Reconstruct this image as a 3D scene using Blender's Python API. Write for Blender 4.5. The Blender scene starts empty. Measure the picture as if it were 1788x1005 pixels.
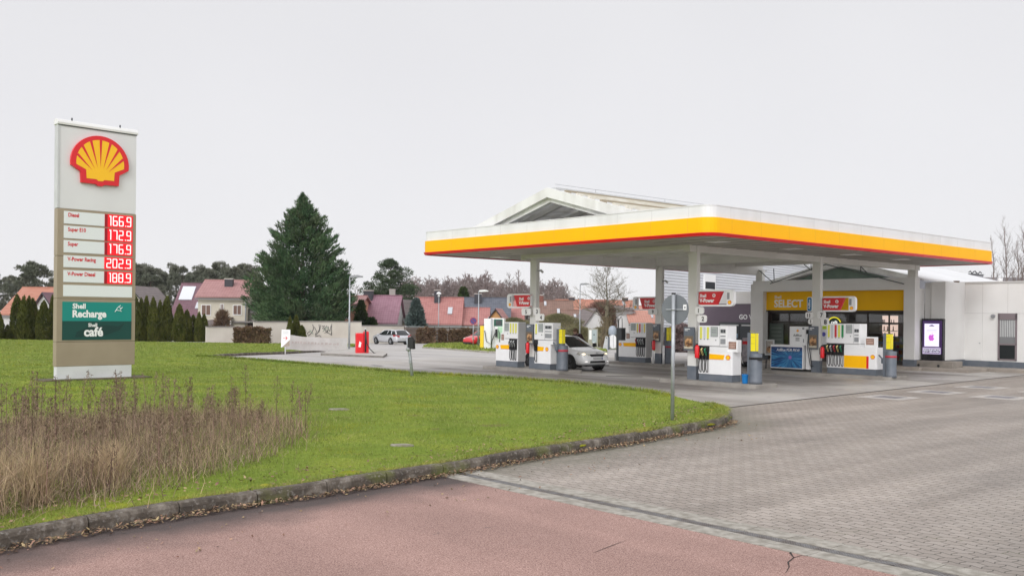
import bpy, bmesh, math, random
import numpy as np
from mathutils import Vector, Matrix
R = math.radians
S = bpy.context.scene
COL = S.collection

# ------------------------------------------------------------------ camera, sky, sun
FPX, ROLL, HCAM, SHIFT = 1675.7, 0.0101, 2.25, 48.7       # focal length and rise in photograph pixels
CX, CY = 894.0, 502.5 + SHIFT
cam_d = bpy.data.cameras.new('camera')
cam = bpy.data.objects.new('camera', cam_d); COL.objects.link(cam)
cam_d.sensor_width = 36.0; cam_d.lens = FPX / 1788.0 * 36.0; cam_d.shift_y = SHIFT / 1788.0
cam_d.clip_start = 0.1; cam_d.clip_end = 3000.0
_cr, _sr = math.cos(ROLL), math.sin(ROLL)
_X = Vector((_cr, 0, _sr)); _Y = Vector((-_sr, 0, _cr)); _Z = Vector((0, -1, 0))
cam.matrix_world = Matrix(((_X.x, _Y.x, _Z.x, 0), (_X.y, _Y.y, _Z.y, 0), (_X.z, _Y.z, _Z.z, HCAM), (0, 0, 0, 1)))
S.camera = cam

SUN_EL, SUN_AZ = R(34), R(200)          # sun and added bright sky patch, behind and left of the camera (azimuth clockwise from +Y)
world = bpy.data.worlds.new('World'); S.world = world; world.use_nodes = True
wn = world.node_tree; wn.nodes.clear()
_sky = wn.nodes.new('ShaderNodeTexSky'); _sky.sky_type = 'NISHITA'; _sky.sun_disc = False
_sky.sun_elevation = SUN_EL; _sky.sun_rotation = SUN_AZ
_m1 = wn.nodes.new('ShaderNodeVectorMath'); _m1.operation = 'SCALE'; _m1.inputs['Scale'].default_value = 0.07
wn.links.new(_sky.outputs[0], _m1.inputs[0])
_tc = wn.nodes.new('ShaderNodeTexCoord')
_nz = wn.nodes.new('ShaderNodeTexNoise'); _nz.inputs['Scale'].default_value = 1.6; _nz.inputs['Detail'].default_value = 3
wn.links.new(_tc.outputs['Generated'], _nz.inputs['Vector'])
_rp = wn.nodes.new('ShaderNodeValToRGB')
_rp.color_ramp.elements[0].position = 0.3; _rp.color_ramp.elements[0].color = (0.775, 0.77, 0.795, 1)
_rp.color_ramp.elements[1].position = 0.7; _rp.color_ramp.elements[1].color = (0.835, 0.83, 0.85, 1)
wn.links.new(_nz.outputs['Fac'], _rp.inputs[0])
_mx = wn.nodes.new('ShaderNodeMix'); _mx.data_type = 'RGBA'; _mx.inputs['Factor'].default_value = 0.95
wn.links.new(_m1.outputs[0], _mx.inputs[6]); wn.links.new(_rp.outputs[0], _mx.inputs[7])
# overcast sky: unseen bright patch added round the sun to fill camera-facing surfaces
_dt = wn.nodes.new('ShaderNodeVectorMath'); _dt.operation = 'DOT_PRODUCT'
_dt.inputs[1].default_value = (math.sin(SUN_AZ) * math.cos(SUN_EL), math.cos(SUN_AZ) * math.cos(SUN_EL), math.sin(SUN_EL))
wn.links.new(_tc.outputs['Generated'], _dt.inputs[0])
_mr = wn.nodes.new('ShaderNodeMapRange'); _mr.inputs[1].default_value = 0.1; _mr.inputs[2].default_value = 1.0
_mr.inputs[3].default_value = 1.0; _mr.inputs[4].default_value = 2.1
wn.links.new(_dt.outputs['Value'], _mr.inputs[0])
_sx = wn.nodes.new('ShaderNodeSeparateXYZ'); wn.links.new(_tc.outputs['Generated'], _sx.inputs[0])
_gr = wn.nodes.new('ShaderNodeMapRange'); _gr.inputs[1].default_value = 0.0; _gr.inputs[2].default_value = 0.35; _gr.inputs[3].default_value = 1.0; _gr.inputs[4].default_value = 0.90
wn.links.new(_sx.outputs[2], _gr.inputs[0])
_mm = wn.nodes.new('ShaderNodeMath'); _mm.operation = 'MULTIPLY'; wn.links.new(_gr.outputs[0], _mm.inputs[0]); wn.links.new(_mr.outputs[0], _mm.inputs[1])
_m2 = wn.nodes.new('ShaderNodeVectorMath'); _m2.operation = 'SCALE'
wn.links.new(_mx.outputs[2], _m2.inputs[0]); wn.links.new(_mm.outputs[0], _m2.inputs['Scale'])
_bg = wn.nodes.new('ShaderNodeBackground'); _bg.inputs[1].default_value = 1.0
wn.links.new(_m2.outputs[0], _bg.inputs[0])
_wo = wn.nodes.new('ShaderNodeOutputWorld'); wn.links.new(_bg.outputs[0], _wo.inputs[0])

_sd = bpy.data.lights.new('sun', 'SUN'); _sd.energy = 1.2; _sd.angle = R(24); _sd.color = (1.0, 0.985, 0.965)
sun = bpy.data.objects.new('sun', _sd); COL.objects.link(sun)
sun.rotation_euler = Vector((math.sin(SUN_AZ) * math.cos(SUN_EL), math.cos(SUN_AZ) * math.cos(SUN_EL), math.sin(SUN_EL))).to_track_quat('Z', 'Y').to_euler()
S.view_settings.view_transform = 'Standard'; S.view_settings.look = 'None'
S.view_settings.exposure = 0.17; S.view_settings.gamma = 1.0; S.view_settings.use_curve_mapping = False
S.cycles.max_bounces = 6; S.cycles.use_denoising = True

# ------------------------------------------------------------------ measuring helpers (photograph pixels -> places on the ground)
def gz(y):                                       # the site falls gently away beyond the forecourt
    t = min(max((y - 50.0) / 55.0, 0.0), 1.0)
    return -0.85 * t
def ray(px, py):
    u, v = px - CX, py - CY
    u0 = u * _cr + v * _sr; v0 = -u * _sr + v * _cr
    return Vector((u0 / FPX, 1.0, -v0 / FPX))
def at(px, py, y):
    d = ray(px, py); t = y / d.y
    return Vector((d.x * t, y, HCAM + d.z * t))
def G(px, py, dz=0.0):
    d = ray(px, py); y = 40.0
    for _ in range(60):
        y2 = (gz(y) + dz - HCAM) / d.z * d.y
        y = 0.5 * y + 0.5 * min(max(y2, 1), 600)
    return Vector((d.x / d.y * y, y, gz(y) + dz))
# the filling station's own grid: u runs along the pump islands (to the right and nearer), v across the lanes (away)
TH = 0.7219
UX, UY = math.sin(TH), -math.cos(TH); VX, VY = math.cos(TH), math.sin(TH)
AX, AY = 5.849, 28.378                            # near corner of the canopy
SROT = TH - math.pi / 2
def ST(u, v, z=0.0): return Vector((AX + UX * u + VX * v, AY + UY * u + VY * v, z))
def UV(p): return ((p[0] - AX) * UX + (p[1] - AY) * UY, (p[0] - AX) * VX + (p[1] - AY) * VY)
def u_at(px, v, py=600):
    d = ray(px, py); t = d.x / d.y
    return (t * (AY + VY * v) - AX - VX * v) / (UX - t * UY)
def z_at(px, py, u, v): return at(px, py, AY + UY * u + VY * v).z

# ------------------------------------------------------------------ materials
MATS = {}
def mat(name, c, rough=0.6, c2=None, scale=3.0, bump=0.0, bscale=40.0, metal=0.0, detail=4.0, spec=0.5, emit=None, es=1.0, coat=0.0, lo=0.35, hi=0.65, streak=None, island=0.0, alpha=None, trans=0.0):
    if name in MATS: return MATS[name]
    m = bpy.data.materials.new(name); m.use_nodes = True; nt = m.node_tree; N = nt.nodes; L = nt.links
    b = N['Principled BSDF']
    b.inputs['Base Color'].default_value = (*c, 1); b.inputs['Roughness'].default_value = rough
    b.inputs['Metallic'].default_value = metal; b.inputs['Specular IOR Level'].default_value = spec
    b.inputs['Coat Weight'].default_value = coat
    if trans: b.inputs['Transmission Weight'].default_value = trans
    if emit: b.inputs['Emission Color'].default_value = (*emit, 1); b.inputs['Emission Strength'].default_value = es
    tc = N.new('ShaderNodeTexCoord')
    src = None
    if c2 is not None:
        nz = N.new('ShaderNodeTexNoise'); nz.inputs['Scale'].default_value = scale; nz.inputs['Detail'].default_value = detail
        v = tc.outputs['Object']
        if streak:
            mp = N.new('ShaderNodeMapping'); mp.inputs['Scale'].default_value = streak; L.new(v, mp.inputs[0]); v = mp.outputs[0]
        L.new(v, nz.inputs['Vector'])
        rp = N.new('ShaderNodeValToRGB'); rp.color_ramp.elements[0].position = lo; rp.color_ramp.elements[1].position = hi
        rp.color_ramp.elements[0].color = (*c, 1); rp.color_ramp.elements[1].color = (*c2, 1)
        L.new(nz.outputs['Fac'], rp.inputs[0]); src = rp.outputs[0]
    if island:
        ge = N.new('ShaderNodeNewGeometry'); hs = N.new('ShaderNodeHueSaturation')
        mr = N.new('ShaderNodeMapRange'); mr.inputs[3].default_value = 1 - island; mr.inputs[4].default_value = 1 + island
        L.new(ge.outputs['Random Per Island'], mr.inputs[0]); L.new(mr.outputs[0], hs.inputs['Value'])
        m2 = N.new('ShaderNodeMapRange'); m2.inputs[3].default_value = 0.5 - island * 0.05; m2.inputs[4].default_value = 0.5 + island * 0.05
        mm = N.new('ShaderNodeMath'); mm.operation = 'FRACT'; ml = N.new('ShaderNodeMath'); ml.operation = 'MULTIPLY'; ml.inputs[1].default_value = 7.31
        L.new(ge.outputs['Random Per Island'], ml.inputs[0]); L.new(ml.outputs[0], mm.inputs[0]); L.new(mm.outputs[0], m2.inputs[0]); L.new(m2.outputs[0], hs.inputs['Hue'])
        if src: L.new(src, hs.inputs['Color'])
        else: hs.inputs['Color'].default_value = (*c, 1)
        src = hs.outputs[0]
    if src: L.new(src, b.inputs['Base Color'])
    if bump:
        n2 = N.new('ShaderNodeTexNoise'); n2.inputs['Scale'].default_value = bscale; n2.inputs['Detail'].default_value = 5
        L.new(tc.outputs['Object'], n2.inputs['Vector'])
        bp = N.new('ShaderNodeBump'); bp.inputs['Strength'].default_value = bump; bp.inputs['Distance'].default_value = 0.02
        L.new(n2.outputs['Fac'], bp.inputs['Height']); L.new(bp.outputs[0], b.inputs['Normal'])
    MATS[name] = m
    return m
white = mat('white_panel', (0.80, 0.80, 0.79), 0.35, (0.74, 0.735, 0.72), 1.2)
whitep = mat('white_pump_paint', (0.83, 0.83, 0.835), 0.3, (0.79, 0.79, 0.79), 2.5)
offwhite = mat('render_offwhite', (0.66, 0.645, 0.615), 0.75, (0.58, 0.565, 0.535), 0.8, 0.1, 60)
yellow = mat('signal_yellow', (0.97, 0.50, 0.003), 0.45, (0.94, 0.475, 0.003), 0.5, spec=0.15)
brightyel = mat('bright_yellow', (0.92, 0.72, 0.01), 0.4)
red = mat('signal_red', (0.72, 0.012, 0.02), 0.32, (0.66, 0.01, 0.018), 1.0)
darkred = mat('sign_red', (0.62, 0.008, 0.015), 0.35)
slate = mat('slate_grey', (0.10, 0.12, 0.145), 0.5, (0.135, 0.15, 0.175), 3.0)
dgrey = mat('dark_grey', (0.045, 0.05, 0.055), 0.5, (0.06, 0.065, 0.07), 4)
black = mat('black_rubber', (0.012, 0.012, 0.013), 0.55)
gal = mat('galvanised_steel', (0.42, 0.44, 0.46), 0.45, (0.34, 0.36, 0.38), 8, metal=0.55)
midgrey = mat('mid_grey', (0.30, 0.31, 0.32), 0.5, (0.25, 0.26, 0.27), 4)
lightgrey = mat('light_grey', (0.55, 0.56, 0.56), 0.45, (0.49, 0.5, 0.5), 3)
glass = mat('dark_glass', (0.02, 0.024, 0.026), 0.06, spec=0.7)
tan = mat('tan_metal', (0.33, 0.27, 0.19), 0.4, (0.30, 0.245, 0.17), 1.5)
ink = mat('black_ink', (0.015, 0.015, 0.018), 0.5)
wink = mat('white_ink', (0.85, 0.85, 0.85), 0.4)

# ------------------------------------------------------------------ mesh builder
_txt = {}
def text_geo(s, size=1.0, bold=0.0, align='LEFT', shear=0.0, spacing=1.0):
    k = (s, size, bold, align, shear, spacing)
    if k in _txt: return _txt[k]
    cu = bpy.data.curves.new('t', 'FONT'); cu.body = s; cu.size = size; cu.offset = bold * size; cu.align_x = align; cu.shear = shear
    cu.space_character = spacing; cu.resolution_u = 3
    ob = bpy.data.objects.new('t', cu); COL.objects.link(ob)
    dg = bpy.context.evaluated_depsgraph_get()
    me = bpy.data.meshes.new_from_object(ob.evaluated_get(dg))
    vs = [tuple(v.co) for v in me.vertices]; fs = [tuple(p.vertices) for p in me.polygons]
    bpy.data.objects.remove(ob); bpy.data.curves.remove(cu); bpy.data.meshes.remove(me)
    _txt[k] = (vs, fs); return vs, fs
class MB:
    def __init__(s): s.v = []; s.f = []; s.m = []; s.sm = []
    def face(s, idx, m=0, sm=False): s.f.append(tuple(idx)); s.m.append(m); s.sm.append(sm)
    def raw(s, vs, fs, m=0, sm=False):
        o = len(s.v); s.v += [tuple(x) for x in vs]
        for f in fs: s.face([o + i for i in f], m, sm)
    def poly(s, pts, m=0): s.raw(pts, [range(len(pts))], m)
    def box(s, x0, x1, y0, y1, z0, z1, m=0):
        s.raw([(x0,y0,z0),(x1,y0,z0),(x1,y1,z0),(x0,y1,z0),(x0,y0,z1),(x1,y0,z1),(x1,y1,z1),(x0,y1,z1)],
              [(0,3,2,1),(4,5,6,7),(0,1,5,4),(1,2,6,5),(2,3,7,6),(3,0,4,7)], m)
    def prism_xz(s, pts, y0, y1, m=0, ms=None):          # outline in x,z extruded along y (front = y0)
        n = len(pts); ms = m if ms is None else ms
        vs = [(x, y0, z) for x, z in pts] + [(x, y1, z) for x, z in pts]
        o = len(s.v); s.v += vs
        s.face([o + i for i in range(n)], m); s.face([o + n + i for i in reversed(range(n))], m)
        for i in range(n):
            j = (i + 1) % n; s.face([o + j, o + i, o + n + i, o + n + j], ms)
    def prism_xy(s, pts, z0, z1, m=0, ms=None):
        n = len(pts); ms = m if ms is None else ms; o = len(s.v)
        s.v += [(x, y, z0) for x, y in pts] + [(x, y, z1) for x, y in pts]
        s.face([o + i for i in reversed(range(n))], m); s.face([o + n + i for i in range(n)], m)
        for i in range(n):
            j = (i + 1) % n; s.face([o + i, o + j, o + n + j, o + n + i], ms)
    def prism_yz(s, pts, x0, x1, m=0):
        n = len(pts); o = len(s.v)
        s.v += [(x0, y, z) for y, z in pts] + [(x1, y, z) for y, z in pts]
        s.face([o + i for i in reversed(range(n))], m); s.face([o + n + i for i in range(n)], m)
        for i in range(n):
            j = (i + 1) % n; s.face([o + i, o + j, o + n + j, o + n + i], m)
    def cyl(s, p0, p1, r0, r1=None, n=12, m=0, caps=True):
        r1 = r0 if r1 is None else r1; p0 = Vector(p0); p1 = Vector(p1); d = (p1 - p0).normalized()
        a = d.orthogonal().normalized(); b = d.cross(a); o = len(s.v)
        for p, r in ((p0, r0), (p1, r1)):
            for i in range(n):
                t = 2 * math.pi * i / n; s.v.append(tuple(p + (a * math.cos(t) + b * math.sin(t)) * r))
        for i in range(n):
            j = (i + 1) % n; s.face([o + i, o + j, o + n + j, o + n + i], m, True)
        if caps:
            s.face([o + i for i in reversed(range(n))], m); s.face([o + n + i for i in range(n)], m)
    def tube(s, pts, r, n=6, m=0):
        pts = [Vector(p) for p in pts]; o = len(s.v); rs = r if isinstance(r, (list, tuple)) else [r] * len(pts)
        up = None
        for k, p in enumerate(pts):
            d = (pts[min(k + 1, len(pts) - 1)] - pts[max(k - 1, 0)]).normalized()
            a = d.orthogonal().normalized() if up is None else (up - d * up.dot(d)).normalized()
            up = a; b = d.cross(a)
            for i in range(n):
                t = 2 * math.pi * i / n; s.v.append(tuple(p + (a * math.cos(t) + b * math.sin(t)) * rs[k]))
        for k in range(len(pts) - 1):
            for i in range(n):
                j = (i + 1) % n; s.face([o + k*n + i, o + k*n + j, o + (k+1)*n + j, o + (k+1)*n + i], m, True)
        s.face([o + i for i in reversed(range(n))], m); s.face([o + (len(pts)-1)*n + i for i in range(n)], m)
    def lathe(s, prof, n=20, c=(0, 0, 0), axis='z', m=0):
        o = len(s.v)
        for r, z in prof:
            for i in range(n):
                t = 2 * math.pi * i / n; a, b = r * math.cos(t), r * math.sin(t)
                p = (a, b, z) if axis == 'z' else ((a, z, b) if axis == 'y' else (z, a, b))
                s.v.append((c[0] + p[0], c[1] + p[1], c[2] + p[2]))
        for k in range(len(prof) - 1):
            for i in range(n):
                j = (i + 1) % n; s.face([o + k*n + i, o + k*n + j, o + (k+1)*n + j, o + (k+1)*n + i], m, True)
        s.face([o + i for i in reversed(range(n))], m); s.face([o + (len(prof)-1)*n + i for i in range(n)], m)
    def ball(s, c, r, nu=12, nv=8, m=0):
        if not isinstance(r, (tuple, list)): r = (r, r, r)
        prof = [(math.sin(math.pi * (k + .02) / (nv + .04)), -math.cos(math.pi * (k + .02) / (nv + .04))) for k in range(nv + 1)]
        o = len(s.v); s.lathe(prof, nu, (0, 0, 0), 'z', m)
        for i in range(o, len(s.v)):
            p = s.v[i]; s.v[i] = (c[0] + p[0]*r[0], c[1] + p[1]*r[1], c[2] + p[2]*r[2])
    def text(s, t, size, x, y, z, m=0, align='LEFT', bold=0.0, shear=0.0, sx=1.0, rot=0.0, spacing=1.0):   # stands in the x,z plane, reads from -y
        vs, fs = text_geo(t, size, bold, align, shear, spacing); c, sn = math.cos(rot), math.sin(rot)
        s.raw([(x + a*sx*c - b*sn, y, z + a*sx*sn + b*c) for a, b, _ in vs], fs, m)
    def build(s, name, mats, parent=None, bevel=0.0, loc=None, rot=None, seg=2):
        me = bpy.data.meshes.new(name)
        me.from_pydata([tuple(v) for v in s.v], [], s.f)
        for mm in (mats if isinstance(mats, (list, tuple)) else [mats]): me.materials.append(mm)
        me.polygons.foreach_set('material_index', s.m); me.polygons.foreach_set('use_smooth', s.sm)
        me.update()
        o = bpy.data.objects.new(name, me); COL.objects.link(o)
        if parent: o.parent = parent
        if loc is not None: o.location = loc
        if rot is not None: o.rotation_euler = (0, 0, rot)
        if bevel:
            bv = o.modifiers.new('bevel', 'BEVEL'); bv.width = bevel; bv.segments = seg; bv.limit_method = 'ANGLE'; bv.angle_limit = R(50)
        return o
def tag(o, label=None, cat=None, group=None, kind=None):
    if label: o['label'] = label
    if cat: o['category'] = cat
    if group: o['group'] = group
    if kind: o['kind'] = kind
    return o
def thing(name, label, cat, loc=(0, 0, 0), rot=0.0, group=None):
    o = bpy.data.objects.new(name, None); COL.objects.link(o); o.empty_display_size = 0.2
    o.location = loc; o.rotation_euler = (0, 0, rot)
    return tag(o, label, cat, group)
def dup(root, loc, rot=0.0, scale=None, label=None, group=None):
    kids = {}
    for o in list(COL.objects):
        if o.parent: kids.setdefault(o.parent.name, []).append(o)
    def rec(o, par):
        c = o.copy(); COL.objects.link(c)
        if par: c.parent = par
        for k in kids.get(o.name, []): rec(k, c)
        return c
    c = rec(root, None); c.location = loc; c.rotation_euler = (0, 0, rot)
    if scale is not None: c.scale = scale if isinstance(scale, (tuple, list)) else (scale,) * 3
    if label: c['label'] = label
    if group: c['group'] = group
    return c
def rrect(x0, x1, z0, z1, r, n=5):
    pts = []
    for cx, cz, a0 in ((x1 - r, z0 + r, -90), (x1 - r, z1 - r, 0), (x0 + r, z1 - r, 90), (x0 + r, z0 + r, 180)):
        for k in range(n + 1):
            a = R(a0 + 90 * k / n); pts.append((cx + r * math.cos(a), cz + r * math.sin(a)))
    return pts
def fast_mesh(name, V, F, mats, parent=None, midx=None, loc=None):   # V (n,3), F (k,3 or 4)
    me = bpy.data.meshes.new(name); V = np.asarray(V, np.float32); F = np.asarray(F, np.int32); k = F.shape[1]
    me.vertices.add(len(V)); me.vertices.foreach_set('co', V.ravel())
    me.loops.add(F.size); me.loops.foreach_set('vertex_index', F.ravel())
    me.polygons.add(len(F)); me.polygons.foreach_set('loop_start', np.arange(0, F.size, k, dtype=np.int32))
    for mm in (mats if isinstance(mats, (list, tuple)) else [mats]): me.materials.append(mm)
    if midx is not None: me.polygons.foreach_set('material_index', np.asarray(midx, np.int32))
    me.update(calc_edges=True)
    o = bpy.data.objects.new(name, me); COL.objects.link(o)
    if parent: o.parent = parent
    if loc is not None: o.location = loc
    return o
def pecten(mb, cx, z0, w, y, mr=0, my=1, thick=0.0):     # fan shell emblem, width w, bottom at z0
    k = w / 1.81
    def P(x, z): return (cx + x * k, z0 + z * k)
    def outline(rx, ry, flare, neck, foot, hinge):
        pts = []
        for a in range(-6, 187, 8): pts.append(P(rx * math.cos(R(a)), 0.70 + ry * math.sin(R(a))))
        right = [flare, neck, foot, (0.13, hinge + 0.05), (0.07, hinge)]
        l = [P(-x, z) for x, z in right]; r = [P(x, z) for x, z in reversed(right)]
        return pts + l + r
    o = outline(0.905, 0.88, (0.895, 0.575), (0.605, 0.40), (0.585, 0.06), 0.0)
    i = outline(0.75, 0.745, (0.735, 0.61), (0.445, 0.475), (0.43, 0.205), 0.155)
    mb.prism_xz(o, y - thick, y, mr)
    mb.poly([(x, y - thick - 0.006, z) for x, z in i], my)
    if w > 0.35:
        for (tx, tz), (bx, bz) in (((-.715,.925),(-.25,.47)),((-.565,1.20),(-.17,.52)),((-.305,1.385),(-.085,.55)),((0,1.45),(0,.56)),((.305,1.385),(.085,.55)),((.565,1.20),(.17,.52)),((.715,.925),(.25,.47))):
            d = Vector((tx - bx, tz - bz)).normalized(); nx, nz = -d.y * 0.042, d.x * 0.042
            mb.poly([(*P(tx + nx, tz + nz),), (*P(tx - nx, tz - nz),), (*P(bx, bz),)] and
                    [(P(tx + nx, tz + nz)[0], y - thick - 0.011, P(tx + nx, tz + nz)[1]), (P(bx, bz)[0], y - thick - 0.011, P(bx, bz)[1]), (P(tx - nx, tz - nz)[0], y - thick - 0.011, P(tx - nx, tz - nz)[1])], mr)
def structure(o): o['kind'] = 'structure'; return o
# ------------------------------------------------------------------ ground sheets
def nodes(name):
    m = bpy.data.materials.new(name); m.use_nodes = True
    return m, m.node_tree.nodes, m.node_tree.links, m.node_tree.nodes['Principled BSDF']
class NT:                                                   # tiny helper to write node maths
    def __init__(s, m): s.N = m.node_tree.nodes; s.L = m.node_tree.links
    def _in(s, sock, v):
        if hasattr(v, 'is_linked'): s.L.new(v, sock)
        else: sock.default_value = v
    def math(s, op, a, b=0.0, c=0.0):
        n = s.N.new('ShaderNodeMath'); n.operation = op
        for i, v in enumerate((a, b, c)): s._in(n.inputs[i], v)
        return n.outputs[0]
    def noise(s, vec, scale, detail=4, rough=0.5):
        n = s.N.new('ShaderNodeTexNoise'); n.inputs['Scale'].default_value = scale; n.inputs['Detail'].default_value = detail; n.inputs['Roughness'].default_value = rough
        s.L.new(vec, n.inputs['Vector']); return n.outputs['Fac']
    def ramp(s, f, *st):
        n = s.N.new('ShaderNodeValToRGB'); e = n.color_ramp.elements
        while len(e) < len(st): e.new(0.5)
        for k, (p, c) in enumerate(st): e[k].position = p; e[k].color = (*c, 1) if len(c) == 3 else c
        s.L.new(f, n.inputs[0]); return n.outputs[0]
    def mix(s, f, a, b, blend='MIX'):
        n = s.N.new('ShaderNodeMix'); n.data_type = 'RGBA'; n.blend_type = blend
        s._in(n.inputs['Factor'], f)
        for i, v in ((6, a), (7, b)):
            if hasattr(v, 'is_linked'): s.L.new(v, n.inputs[i])
            else: n.inputs[i].default_value = (*v, 1)
        return n.outputs[2]
    def mapping(s, vec, rot=0.0, scale=(1, 1, 1), loc=(0, 0, 0)):
        n = s.N.new('ShaderNodeMapping'); n.inputs['Rotation'].default_value = (0, 0, rot); n.inputs['Scale'].default_value = scale; n.inputs['Location'].default_value = loc
        s.L.new(vec, n.inputs['Vector']); return n.outputs[0]
    def pos(s): return s.N.new('ShaderNodeNewGeometry').outputs['Position']
    def xyz(s, v):
        n = s.N.new('ShaderNodeSeparateXYZ'); s.L.new(v, n.inputs[0]); return n.outputs
    def comb(s, x, y, z=0.0):
        n = s.N.new('ShaderNodeCombineXYZ')
        for i, v in enumerate((x, y, z)): s._in(n.inputs[i], v)
        return n.outputs[0]
    def bump(s, h, st, dist, b):
        n = s.N.new('ShaderNodeBump'); n.inputs['Strength'].default_value = st; n.inputs['Distance'].default_value = dist
        s.L.new(h, n.inputs['Height']); s.L.new(n.outputs[0], b.inputs['Normal'])
    def maprange(s, v, a, b, c=0.0, d=1.0):
        n = s.N.new('ShaderNodeMapRange'); s._in(n.inputs[0], v)
        for i, x in enumerate((a, b, c, d)): n.inputs[i + 1].default_value = x
        return n.outputs[0]
def sheet(name, poly, dz, m, skirt=0.0, kind='structure'):
    bm = bmesh.new(); vs = [bm.verts.new((p[0], p[1], 0)) for p in poly]; bm.faces.new(vs)
    bmesh.ops.triangulate(bm, faces=bm.faces[:])
    for y in (50.0, 105.0):
        bmesh.ops.bisect_plane(bm, geom=bm.verts[:] + bm.edges[:] + bm.faces[:], plane_co=(0, y, 0), plane_no=(0, 1, 0), dist=1e-5)
    for v in bm.verts: v.co.z = gz(v.co.y) + dz
    if skirt:
        be = [e for e in bm.edges if e.is_boundary]
        r = bmesh.ops.extrude_edge_only(bm, edges=be)
        for v in [g for g in r['geom'] if isinstance(g, bmesh.types.BMVert)]: v.co.z -= skirt
    bmesh.ops.recalc_face_normals(bm, faces=bm.faces[:])
    me = bpy.data.meshes.new(name); bm.to_mesh(me); bm.free(); me.materials.append(m)
    o = bpy.data.objects.new(name, me); COL.objects.link(o); o['kind'] = kind
    return o
# kerb line in front of the lawn, traced along its foot
KPX = [(-330,1030),(0,966),(100,944),(210,923),(300,907),(378,894),(513,875),(630,856),(726,840),(813,826),(941,801),(1082,780),(1171,763),(1235,752),(1268,744.5)]
KTIP = [(1278,736),(1279,728),(1270,721.5),(1250,715)]
KBACK = [(1180,699),(1130,690),(1000,675),(860,664.5),(720,657),(560,642),(450,633),(350,626)]
def g2(p): q = G(*p); return (q.x, q.y)
def smooth_path(pts, it=2):
    for _ in range(it):
        out = [pts[0]]
        for a, b in zip(pts, pts[1:]):
            out += [(a[0]*.75 + b[0]*.25, a[1]*.75 + b[1]*.25), (a[0]*.25 + b[0]*.75, a[1]*.25 + b[1]*.75)]
        out.append(pts[-1]); pts = out
    return pts
KW = [g2(p) for p in KPX]; KW[0] = (KW[1][0] - (KW[3][0]-KW[1][0])*4, KW[1][1] - (KW[3][1]-KW[1][1])*4)
KTW = [g2(p) for p in KTIP]; KBW = [g2(p) for p in KBACK]
KERB_NEAR = smooth_path(KW + KTW, 2)
KERB_BACK = KBW
KUP = [g2(p) for p in [(420,621),(500,618),(560,614.5),(600,613.5)]]
def inset(path, d):
    out = []
    for i, p in enumerate(path):
        a, b_ = Vector(path[max(i - 1, 0)]), Vector(path[min(i + 1, len(path) - 1)]); t = (b_ - a).normalized()
        out.append((p[0] - t.y * d, p[1] + t.x * d))
    return out
LAWN = inset(KERB_NEAR, .12) + inset(KERB_BACK, .09) + inset(KUP, .09) + [g2((628,602)), g2((440,601)), g2((360,600)), (-60, 97.5), (-60, 8)]

# materials of the ground
def m_red():
    m, N, L, b = nodes('red_asphalt'); t = NT(m); p = t.pos()
    base = t.ramp(t.noise(p, 75, 4, 0.8), (0.34, (0.11, 0.058, 0.048)), (0.5, (0.335, 0.20, 0.168)), (0.66, (0.60, 0.43, 0.375)))
    big = t.ramp(t.noise(p, 0.55, 6, .65), (0.3, (0.90, 0.89, 0.89)), (0.5, (1.0, .99, .99)), (0.72, (1.12, 1.12, 1.12)))
    c = t.mix(1.0, base, big, 'MULTIPLY')
    # dark damp dirt that collects along the kerb
    a, d = Vector((*KW[3], 0)), Vector((KW[8][0] - KW[3][0], KW[8][1] - KW[3][1], 0)).normalized()
    x = t.xyz(p); dist = t.math('ADD', t.math('MULTIPLY', t.math('SUBTRACT', x[0], a.x), d.y), t.math('MULTIPLY', t.math('SUBTRACT', x[1], a.y), -d.x))
    f = t.math('ADD', dist, t.math('MULTIPLY', t.noise(p, 0.9, 6), 1.5))
    dark = t.maprange(f, 1.95, 1.05, 0.0, 0.93)
    dirt = t.ramp(t.noise(p, 60, 4), (0.3, (0.03, 0.025, 0.024)), (0.7, (0.085, 0.067, 0.063)))
    c = t.mix(dark, c, dirt)
    n = N.new('ShaderNodeVectorRotate'); n.rotation_type = 'Z_AXIS'; n.inputs['Angle'].default_value = -(TH - math.pi / 2); L.new(p, n.inputs['Vector'])
    tr = t.ramp(t.noise(t.mapping(n.outputs[0], scale=(.05, 1.3, 1)), 1.0, 3), (.4, (.93, .925, .925)), (.6, (1.03, 1.03, 1.03))); c = t.mix(1.0, c, tr, 'MULTIPLY')
    c = t.mix(t.maprange(t.noise(p, 3.1, 6, .7), .64, .74, 0, .55), c, (.10, .07, .062))
    L.new(c, b.inputs['Base Color']); b.inputs['Roughness'].default_value = 0.82
    t.bump(t.noise(p, 150, 3), 0.55, 0.006, b); return m
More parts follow.
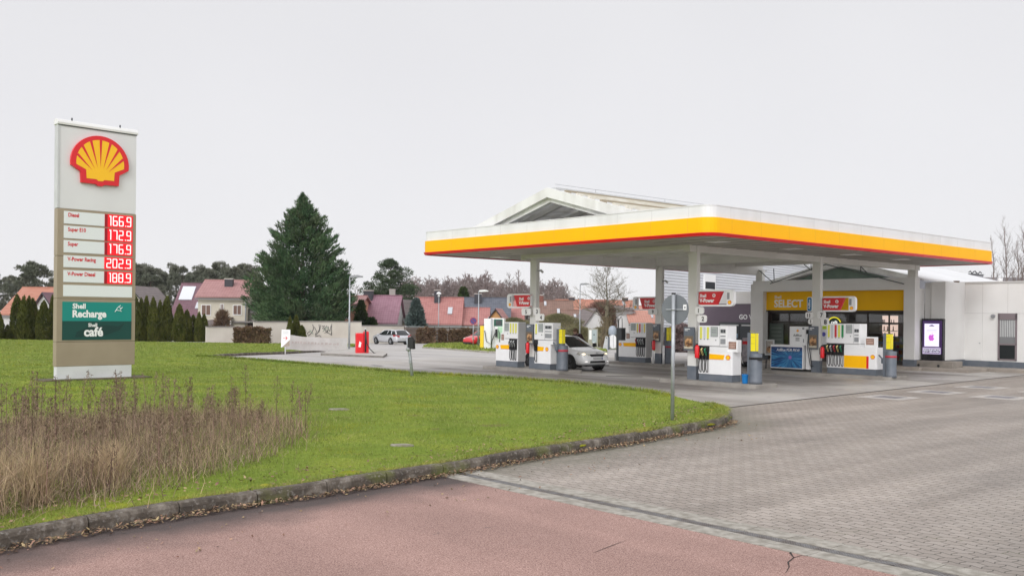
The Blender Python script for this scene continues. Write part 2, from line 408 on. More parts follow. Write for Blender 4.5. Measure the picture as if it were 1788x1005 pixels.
def m_paver():
    m, N, L, b = nodes('block_paving'); t = NT(m); p0 = t.pos()
    p = t.mapping(p0, rot=0.0)
    n = N.new('ShaderNodeVectorRotate'); n.rotation_type = 'Z_AXIS'; n.inputs['Angle'].default_value = -(TH - math.pi / 2); L.new(p0, n.inputs['Vector'])
    x = t.xyz(n.outputs[0]); u, v = x[0], x[1]
    # interlocking blocks: both joint families zigzag
    zu = t.math('MULTIPLY', t.math('SUBTRACT', t.math('PINGPONG', u, 0.10), 0.05), 0.42)
    zv = t.math('MULTIPLY', t.math('SUBTRACT', t.math('PINGPONG', t.math('ADD', v, 0.035), 0.07), 0.035), 0.30)
    wob = t.math('MULTIPLY', t.math('SUBTRACT', t.noise(p0, 1.2, 2), 0.5), 0.03)
    vec = t.comb(t.math('ADD', u, zv), t.math('ADD', t.math('ADD', v, zu), wob))
    bt = N.new('ShaderNodeTexBrick'); L.new(vec, bt.inputs['Vector']); bt.offset = 0.5
    bt.inputs['Scale'].default_value = 1.0; bt.inputs['Brick Width'].default_value = 0.20; bt.inputs['Row Height'].default_value = 0.14
    bt.inputs['Mortar Size'].default_value = 0.006; bt.inputs['Mortar Smooth'].default_value = 0.35; bt.inputs['Bias'].default_value = 0.0
    bt.inputs['Color1'].default_value = (0.31, 0.272, 0.236, 1); bt.inputs['Color2'].default_value = (0.37, 0.328, 0.29, 1); bt.inputs['Mortar'].default_value = (0.075, 0.068, 0.052, 1)
    big = t.ramp(t.noise(t.mapping(n.outputs[0], scale=(1, .45, 1)), 0.33, 5, 0.6), (0.3, (0.76, 0.76, 0.77)), (0.5, (0.98, 0.97, 0.97)), (0.75, (1.22, 1.2, 1.2)))
    oil = t.maprange(t.noise(p0, 1.15, 5, .65), .66, .76, 0, .45); tk = t.ramp(t.noise(t.mapping(n.outputs[0], scale=(1.1, .06, 1)), .9, 3), (.42, (.84, .835, .83)), (.6, (1.04, 1.04, 1.04)))
    big = t.mix(1.0, t.mix(oil, big, (.42, .41, .40)), tk, 'MULTIPLY')
    fine = t.ramp(t.noise(p0, 70, 3, 0.7), (0.3, (0.85, 0.85, 0.85)), (0.7, (1.12, 1.12, 1.12)))
    c = t.mix(1.0, t.mix(1.0, bt.outputs['Color'], big, 'MULTIPLY'), fine, 'MULTIPLY')
    moss = t.maprange(t.noise(p0, 2.1, 5), 0.60, 0.72, 0.0, 0.8)
    c = t.mix(t.math('MULTIPLY', moss, bt.outputs['Fac']), c, (0.10, 0.13, 0.03))
    # algae and silt beside the lawn's kerb
    kx, ky = KW[11]; kd = Vector((KW[13][0] - KW[10][0], KW[13][1] - KW[10][1], 0)).normalized()
    xx = t.xyz(p0); dist = t.math('ADD', t.math('MULTIPLY', t.math('SUBTRACT', xx[0], kx), kd.y), t.math('MULTIPLY', t.math('SUBTRACT', xx[1], ky), -kd.x))
    f = t.math('ADD', dist, t.math('MULTIPLY', t.noise(p0, 1.1, 6), 1.6))
    c = t.mix(t.math('MULTIPLY', t.maprange(f, 1.9, 0.75, 0.0, 0.8), t.maprange(xx[0], 4.6, 6.2, 1.0, 0.0)), c, t.ramp(t.noise(p0, 9, 5), (0.35, (0.115, 0.115, 0.075)), (0.65, (0.19, 0.175, 0.135))))
    L.new(c, b.inputs['Base Color']); b.inputs['Roughness'].default_value = 0.62
    h = t.math('SUBTRACT', 1.0, bt.outputs['Fac']); t.bump(t.math('ADD', h, t.math('MULTIPLY', t.noise(p0, 90, 3), 0.25)), 0.7, 0.008, b); return m
def m_conc(name, c1, c2, c3, rough=0.55):
    m, N, L, b = nodes(name); t = NT(m); p = t.pos()
    n = N.new('ShaderNodeVectorRotate'); n.rotation_type = 'Z_AXIS'; n.inputs['Angle'].default_value = -(TH - math.pi / 2); L.new(p, n.inputs['Vector'])
    st = t.mapping(n.outputs[0], scale=(0.25, 1.0, 1))
    c = t.ramp(t.noise(st, 0.42, 6, 0.6), (0.32, c1), (0.5, c2), (0.66, c3))
    patch = t.maprange(t.noise(t.mapping(n.outputs[0], scale=(.5, 1.1, 1), loc=(4, 2, 0)), 0.35, 3), 0.56, 0.60, 0.0, 0.55)
    c = t.mix(patch, c, (0.47, 0.445, 0.40))
    spots = t.maprange(t.noise(p, 2.6, 5), 0.63, 0.75, 0.0, 0.55)
    c = t.mix(spots, c, (0.10, 0.09, 0.085))
    if 'forecourt' in name:                                # canopy shade painted into the colour as grimy bands along the lanes
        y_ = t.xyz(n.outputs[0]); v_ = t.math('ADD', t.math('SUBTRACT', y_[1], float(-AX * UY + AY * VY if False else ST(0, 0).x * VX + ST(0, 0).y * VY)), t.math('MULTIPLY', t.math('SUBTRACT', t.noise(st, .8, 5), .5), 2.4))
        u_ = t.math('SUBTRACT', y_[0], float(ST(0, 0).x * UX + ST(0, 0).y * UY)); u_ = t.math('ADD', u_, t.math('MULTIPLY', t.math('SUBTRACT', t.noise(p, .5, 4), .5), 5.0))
        lane_shade = None
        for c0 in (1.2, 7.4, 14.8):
            l_ = t.maprange(t.math('ABSOLUTE', t.math('SUBTRACT', v_, c0)), 2.9, 1.7, 0, 1); lane_shade = l_ if lane_shade is None else t.math('MAXIMUM', lane_shade, l_)
        lane_shade = t.math('MULTIPLY', lane_shade, t.math('MULTIPLY', t.maprange(u_, .8, -1.2, 0, 1), t.maprange(u_, -17, -14.5, 0, 1)))
        c = t.mix(t.math('MULTIPLY', lane_shade, t.maprange(t.noise(st, 1.7, 5), .3, .6, .45, .85)), c, (.125, .108, .096))
    fine = t.ramp(t.noise(p, 60, 3), (0.3, (0.92, 0.92, 0.92)), (0.7, (1.07, 1.07, 1.07)))
    c = t.mix(1.0, c, fine, 'MULTIPLY')
    L.new(c, b.inputs['Base Color'])
    L.new(t.maprange(t.noise(st, 0.7, 4), 0.35, 0.65, rough - 0.16, rough + 0.15), b.inputs['Roughness'])
    t.bump(t.noise(p, 80, 3), 0.2, 0.004, b); return m
def m_soil():
    m, N, L, b = nodes('lawn_turf'); t = NT(m); p = t.pos()
    c = t.ramp(t.noise(p, 0.6, 6, 0.62), (0.28, (0.125, 0.17, 0.025)), (0.5, (0.18, 0.25, 0.035)), (0.7, (0.27, 0.31, 0.045)))
    c = t.mix(t.maprange(t.noise(p, 14, 5), 0.45, 0.7, 0.0, 0.6), c, (0.09, 0.12, 0.02))
    c = t.mix(t.maprange(t.noise(p, 1.7, 5), 0.62, 0.72, 0.0, 0.7), c, (0.16, 0.12, 0.06))
    L.new(c, b.inputs['Base Color']); b.inputs['Roughness'].default_value = 0.9; b.inputs['Specular IOR Level'].default_value = 0.1
    t.bump(t.noise(p, 25, 4), 0.8, 0.03, b); return m
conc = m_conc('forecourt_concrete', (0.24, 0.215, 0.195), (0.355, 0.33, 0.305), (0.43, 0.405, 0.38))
roadm = m_conc('road_asphalt', (0.34, 0.325, 0.31), (0.41, 0.39, 0.375), (0.46, 0.44, 0.425), 0.6)
turf = m_soil()
field = mat('field_earth', (0.10, 0.11, 0.05), 0.95, (0.14, 0.12, 0.08), 0.05)
bm = bmesh.new()
ys = [-60, 50, 105, 1400]; rows = [[bm.verts.new((x, y, gz(y))) for x in (-1200, 1200)] for y in ys]
for a, b_ in zip(rows, rows[1:]): bm.faces.new((a[0], a[1], b_[1], b_[0]))
me = bpy.data.meshes.new('ground'); bm.to_mesh(me); bm.free(); me.materials.append(field)
o = bpy.data.objects.new('ground', me); COL.objects.link(o); structure(o)
sheet('road', [(-40, 30), (10, 30), (90, 49), (90, 103.4), (-40, 103.4)], 0.004, roadm)
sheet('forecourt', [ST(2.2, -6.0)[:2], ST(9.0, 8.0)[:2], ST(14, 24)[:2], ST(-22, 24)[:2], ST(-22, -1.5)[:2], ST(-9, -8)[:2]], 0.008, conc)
e0, e1 = G(1250, 714.5), G(1788, 655); ed = (e1 - e0).normalized()
pav = [ST(*UV(e0 - ed * 6))[:2], (e1 + ed * 30)[:2], (80, 30), (60, -5), ST(30, -14.36)[:2], ST(-6.6, -14.36)[:2], ST(-6.6, -6)[:2]]
sheet('block_paving', [tuple(p) for p in pav], 0.012, m_paver())
sheet('red_road', [tuple(ST(40, -15.05)[:2]), tuple(ST(-7.0, -15.05)[:2]), (-60, 22), (-60, -40), (60, -40)], 0.016, m_red())
lawn = sheet('lawn', LAWN, 0.13, turf, skirt=0.05)
# raised grass beyond the driveway
GI = [g2(p) for p in [(737,607.5),(748,602.5),(800,600),(870,600.5),(940,605),(1060,612),(1060,616),(940,616.5),(850,616),(790,611)]]
sheet('grass_island', GI, 0.09, turf, skirt=0.02)
GS = [g2((708,597.5)), g2((832,601)), (-4.0, 106.5), (-13, 106.5)]
sheet('grass_verge', GS, 0.08, turf, skirt=0.08)
# slab edge: a dark steel-lipped joint between slab and paving
mb = MB(); n_ = Vector((-ed.y, ed.x, 0)) * 0.05
a, b_ = e0 - ed * 0.3, e1 + ed * 6
mb.poly([tuple(a - n_ + Vector((0,0,.018))), tuple(b_ - n_ + Vector((0,0,.018))), tuple(b_ + n_ + Vector((0,0,.018))), tuple(a + n_ + Vector((0,0,.018)))])
structure(mb.build('pavement_joint', mat('joint_dark', (0.06, 0.055, 0.05), 0.6)))
# near drain: concrete surrounds, steel grate
mb = MB(); conc2 = mat('washed_concrete', (0.41, 0.385, 0.34), 0.85, (0.25, 0.23, 0.195), 9, 0.6, 70)
x0, x1 = 4.0, 28.0
for k in range(48):
    a = x0 + k * 0.5
    mb.box(a, a + 0.492, -15.9, -15.64, -0.05, 0.024, 0); mb.box(a, a + 0.492, -15.48, -15.2, -0.05, 0.026, 0)
mb.box(x0, x1, -15.64, -15.48, -0.1, -0.02, 1)
k = x0
while k < x1:
    mb.box(k, k + 0.014, -15.635, -15.485, -0.01, 0.016, 2); k += 0.028
for vv in (-15.635, -15.6, -15.56, -15.52, -15.487): mb.box(x0, x1, vv - .004, vv + .004, -0.01, 0.0185, 2)
o = mb.build('gutter_drain', [conc2, black, mat('grate_steel', (0.26, 0.26, 0.265), 0.5, (0.17, 0.15, 0.14), 6, metal=0.3)], loc=ST(0, 0.845), rot=SROT)
structure(o)
# crack in the red road
mb = MB(); random.seed(4)
for path in ([(1372,1003),(1378,992),(1376,984),(1386,976),(1400,972),(1428,975)], [(1386,976),(1380,968),(1384,962)], [(1600,1010),(1560,990),(1520,984)], [(1035,968),(1060,958),(1092,946)]):
    pts = [G(*p, .0) for p in path]; L_, R_ = [], []
    for i, p in enumerate(pts):
        d = (pts[min(i+1, len(pts)-1)] - pts[max(i-1, 0)]).normalized(); nn = Vector((-d.y, d.x, 0)) * random.uniform(.004, .013) * (0.3 if i in (0, len(pts)-1) else 1)
        L_.append(p + nn); R_.append(p - nn)
    for i in range(len(pts) - 1):
        mb.poly([tuple(q + Vector((0, 0, .0195))) for q in (L_[i], L_[i+1], R_[i+1], R_[i])])
structure(mb.build('road_cracks', mat('crack_dark', (0.03, 0.022, 0.02), 0.9)))
# tank lids in the paving
lidc = mat('pale_concrete', (0.46, 0.43, 0.40), 0.8, (0.38, 0.355, 0.33), 3); lidm = mat('lid_steel', (0.24, 0.23, 0.24), 0.5, (0.18, 0.17, 0.18), 5)
for px, py in ((1553, 694), (1635, 685), (1715, 676.5), (1748, 694), (1830, 685)):
    q = G(px, py); uu, vv = UV(q)
    mb = MB(); mb.box(-.66, .66, -.66, .66, -.02, .018, 0); mb.box(-.36, .36, -.36, .36, -.02, .024, 1)
    for k in range(5): mb.box(-.33, .33, -.30 + k * .14, -.27 + k * .14, 0.0, .027, 1)
    o = mb.build('tank_lid', [lidc, lidm], loc=ST(uu, vv), rot=SROT); structure(o)
for (x0p, y0p, x1p, y1p) in ((1058, 656.5, 1122, 658), (650, 638, 668, 639)):
    a, b_ = G(x0p, y0p), G(x1p, y1p); mb = MB(); d = (b_ - a).normalized(); n_ = Vector((-d.y, d.x, 0)) * .12
    mb.poly([tuple(p + Vector((0, 0, .018))) for p in (a - n_, b_ - n_, b_ + n_, a + n_)]); structure(mb.build('drain_slot', mat('crack_dark2', (0.05, 0.045, 0.04), 0.7)))
# kerb stones
def kerb(name, path, length, m, h=0.15, w=0.14, jit=0.012, base=0.0, seed=1):
    rnd = random.Random(seed); P = [Vector((p[0], p[1], 0)) for p in path]; cum = [0]
    for a, b_ in zip(P, P[1:]): cum.append(cum[-1] + (b_ - a).length)
    def pt(s):
        s = min(max(s, 0), cum[-1])
        for i in range(len(P) - 1):
            if s <= cum[i + 1]: break
        f = (s - cum[i]) / max(cum[i + 1] - cum[i], 1e-6); return P[i].lerp(P[i + 1], f)
    mb = MB(); s = 0.0
    while s < cum[-1] - 0.05:
        e = min(s + length * rnd.uniform(.96, 1.04), cum[-1]); g = 0.008; nseg = 5
        dz, do, tl = rnd.uniform(-jit, jit), rnd.uniform(-jit, jit), rnd.uniform(-.02, .02)
        prof = [(0, -.05), (0.004, h * .72), (0.022, h * .93), (0.05, h), (w, h + tl * .3), (w, -.05)]
        o = len(mb.v)
        for k in range(nseg + 1):
            q = s + g + (e - s - 2 * g) * k / nseg; p = pt(q); d = (pt(q + .05) - pt(q - .05)).normalized(); n_ = Vector((-d.y, d.x, 0))
            for j, (a, z) in enumerate(prof):
                chip = rnd.uniform(-.008, .006) if j in (2, 3) else 0
                x = p + n_ * (a + do + chip); mb.v.append((x.x, x.y, gz(x.y) + base + z + (dz + chip if j not in (0, 5) else 0)))
        m_ = len(prof)
        for k in range(nseg):
            for j in range(m_):
                j2 = (j + 1) % m_; mb.face([o + k*m_ + j, o + (k+1)*m_ + j, o + (k+1)*m_ + j2, o + k*m_ + j2], 0)
        mb.face([o + j for j in range(m_)], 0); mb.face([o + nseg*m_ + j for j in reversed(range(m_))], 0)
        s = e
    return structure(mb.build(name, m))
def m_kerb():
    m, N, L, b = nodes('weathered_kerb'); t = NT(m); p = t.pos(); x = t.xyz(p)
    c = t.ramp(t.noise(p, 3.5, 7, 0.65), (0.3, (0.034, 0.027, 0.021)), (0.52, (0.10, 0.082, 0.065)), (0.70, (0.25, 0.22, 0.185)))
    c = t.mix(t.maprange(t.noise(p, 1.0, 5), 0.55, 0.66, 0, .85), c, (0.12, 0.14, 0.02))
    c = t.mix(t.maprange(t.noise(p, 22, 4), 0.55, 0.75, 0, .6), c, (0.33, 0.31, 0.285))
    L.new(c, b.inputs['Base Color']); b.inputs['Roughness'].default_value = 0.88; t.bump(t.noise(p, 38, 5), 0.7, 0.012, b); return m
kerbm = m_kerb()
kerb('kerb', KERB_NEAR, 1.0, kerbm, h=.18)
kerb('kerb_low', KERB_BACK, 1.0, kerbm, h=0.135, w=.10, seed=5)
kerb('kerb_far', [KBW[-1]] + KUP, 1.0, kerbm, h=0.15, w=.12, seed=6)
kerb('kerb_island', list(reversed(GI[6:] + GI[:1])), 1.0, conc2, h=.12, w=.12, seed=7)
# ------------------------------------------------------------------ canopy
def sthing(name, label, cat, u, v, z=0.0, group=None): return thing(name, label, cat, ST(u, v, z), SROT, group)
CU0, CV1 = -14.57, 20.16
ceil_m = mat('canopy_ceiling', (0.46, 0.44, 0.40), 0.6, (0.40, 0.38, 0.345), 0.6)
girder_m = mat('girder_paint', (0.70, 0.685, 0.65), 0.55, (0.62, 0.605, 0.57), 0.9)
weather = mat('weathered_white', (0.78, 0.78, 0.76), 0.5, (0.55, 0.54, 0.50), 1.6, lo=0.45, hi=0.8, streak=(1, 1, .25))
can = sthing('fuel_canopy', 'large filling station canopy with white, yellow and red edge and a gabled roof light', 'canopy', 0, 0, -0.122)
def ring(off, rad):                                # runs round three sides and turns in as far as the open middle bay
    p = rrect(CU0 - off, off, -off, CV1 + off, max(rad + off, .02), 6)
    i = next(k for k in range(len(p)) if p[k][1] > CV1 - 2 and p[k][0] < -7)   # first point of the far-left back corner
    return [(-13.0, CV1 + off)] + p[i:] + p[:i] + [(-3.55, CV1 + off)]
def band(mb, off_b, off_t, z0, z1, rad=0.45, m=0, thick=0.05):
    a, b_, c, d = ring(off_b, rad), ring(off_t, rad), ring(off_t - thick, rad), ring(off_b - thick, rad); n = len(a); o = len(mb.v)
    for p, z in ((a, z0), (b_, z1), (c, z1), (d, z0)): mb.v += [(x, y, z) for x, y in p]
    for k in range(4):
        k2 = (k + 1) % 4
        for i in range(n - 1):
            j = i + 1; mb.face([o + k*n + i, o + k*n + j, o + k2*n + j, o + k2*n + i], m)
mb = MB(); band(mb, -.05, -.05, 5.378, 5.735, thick=.06)
band(mb, -.035, -.035, 5.728, 5.75, thick=.12)
JU = [CU0 * k / 10 + .6 for k in range(1, 10)]; JV = [CV1 * k / 13 - .5 for k in range(1, 13)]       # fine vertical joints of the panels
for u in JU: mb.box(u - .006, u + .006, .046, .06, 5.39, 5.72, 1)
for v in JV: mb.box(-.06, -.046, v - .006, v + .006, 5.39, 5.72, 1)
mb.build('fascia_panel', [mat('fascia_white', (0.76, 0.76, 0.765), 0.4, (0.68, 0.68, 0.675), .9, lo=.45, hi=.75, streak=(1.5, 1.5, .35)), mat('joint_pale', (.60, .60, .60), .6)], can)
mb = MB(); band(mb, 0, 0, 4.918, 5.375)
for u in JU: mb.box(u - .006, u + .006, -.002, .02, 4.93, 5.37, 1)
for v in JV: mb.box(-.02, .002, v - .006, v + .006, 4.93, 5.37, 1)
mb.build('yellow_band', [yellow, mat('joint_amber', (0.74, 0.38, 0.01), .6)], can)
mb = MB(); band(mb, .0, .05, 4.815, 4.90); band(mb, .05, .05, 4.90, 4.916); mb.build('red_strip', red, can)
# ceiling strips round the open middle bay and the flat roof above them
NL, NR = -11.42, -3.35
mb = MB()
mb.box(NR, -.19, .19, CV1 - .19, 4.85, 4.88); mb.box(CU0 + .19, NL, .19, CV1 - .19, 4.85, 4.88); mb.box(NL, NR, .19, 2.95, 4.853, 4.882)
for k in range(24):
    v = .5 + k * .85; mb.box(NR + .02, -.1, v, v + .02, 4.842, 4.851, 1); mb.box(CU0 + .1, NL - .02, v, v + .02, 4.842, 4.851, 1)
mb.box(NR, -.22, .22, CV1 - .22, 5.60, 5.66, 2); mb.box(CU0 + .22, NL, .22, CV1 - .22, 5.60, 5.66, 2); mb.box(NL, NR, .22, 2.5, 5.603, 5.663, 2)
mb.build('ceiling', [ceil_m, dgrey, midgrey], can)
mb = MB()
mb.box(NR - .02, NR + .28, 2.95, 19.6, 4.62, 5.72); mb.box(NL - .28, NL + .02, 2.95, 19.6, 4.62, 5.72)
mb.box(NL + .02, NR - .02, 2.95, 3.35, 4.70, 5.25); mb.box(NL + .02, NR - .02, 11.05, 11.40, 4.72, 5.30)
for v in (5.4, 7.5, 9.4, 13.2, 15.2, 17.2): mb.box(NL + .02, NR - .02, v, v + .14, 4.95, 5.2)
mb.build('girder', girder_m, can, bevel=.015)
# lamps set in the ceiling strips (off)
mb = MB()
for u_c, v in [(-1.9, v) for v in (2.2, 6.5, 10.6, 14.5)] + [(-13.7, v) for v in (3.0, 7.2, 11.5, 15.5)]:
    mb = MB(); mb.box(u_c, u_c + .6, v, v + .6, 4.835, 4.849); mb.build('ceiling_lamp', wink, can)
# gabled roof light along the middle bay
mid = .5 * (NL + NR); AP, EA = 6.94, 5.83
mb = MB(); fr = .34
def rake(mb, v0, v1, dz_t, dz_b, ov, m=0):
    mb.prism_xz([(NL - ov, EA + dz_b), (NL - ov, EA + dz_t), (mid, AP + dz_t), (NR + ov, EA + dz_t), (NR + ov, EA + dz_b), (mid, AP + dz_b)], v0, v1, m)
rake(mb, .30, .46, .0, -fr, .0); rake(mb, .46, .62, -.08, -fr - .16, .0)
mb.box(NL - .75, NL, .30, .62, EA - .55, EA - .03); mb.box(NR, NR + .75, .30, .62, EA - .55, EA - .03)
mb.build('gable_verge', weather, can)
mb = MB()
sl = (AP - EA) / (mid - NL)
for s_ in (-1, 1):
    e = NL if s_ < 0 else NR
    pts = [(e, EA - .10), (mid, AP - .10), (mid, AP - .06), (e, EA - .06)]
    mb.prism_xz(pts, .62, 18.9, 0)
    for k in range(1, 7):
        f = k / 7; x = e + (mid - e) * f; z = EA + (AP - EA) * f
        mb.box(x - .05, x + .05, .65, 18.9, z - .05, z + .05, 1 if k % 3 else 2)
    for k in range(19):
        v = .9 + k; mb.prism_xz([(e, EA - .06), (mid, AP - .06), (mid, AP - .0), (e, EA - .0)], v, v + .05, 3)
mb.box(mid - .12, mid + .12, .62, 18.9, AP - .05, AP + .03, 3)
mb.build('roof_glazing', [mat('milky_glazing', (0.86, 0.86, 0.85), .6, (0.80, .80, .78), .8, trans=.6), mat('bar_cream', (0.72, 0.69, 0.61), .6, (0.60, .56, .46), 2), mat('bar_brown', (0.33, 0.28, 0.20), .7), lightgrey], can)
mb = MB()
for v in (1.6, 3.2, 5.8, 8.4, 11.2, 13.8, 16.4, 18.8):
    mb.prism_xz([(NL, EA - .34), (mid, AP - .34), (NR, EA - .34), (NR, EA - .14), (mid, AP - .14), (NL, EA - .14)], v, v + .12)
    mb.box(NL, NR, v + .02, v + .10, EA - .38, EA - .24)
mb.build('rafter', girder_m, can)
mb = MB()
mb.cyl((mid, .7, AP + .16), (mid, 18.8, AP + .16), .007, n=5)
for k in range(5): mb.cyl((mid, 2.8 + k * 4, AP), (mid, 2.8 + k * 4, AP + .16), .008, n=5)
mb.build('ridge_rail', midgrey, can)
# columns
COLS = [(-3.417, 3.30), (-11.507, 3.30), (-11.507, 11.156), (-3.417, 11.156)]
colm = mat('column_paint', (0.70, 0.69, 0.66), 0.5, (0.64, 0.63, 0.595), 1.2)
for u, v in COLS:
    mb = MB(); mb.box(u, u + .37, v, v + .19, .12, 4.85); mb.box(u + .12, u + .25, v - .05, v, 4.62, 4.85)
    c = mb.build('column', colm, can, bevel=.012)
    mb = MB(); mb.box(u - .006, u + .376, v - .006, v + .196, .18, .72); mb.build('column_base', slate, c, bevel=.01)
for u in (-11.507, -3.417):
    mb = MB(); mb.box(u, u + .37, 19.12, 19.38, 4.1, 4.86); mb.build('column', colm, can, bevel=.01)
mb = MB()
for (x0, z0, x1, z1) in ((-11.2, 4.86, -10.4, 4.22), (-10.3, 4.9, -10.3, 4.3), (-8.9, 5.3, -8.2, 4.75), (-8.2, 5.3, -8.2, 4.75), (-5.6, 5.2, -5.6, 4.6), (-5.9, 5.2, -5.3, 4.55), (-10.5, 4.14, -7.4, 5.02), (-7.4, 5.02, -3.5, 4.0)):
    mb.cyl((x0, 18.9, z0), (x1, 18.95, z1), .022, n=6)
mb.build('tie_rod', dgrey, can)

# ------------------------------------------------------------------ shop building
shop = sthing('station_shop', 'low white filling station shop with dark shopfront under a yellow sign band', 'shop', -7.5, 19.1)
wallm = mat('shop_wall', (0.76, 0.755, 0.74), 0.7, (0.70, 0.69, 0.67), 0.7, 0.04, 50)
U0 = -7.5
uL0, uL1 = u_at(1310, 19.1), u_at(1331.5, 19.1); uR0, uR1 = u_at(1577, 19.1), u_at(1597, 19.1)
X = lambda u: u - U0
mb = MB()
mb.box(X(uL0), X(uL1), 0, .45, .45, 3.62); mb.box(X(uR0), X(uR1), 0, .45, .45, 3.62)
mb.box(X(uL0) + .12, X(uR1), 0, .45, 3.62, 4.18); mb.box(X(uL0), X(uL0) + .12, .003, .45, 3.62, 4.02)
mb.build('front_frame', wallm, shop, bevel=.012)
for p_, q_ in ((uL0, uL1), (uR0, uR1)): mb = MB(); mb.box(X(p_) - .01, X(q_) + .01, -.012, .46, .0, .45); mb.build('pillar_base', slate, shop)
# sign band
mb = MB(); a, b_ = X(uL1), X(uR0)
mb.box(a, b_, .30, .42, 2.68, 3.618, 0)
zt = z_at(1370, 537, -9.5, 19.4)
mb.text('SELECT', .52, X(u_at(1351, 19.4)), .296, 2.84, 1, bold=.03, sx=.98)
mb.text('Shell', .22, X(u_at(1351.5, 19.4)), .296, 3.27, 1, bold=.02)
mb.build('sign_band', [mat('shop_yellow', (0.90, 0.50, 0.006), .5, (0.84, .46, .006), .7, spec=.15), mat('sign_silver', (0.80, 0.77, 0.70), .35)], shop)
# shopfront: mullions, glass, dim interior with shelves and things in it
mb = MB()
mb.box(a, b_, .75, .80, .18, .34, 0); mb.box(a, b_, .74, .80, 2.05, 2.12, 0); mb.box(a, b_, .72, .80, 2.5, 2.68, 0)
for k in range(8):
    x = a + (b_ - a) * k / 7; mb.box(x - .03, x + .03, .735, .80, .18, 2.66, 0)
mb.box(a, b_, .30, 1.0, 2.62, 2.675, 0)
mb.build('window_frame', mat('brown_frame', (0.055, 0.045, 0.04), .5), shop)
mb = MB(); mb.box(a, b_, .765, .775, .2, 2.6)
mb.build('shop_window', mat('shop_glass', (0.75, 0.78, 0.78), .03, trans=1.0, spec=.5), shop)
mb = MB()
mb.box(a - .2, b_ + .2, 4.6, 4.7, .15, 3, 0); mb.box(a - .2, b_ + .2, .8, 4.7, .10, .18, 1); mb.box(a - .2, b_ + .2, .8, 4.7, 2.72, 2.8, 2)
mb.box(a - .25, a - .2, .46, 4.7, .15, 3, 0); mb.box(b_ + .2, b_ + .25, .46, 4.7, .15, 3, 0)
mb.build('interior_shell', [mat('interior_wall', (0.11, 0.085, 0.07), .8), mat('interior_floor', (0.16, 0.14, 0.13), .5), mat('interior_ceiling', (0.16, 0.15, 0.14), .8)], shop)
mb = MB(); rs = random.Random(9)
cols = [(0.5,0.06,0.05),(0.6,0.45,0.05),(0.08,0.2,0.4),(0.5,0.5,0.48),(0.12,0.3,0.1),(0.45,0.2,0.06)]
for sx in np.arange(a + .6, b_ - .6, 1.25):
    mb.box(sx, sx + 1.0, 2.2, 2.5, .15, 1.45, 6)
    for lv in range(4):
        z = .3 + lv * .3; q = sx + .02
        while q < sx + .95:
            w = rs.uniform(.05, .12); mb.box(q, q + w, 2.12, 2.22, z, z + rs.uniform(.12, .22), rs.randrange(6)); q += w + .01
mb.build('shelving', [mat('goods_%d' % i, c, .5) for i, c in enumerate(cols)] + [midgrey], shop)
# lit counter shelves seen through the glass, lamp
mb = MB(); cx0 = X(u_at(1535, 22)); cx1 = X(u_at(1562, 22))
for k in range(3): mb.box(cx0, cx1, 2.9, 3.2, 1.35 + k * .33, 1.38 + k * .33, 0)
mb.box(cx0, cx1, 3.2, 3.24, 1.3, 2.45, 1)
for k in range(16):
    q = cx0 + rs.random() * (cx1 - cx0); z = 1.38 + rs.randrange(3) * .33; mb.cyl((q, 3.0, z), (q, 3.0, z + .22), .03, .018, 7, 2)
mb.build('lit_shelf', [lightgrey, mat('shelf_glow', (0.6, 0.45, 0.38), .6, emit=(1.0, 0.72, 0.62), es=0.9), mat('bottle_amber', (0.3, 0.16, .1), .2)], shop)
# ring shaped cafe sign hanging behind the glass
mb = MB(); cxs, czs = X(u_at(1458, 19.9)), 2.08; pts = []
for k in range(0, 15): t_ = R(20 + 140 * k / 14); pts.append((cxs + .36 * math.cos(t_), .70, czs - .1 + .36 * math.sin(t_)))
mb.tube(pts, .028, 6, 0)
disc = [(cxs + .33 * math.cos(R(q)), czs - .1 + .33 * math.sin(R(q))) for q in range(0, 181, 12)]
mb.prism_xz(disc, .715, .73, 1); mb.text('caf\u00e9', .22, cxs, .708, czs - .05, 2, 'CENTER', .012)
mb.build('cafe_sign', [mat('neon_yellow', (0.8, .7, .02), .4, emit=(0.9, 0.8, 0.05), es=.7), mat('cafe_green', (0.01, 0.05, 0.03), .4), mat('sign_glow', (.9, .9, .9), .4, emit=(1, 1, 1), es=.8)], shop)
mb = MB(); q = X(u_at(1356, 19.85)); mb.box(q - .42, q + .42, .72, .73, .75, 2.0, 0)
for k in range(5): mb.box(q - .3, q + .3, .714, .72, 1.75 - k * .2, 1.79 - k * .2, 1)
mb.build('window_poster', [mat('poster_green', (0.10, 0.13, 0.11), .6), mat('poster_line', (.2, .23, .2), .6)], shop)
mb = MB(); q = X(u_at(1438.5, 19.8)); mb.box(q - .18, q + .18, .68, .69, 1.0, 1.95, 0); mb.box(q - .18, q + .18, .676, .682, 1.75, 1.95, 1); mb.ball((q, .675, 1.5), (.11, .006, .11), 10, 6, 2)
mb.build('door_poster', [wink, mat('lime', (.6, .85, .05), .5), mat('violet', (.1, .1, .45), .5)], shop)
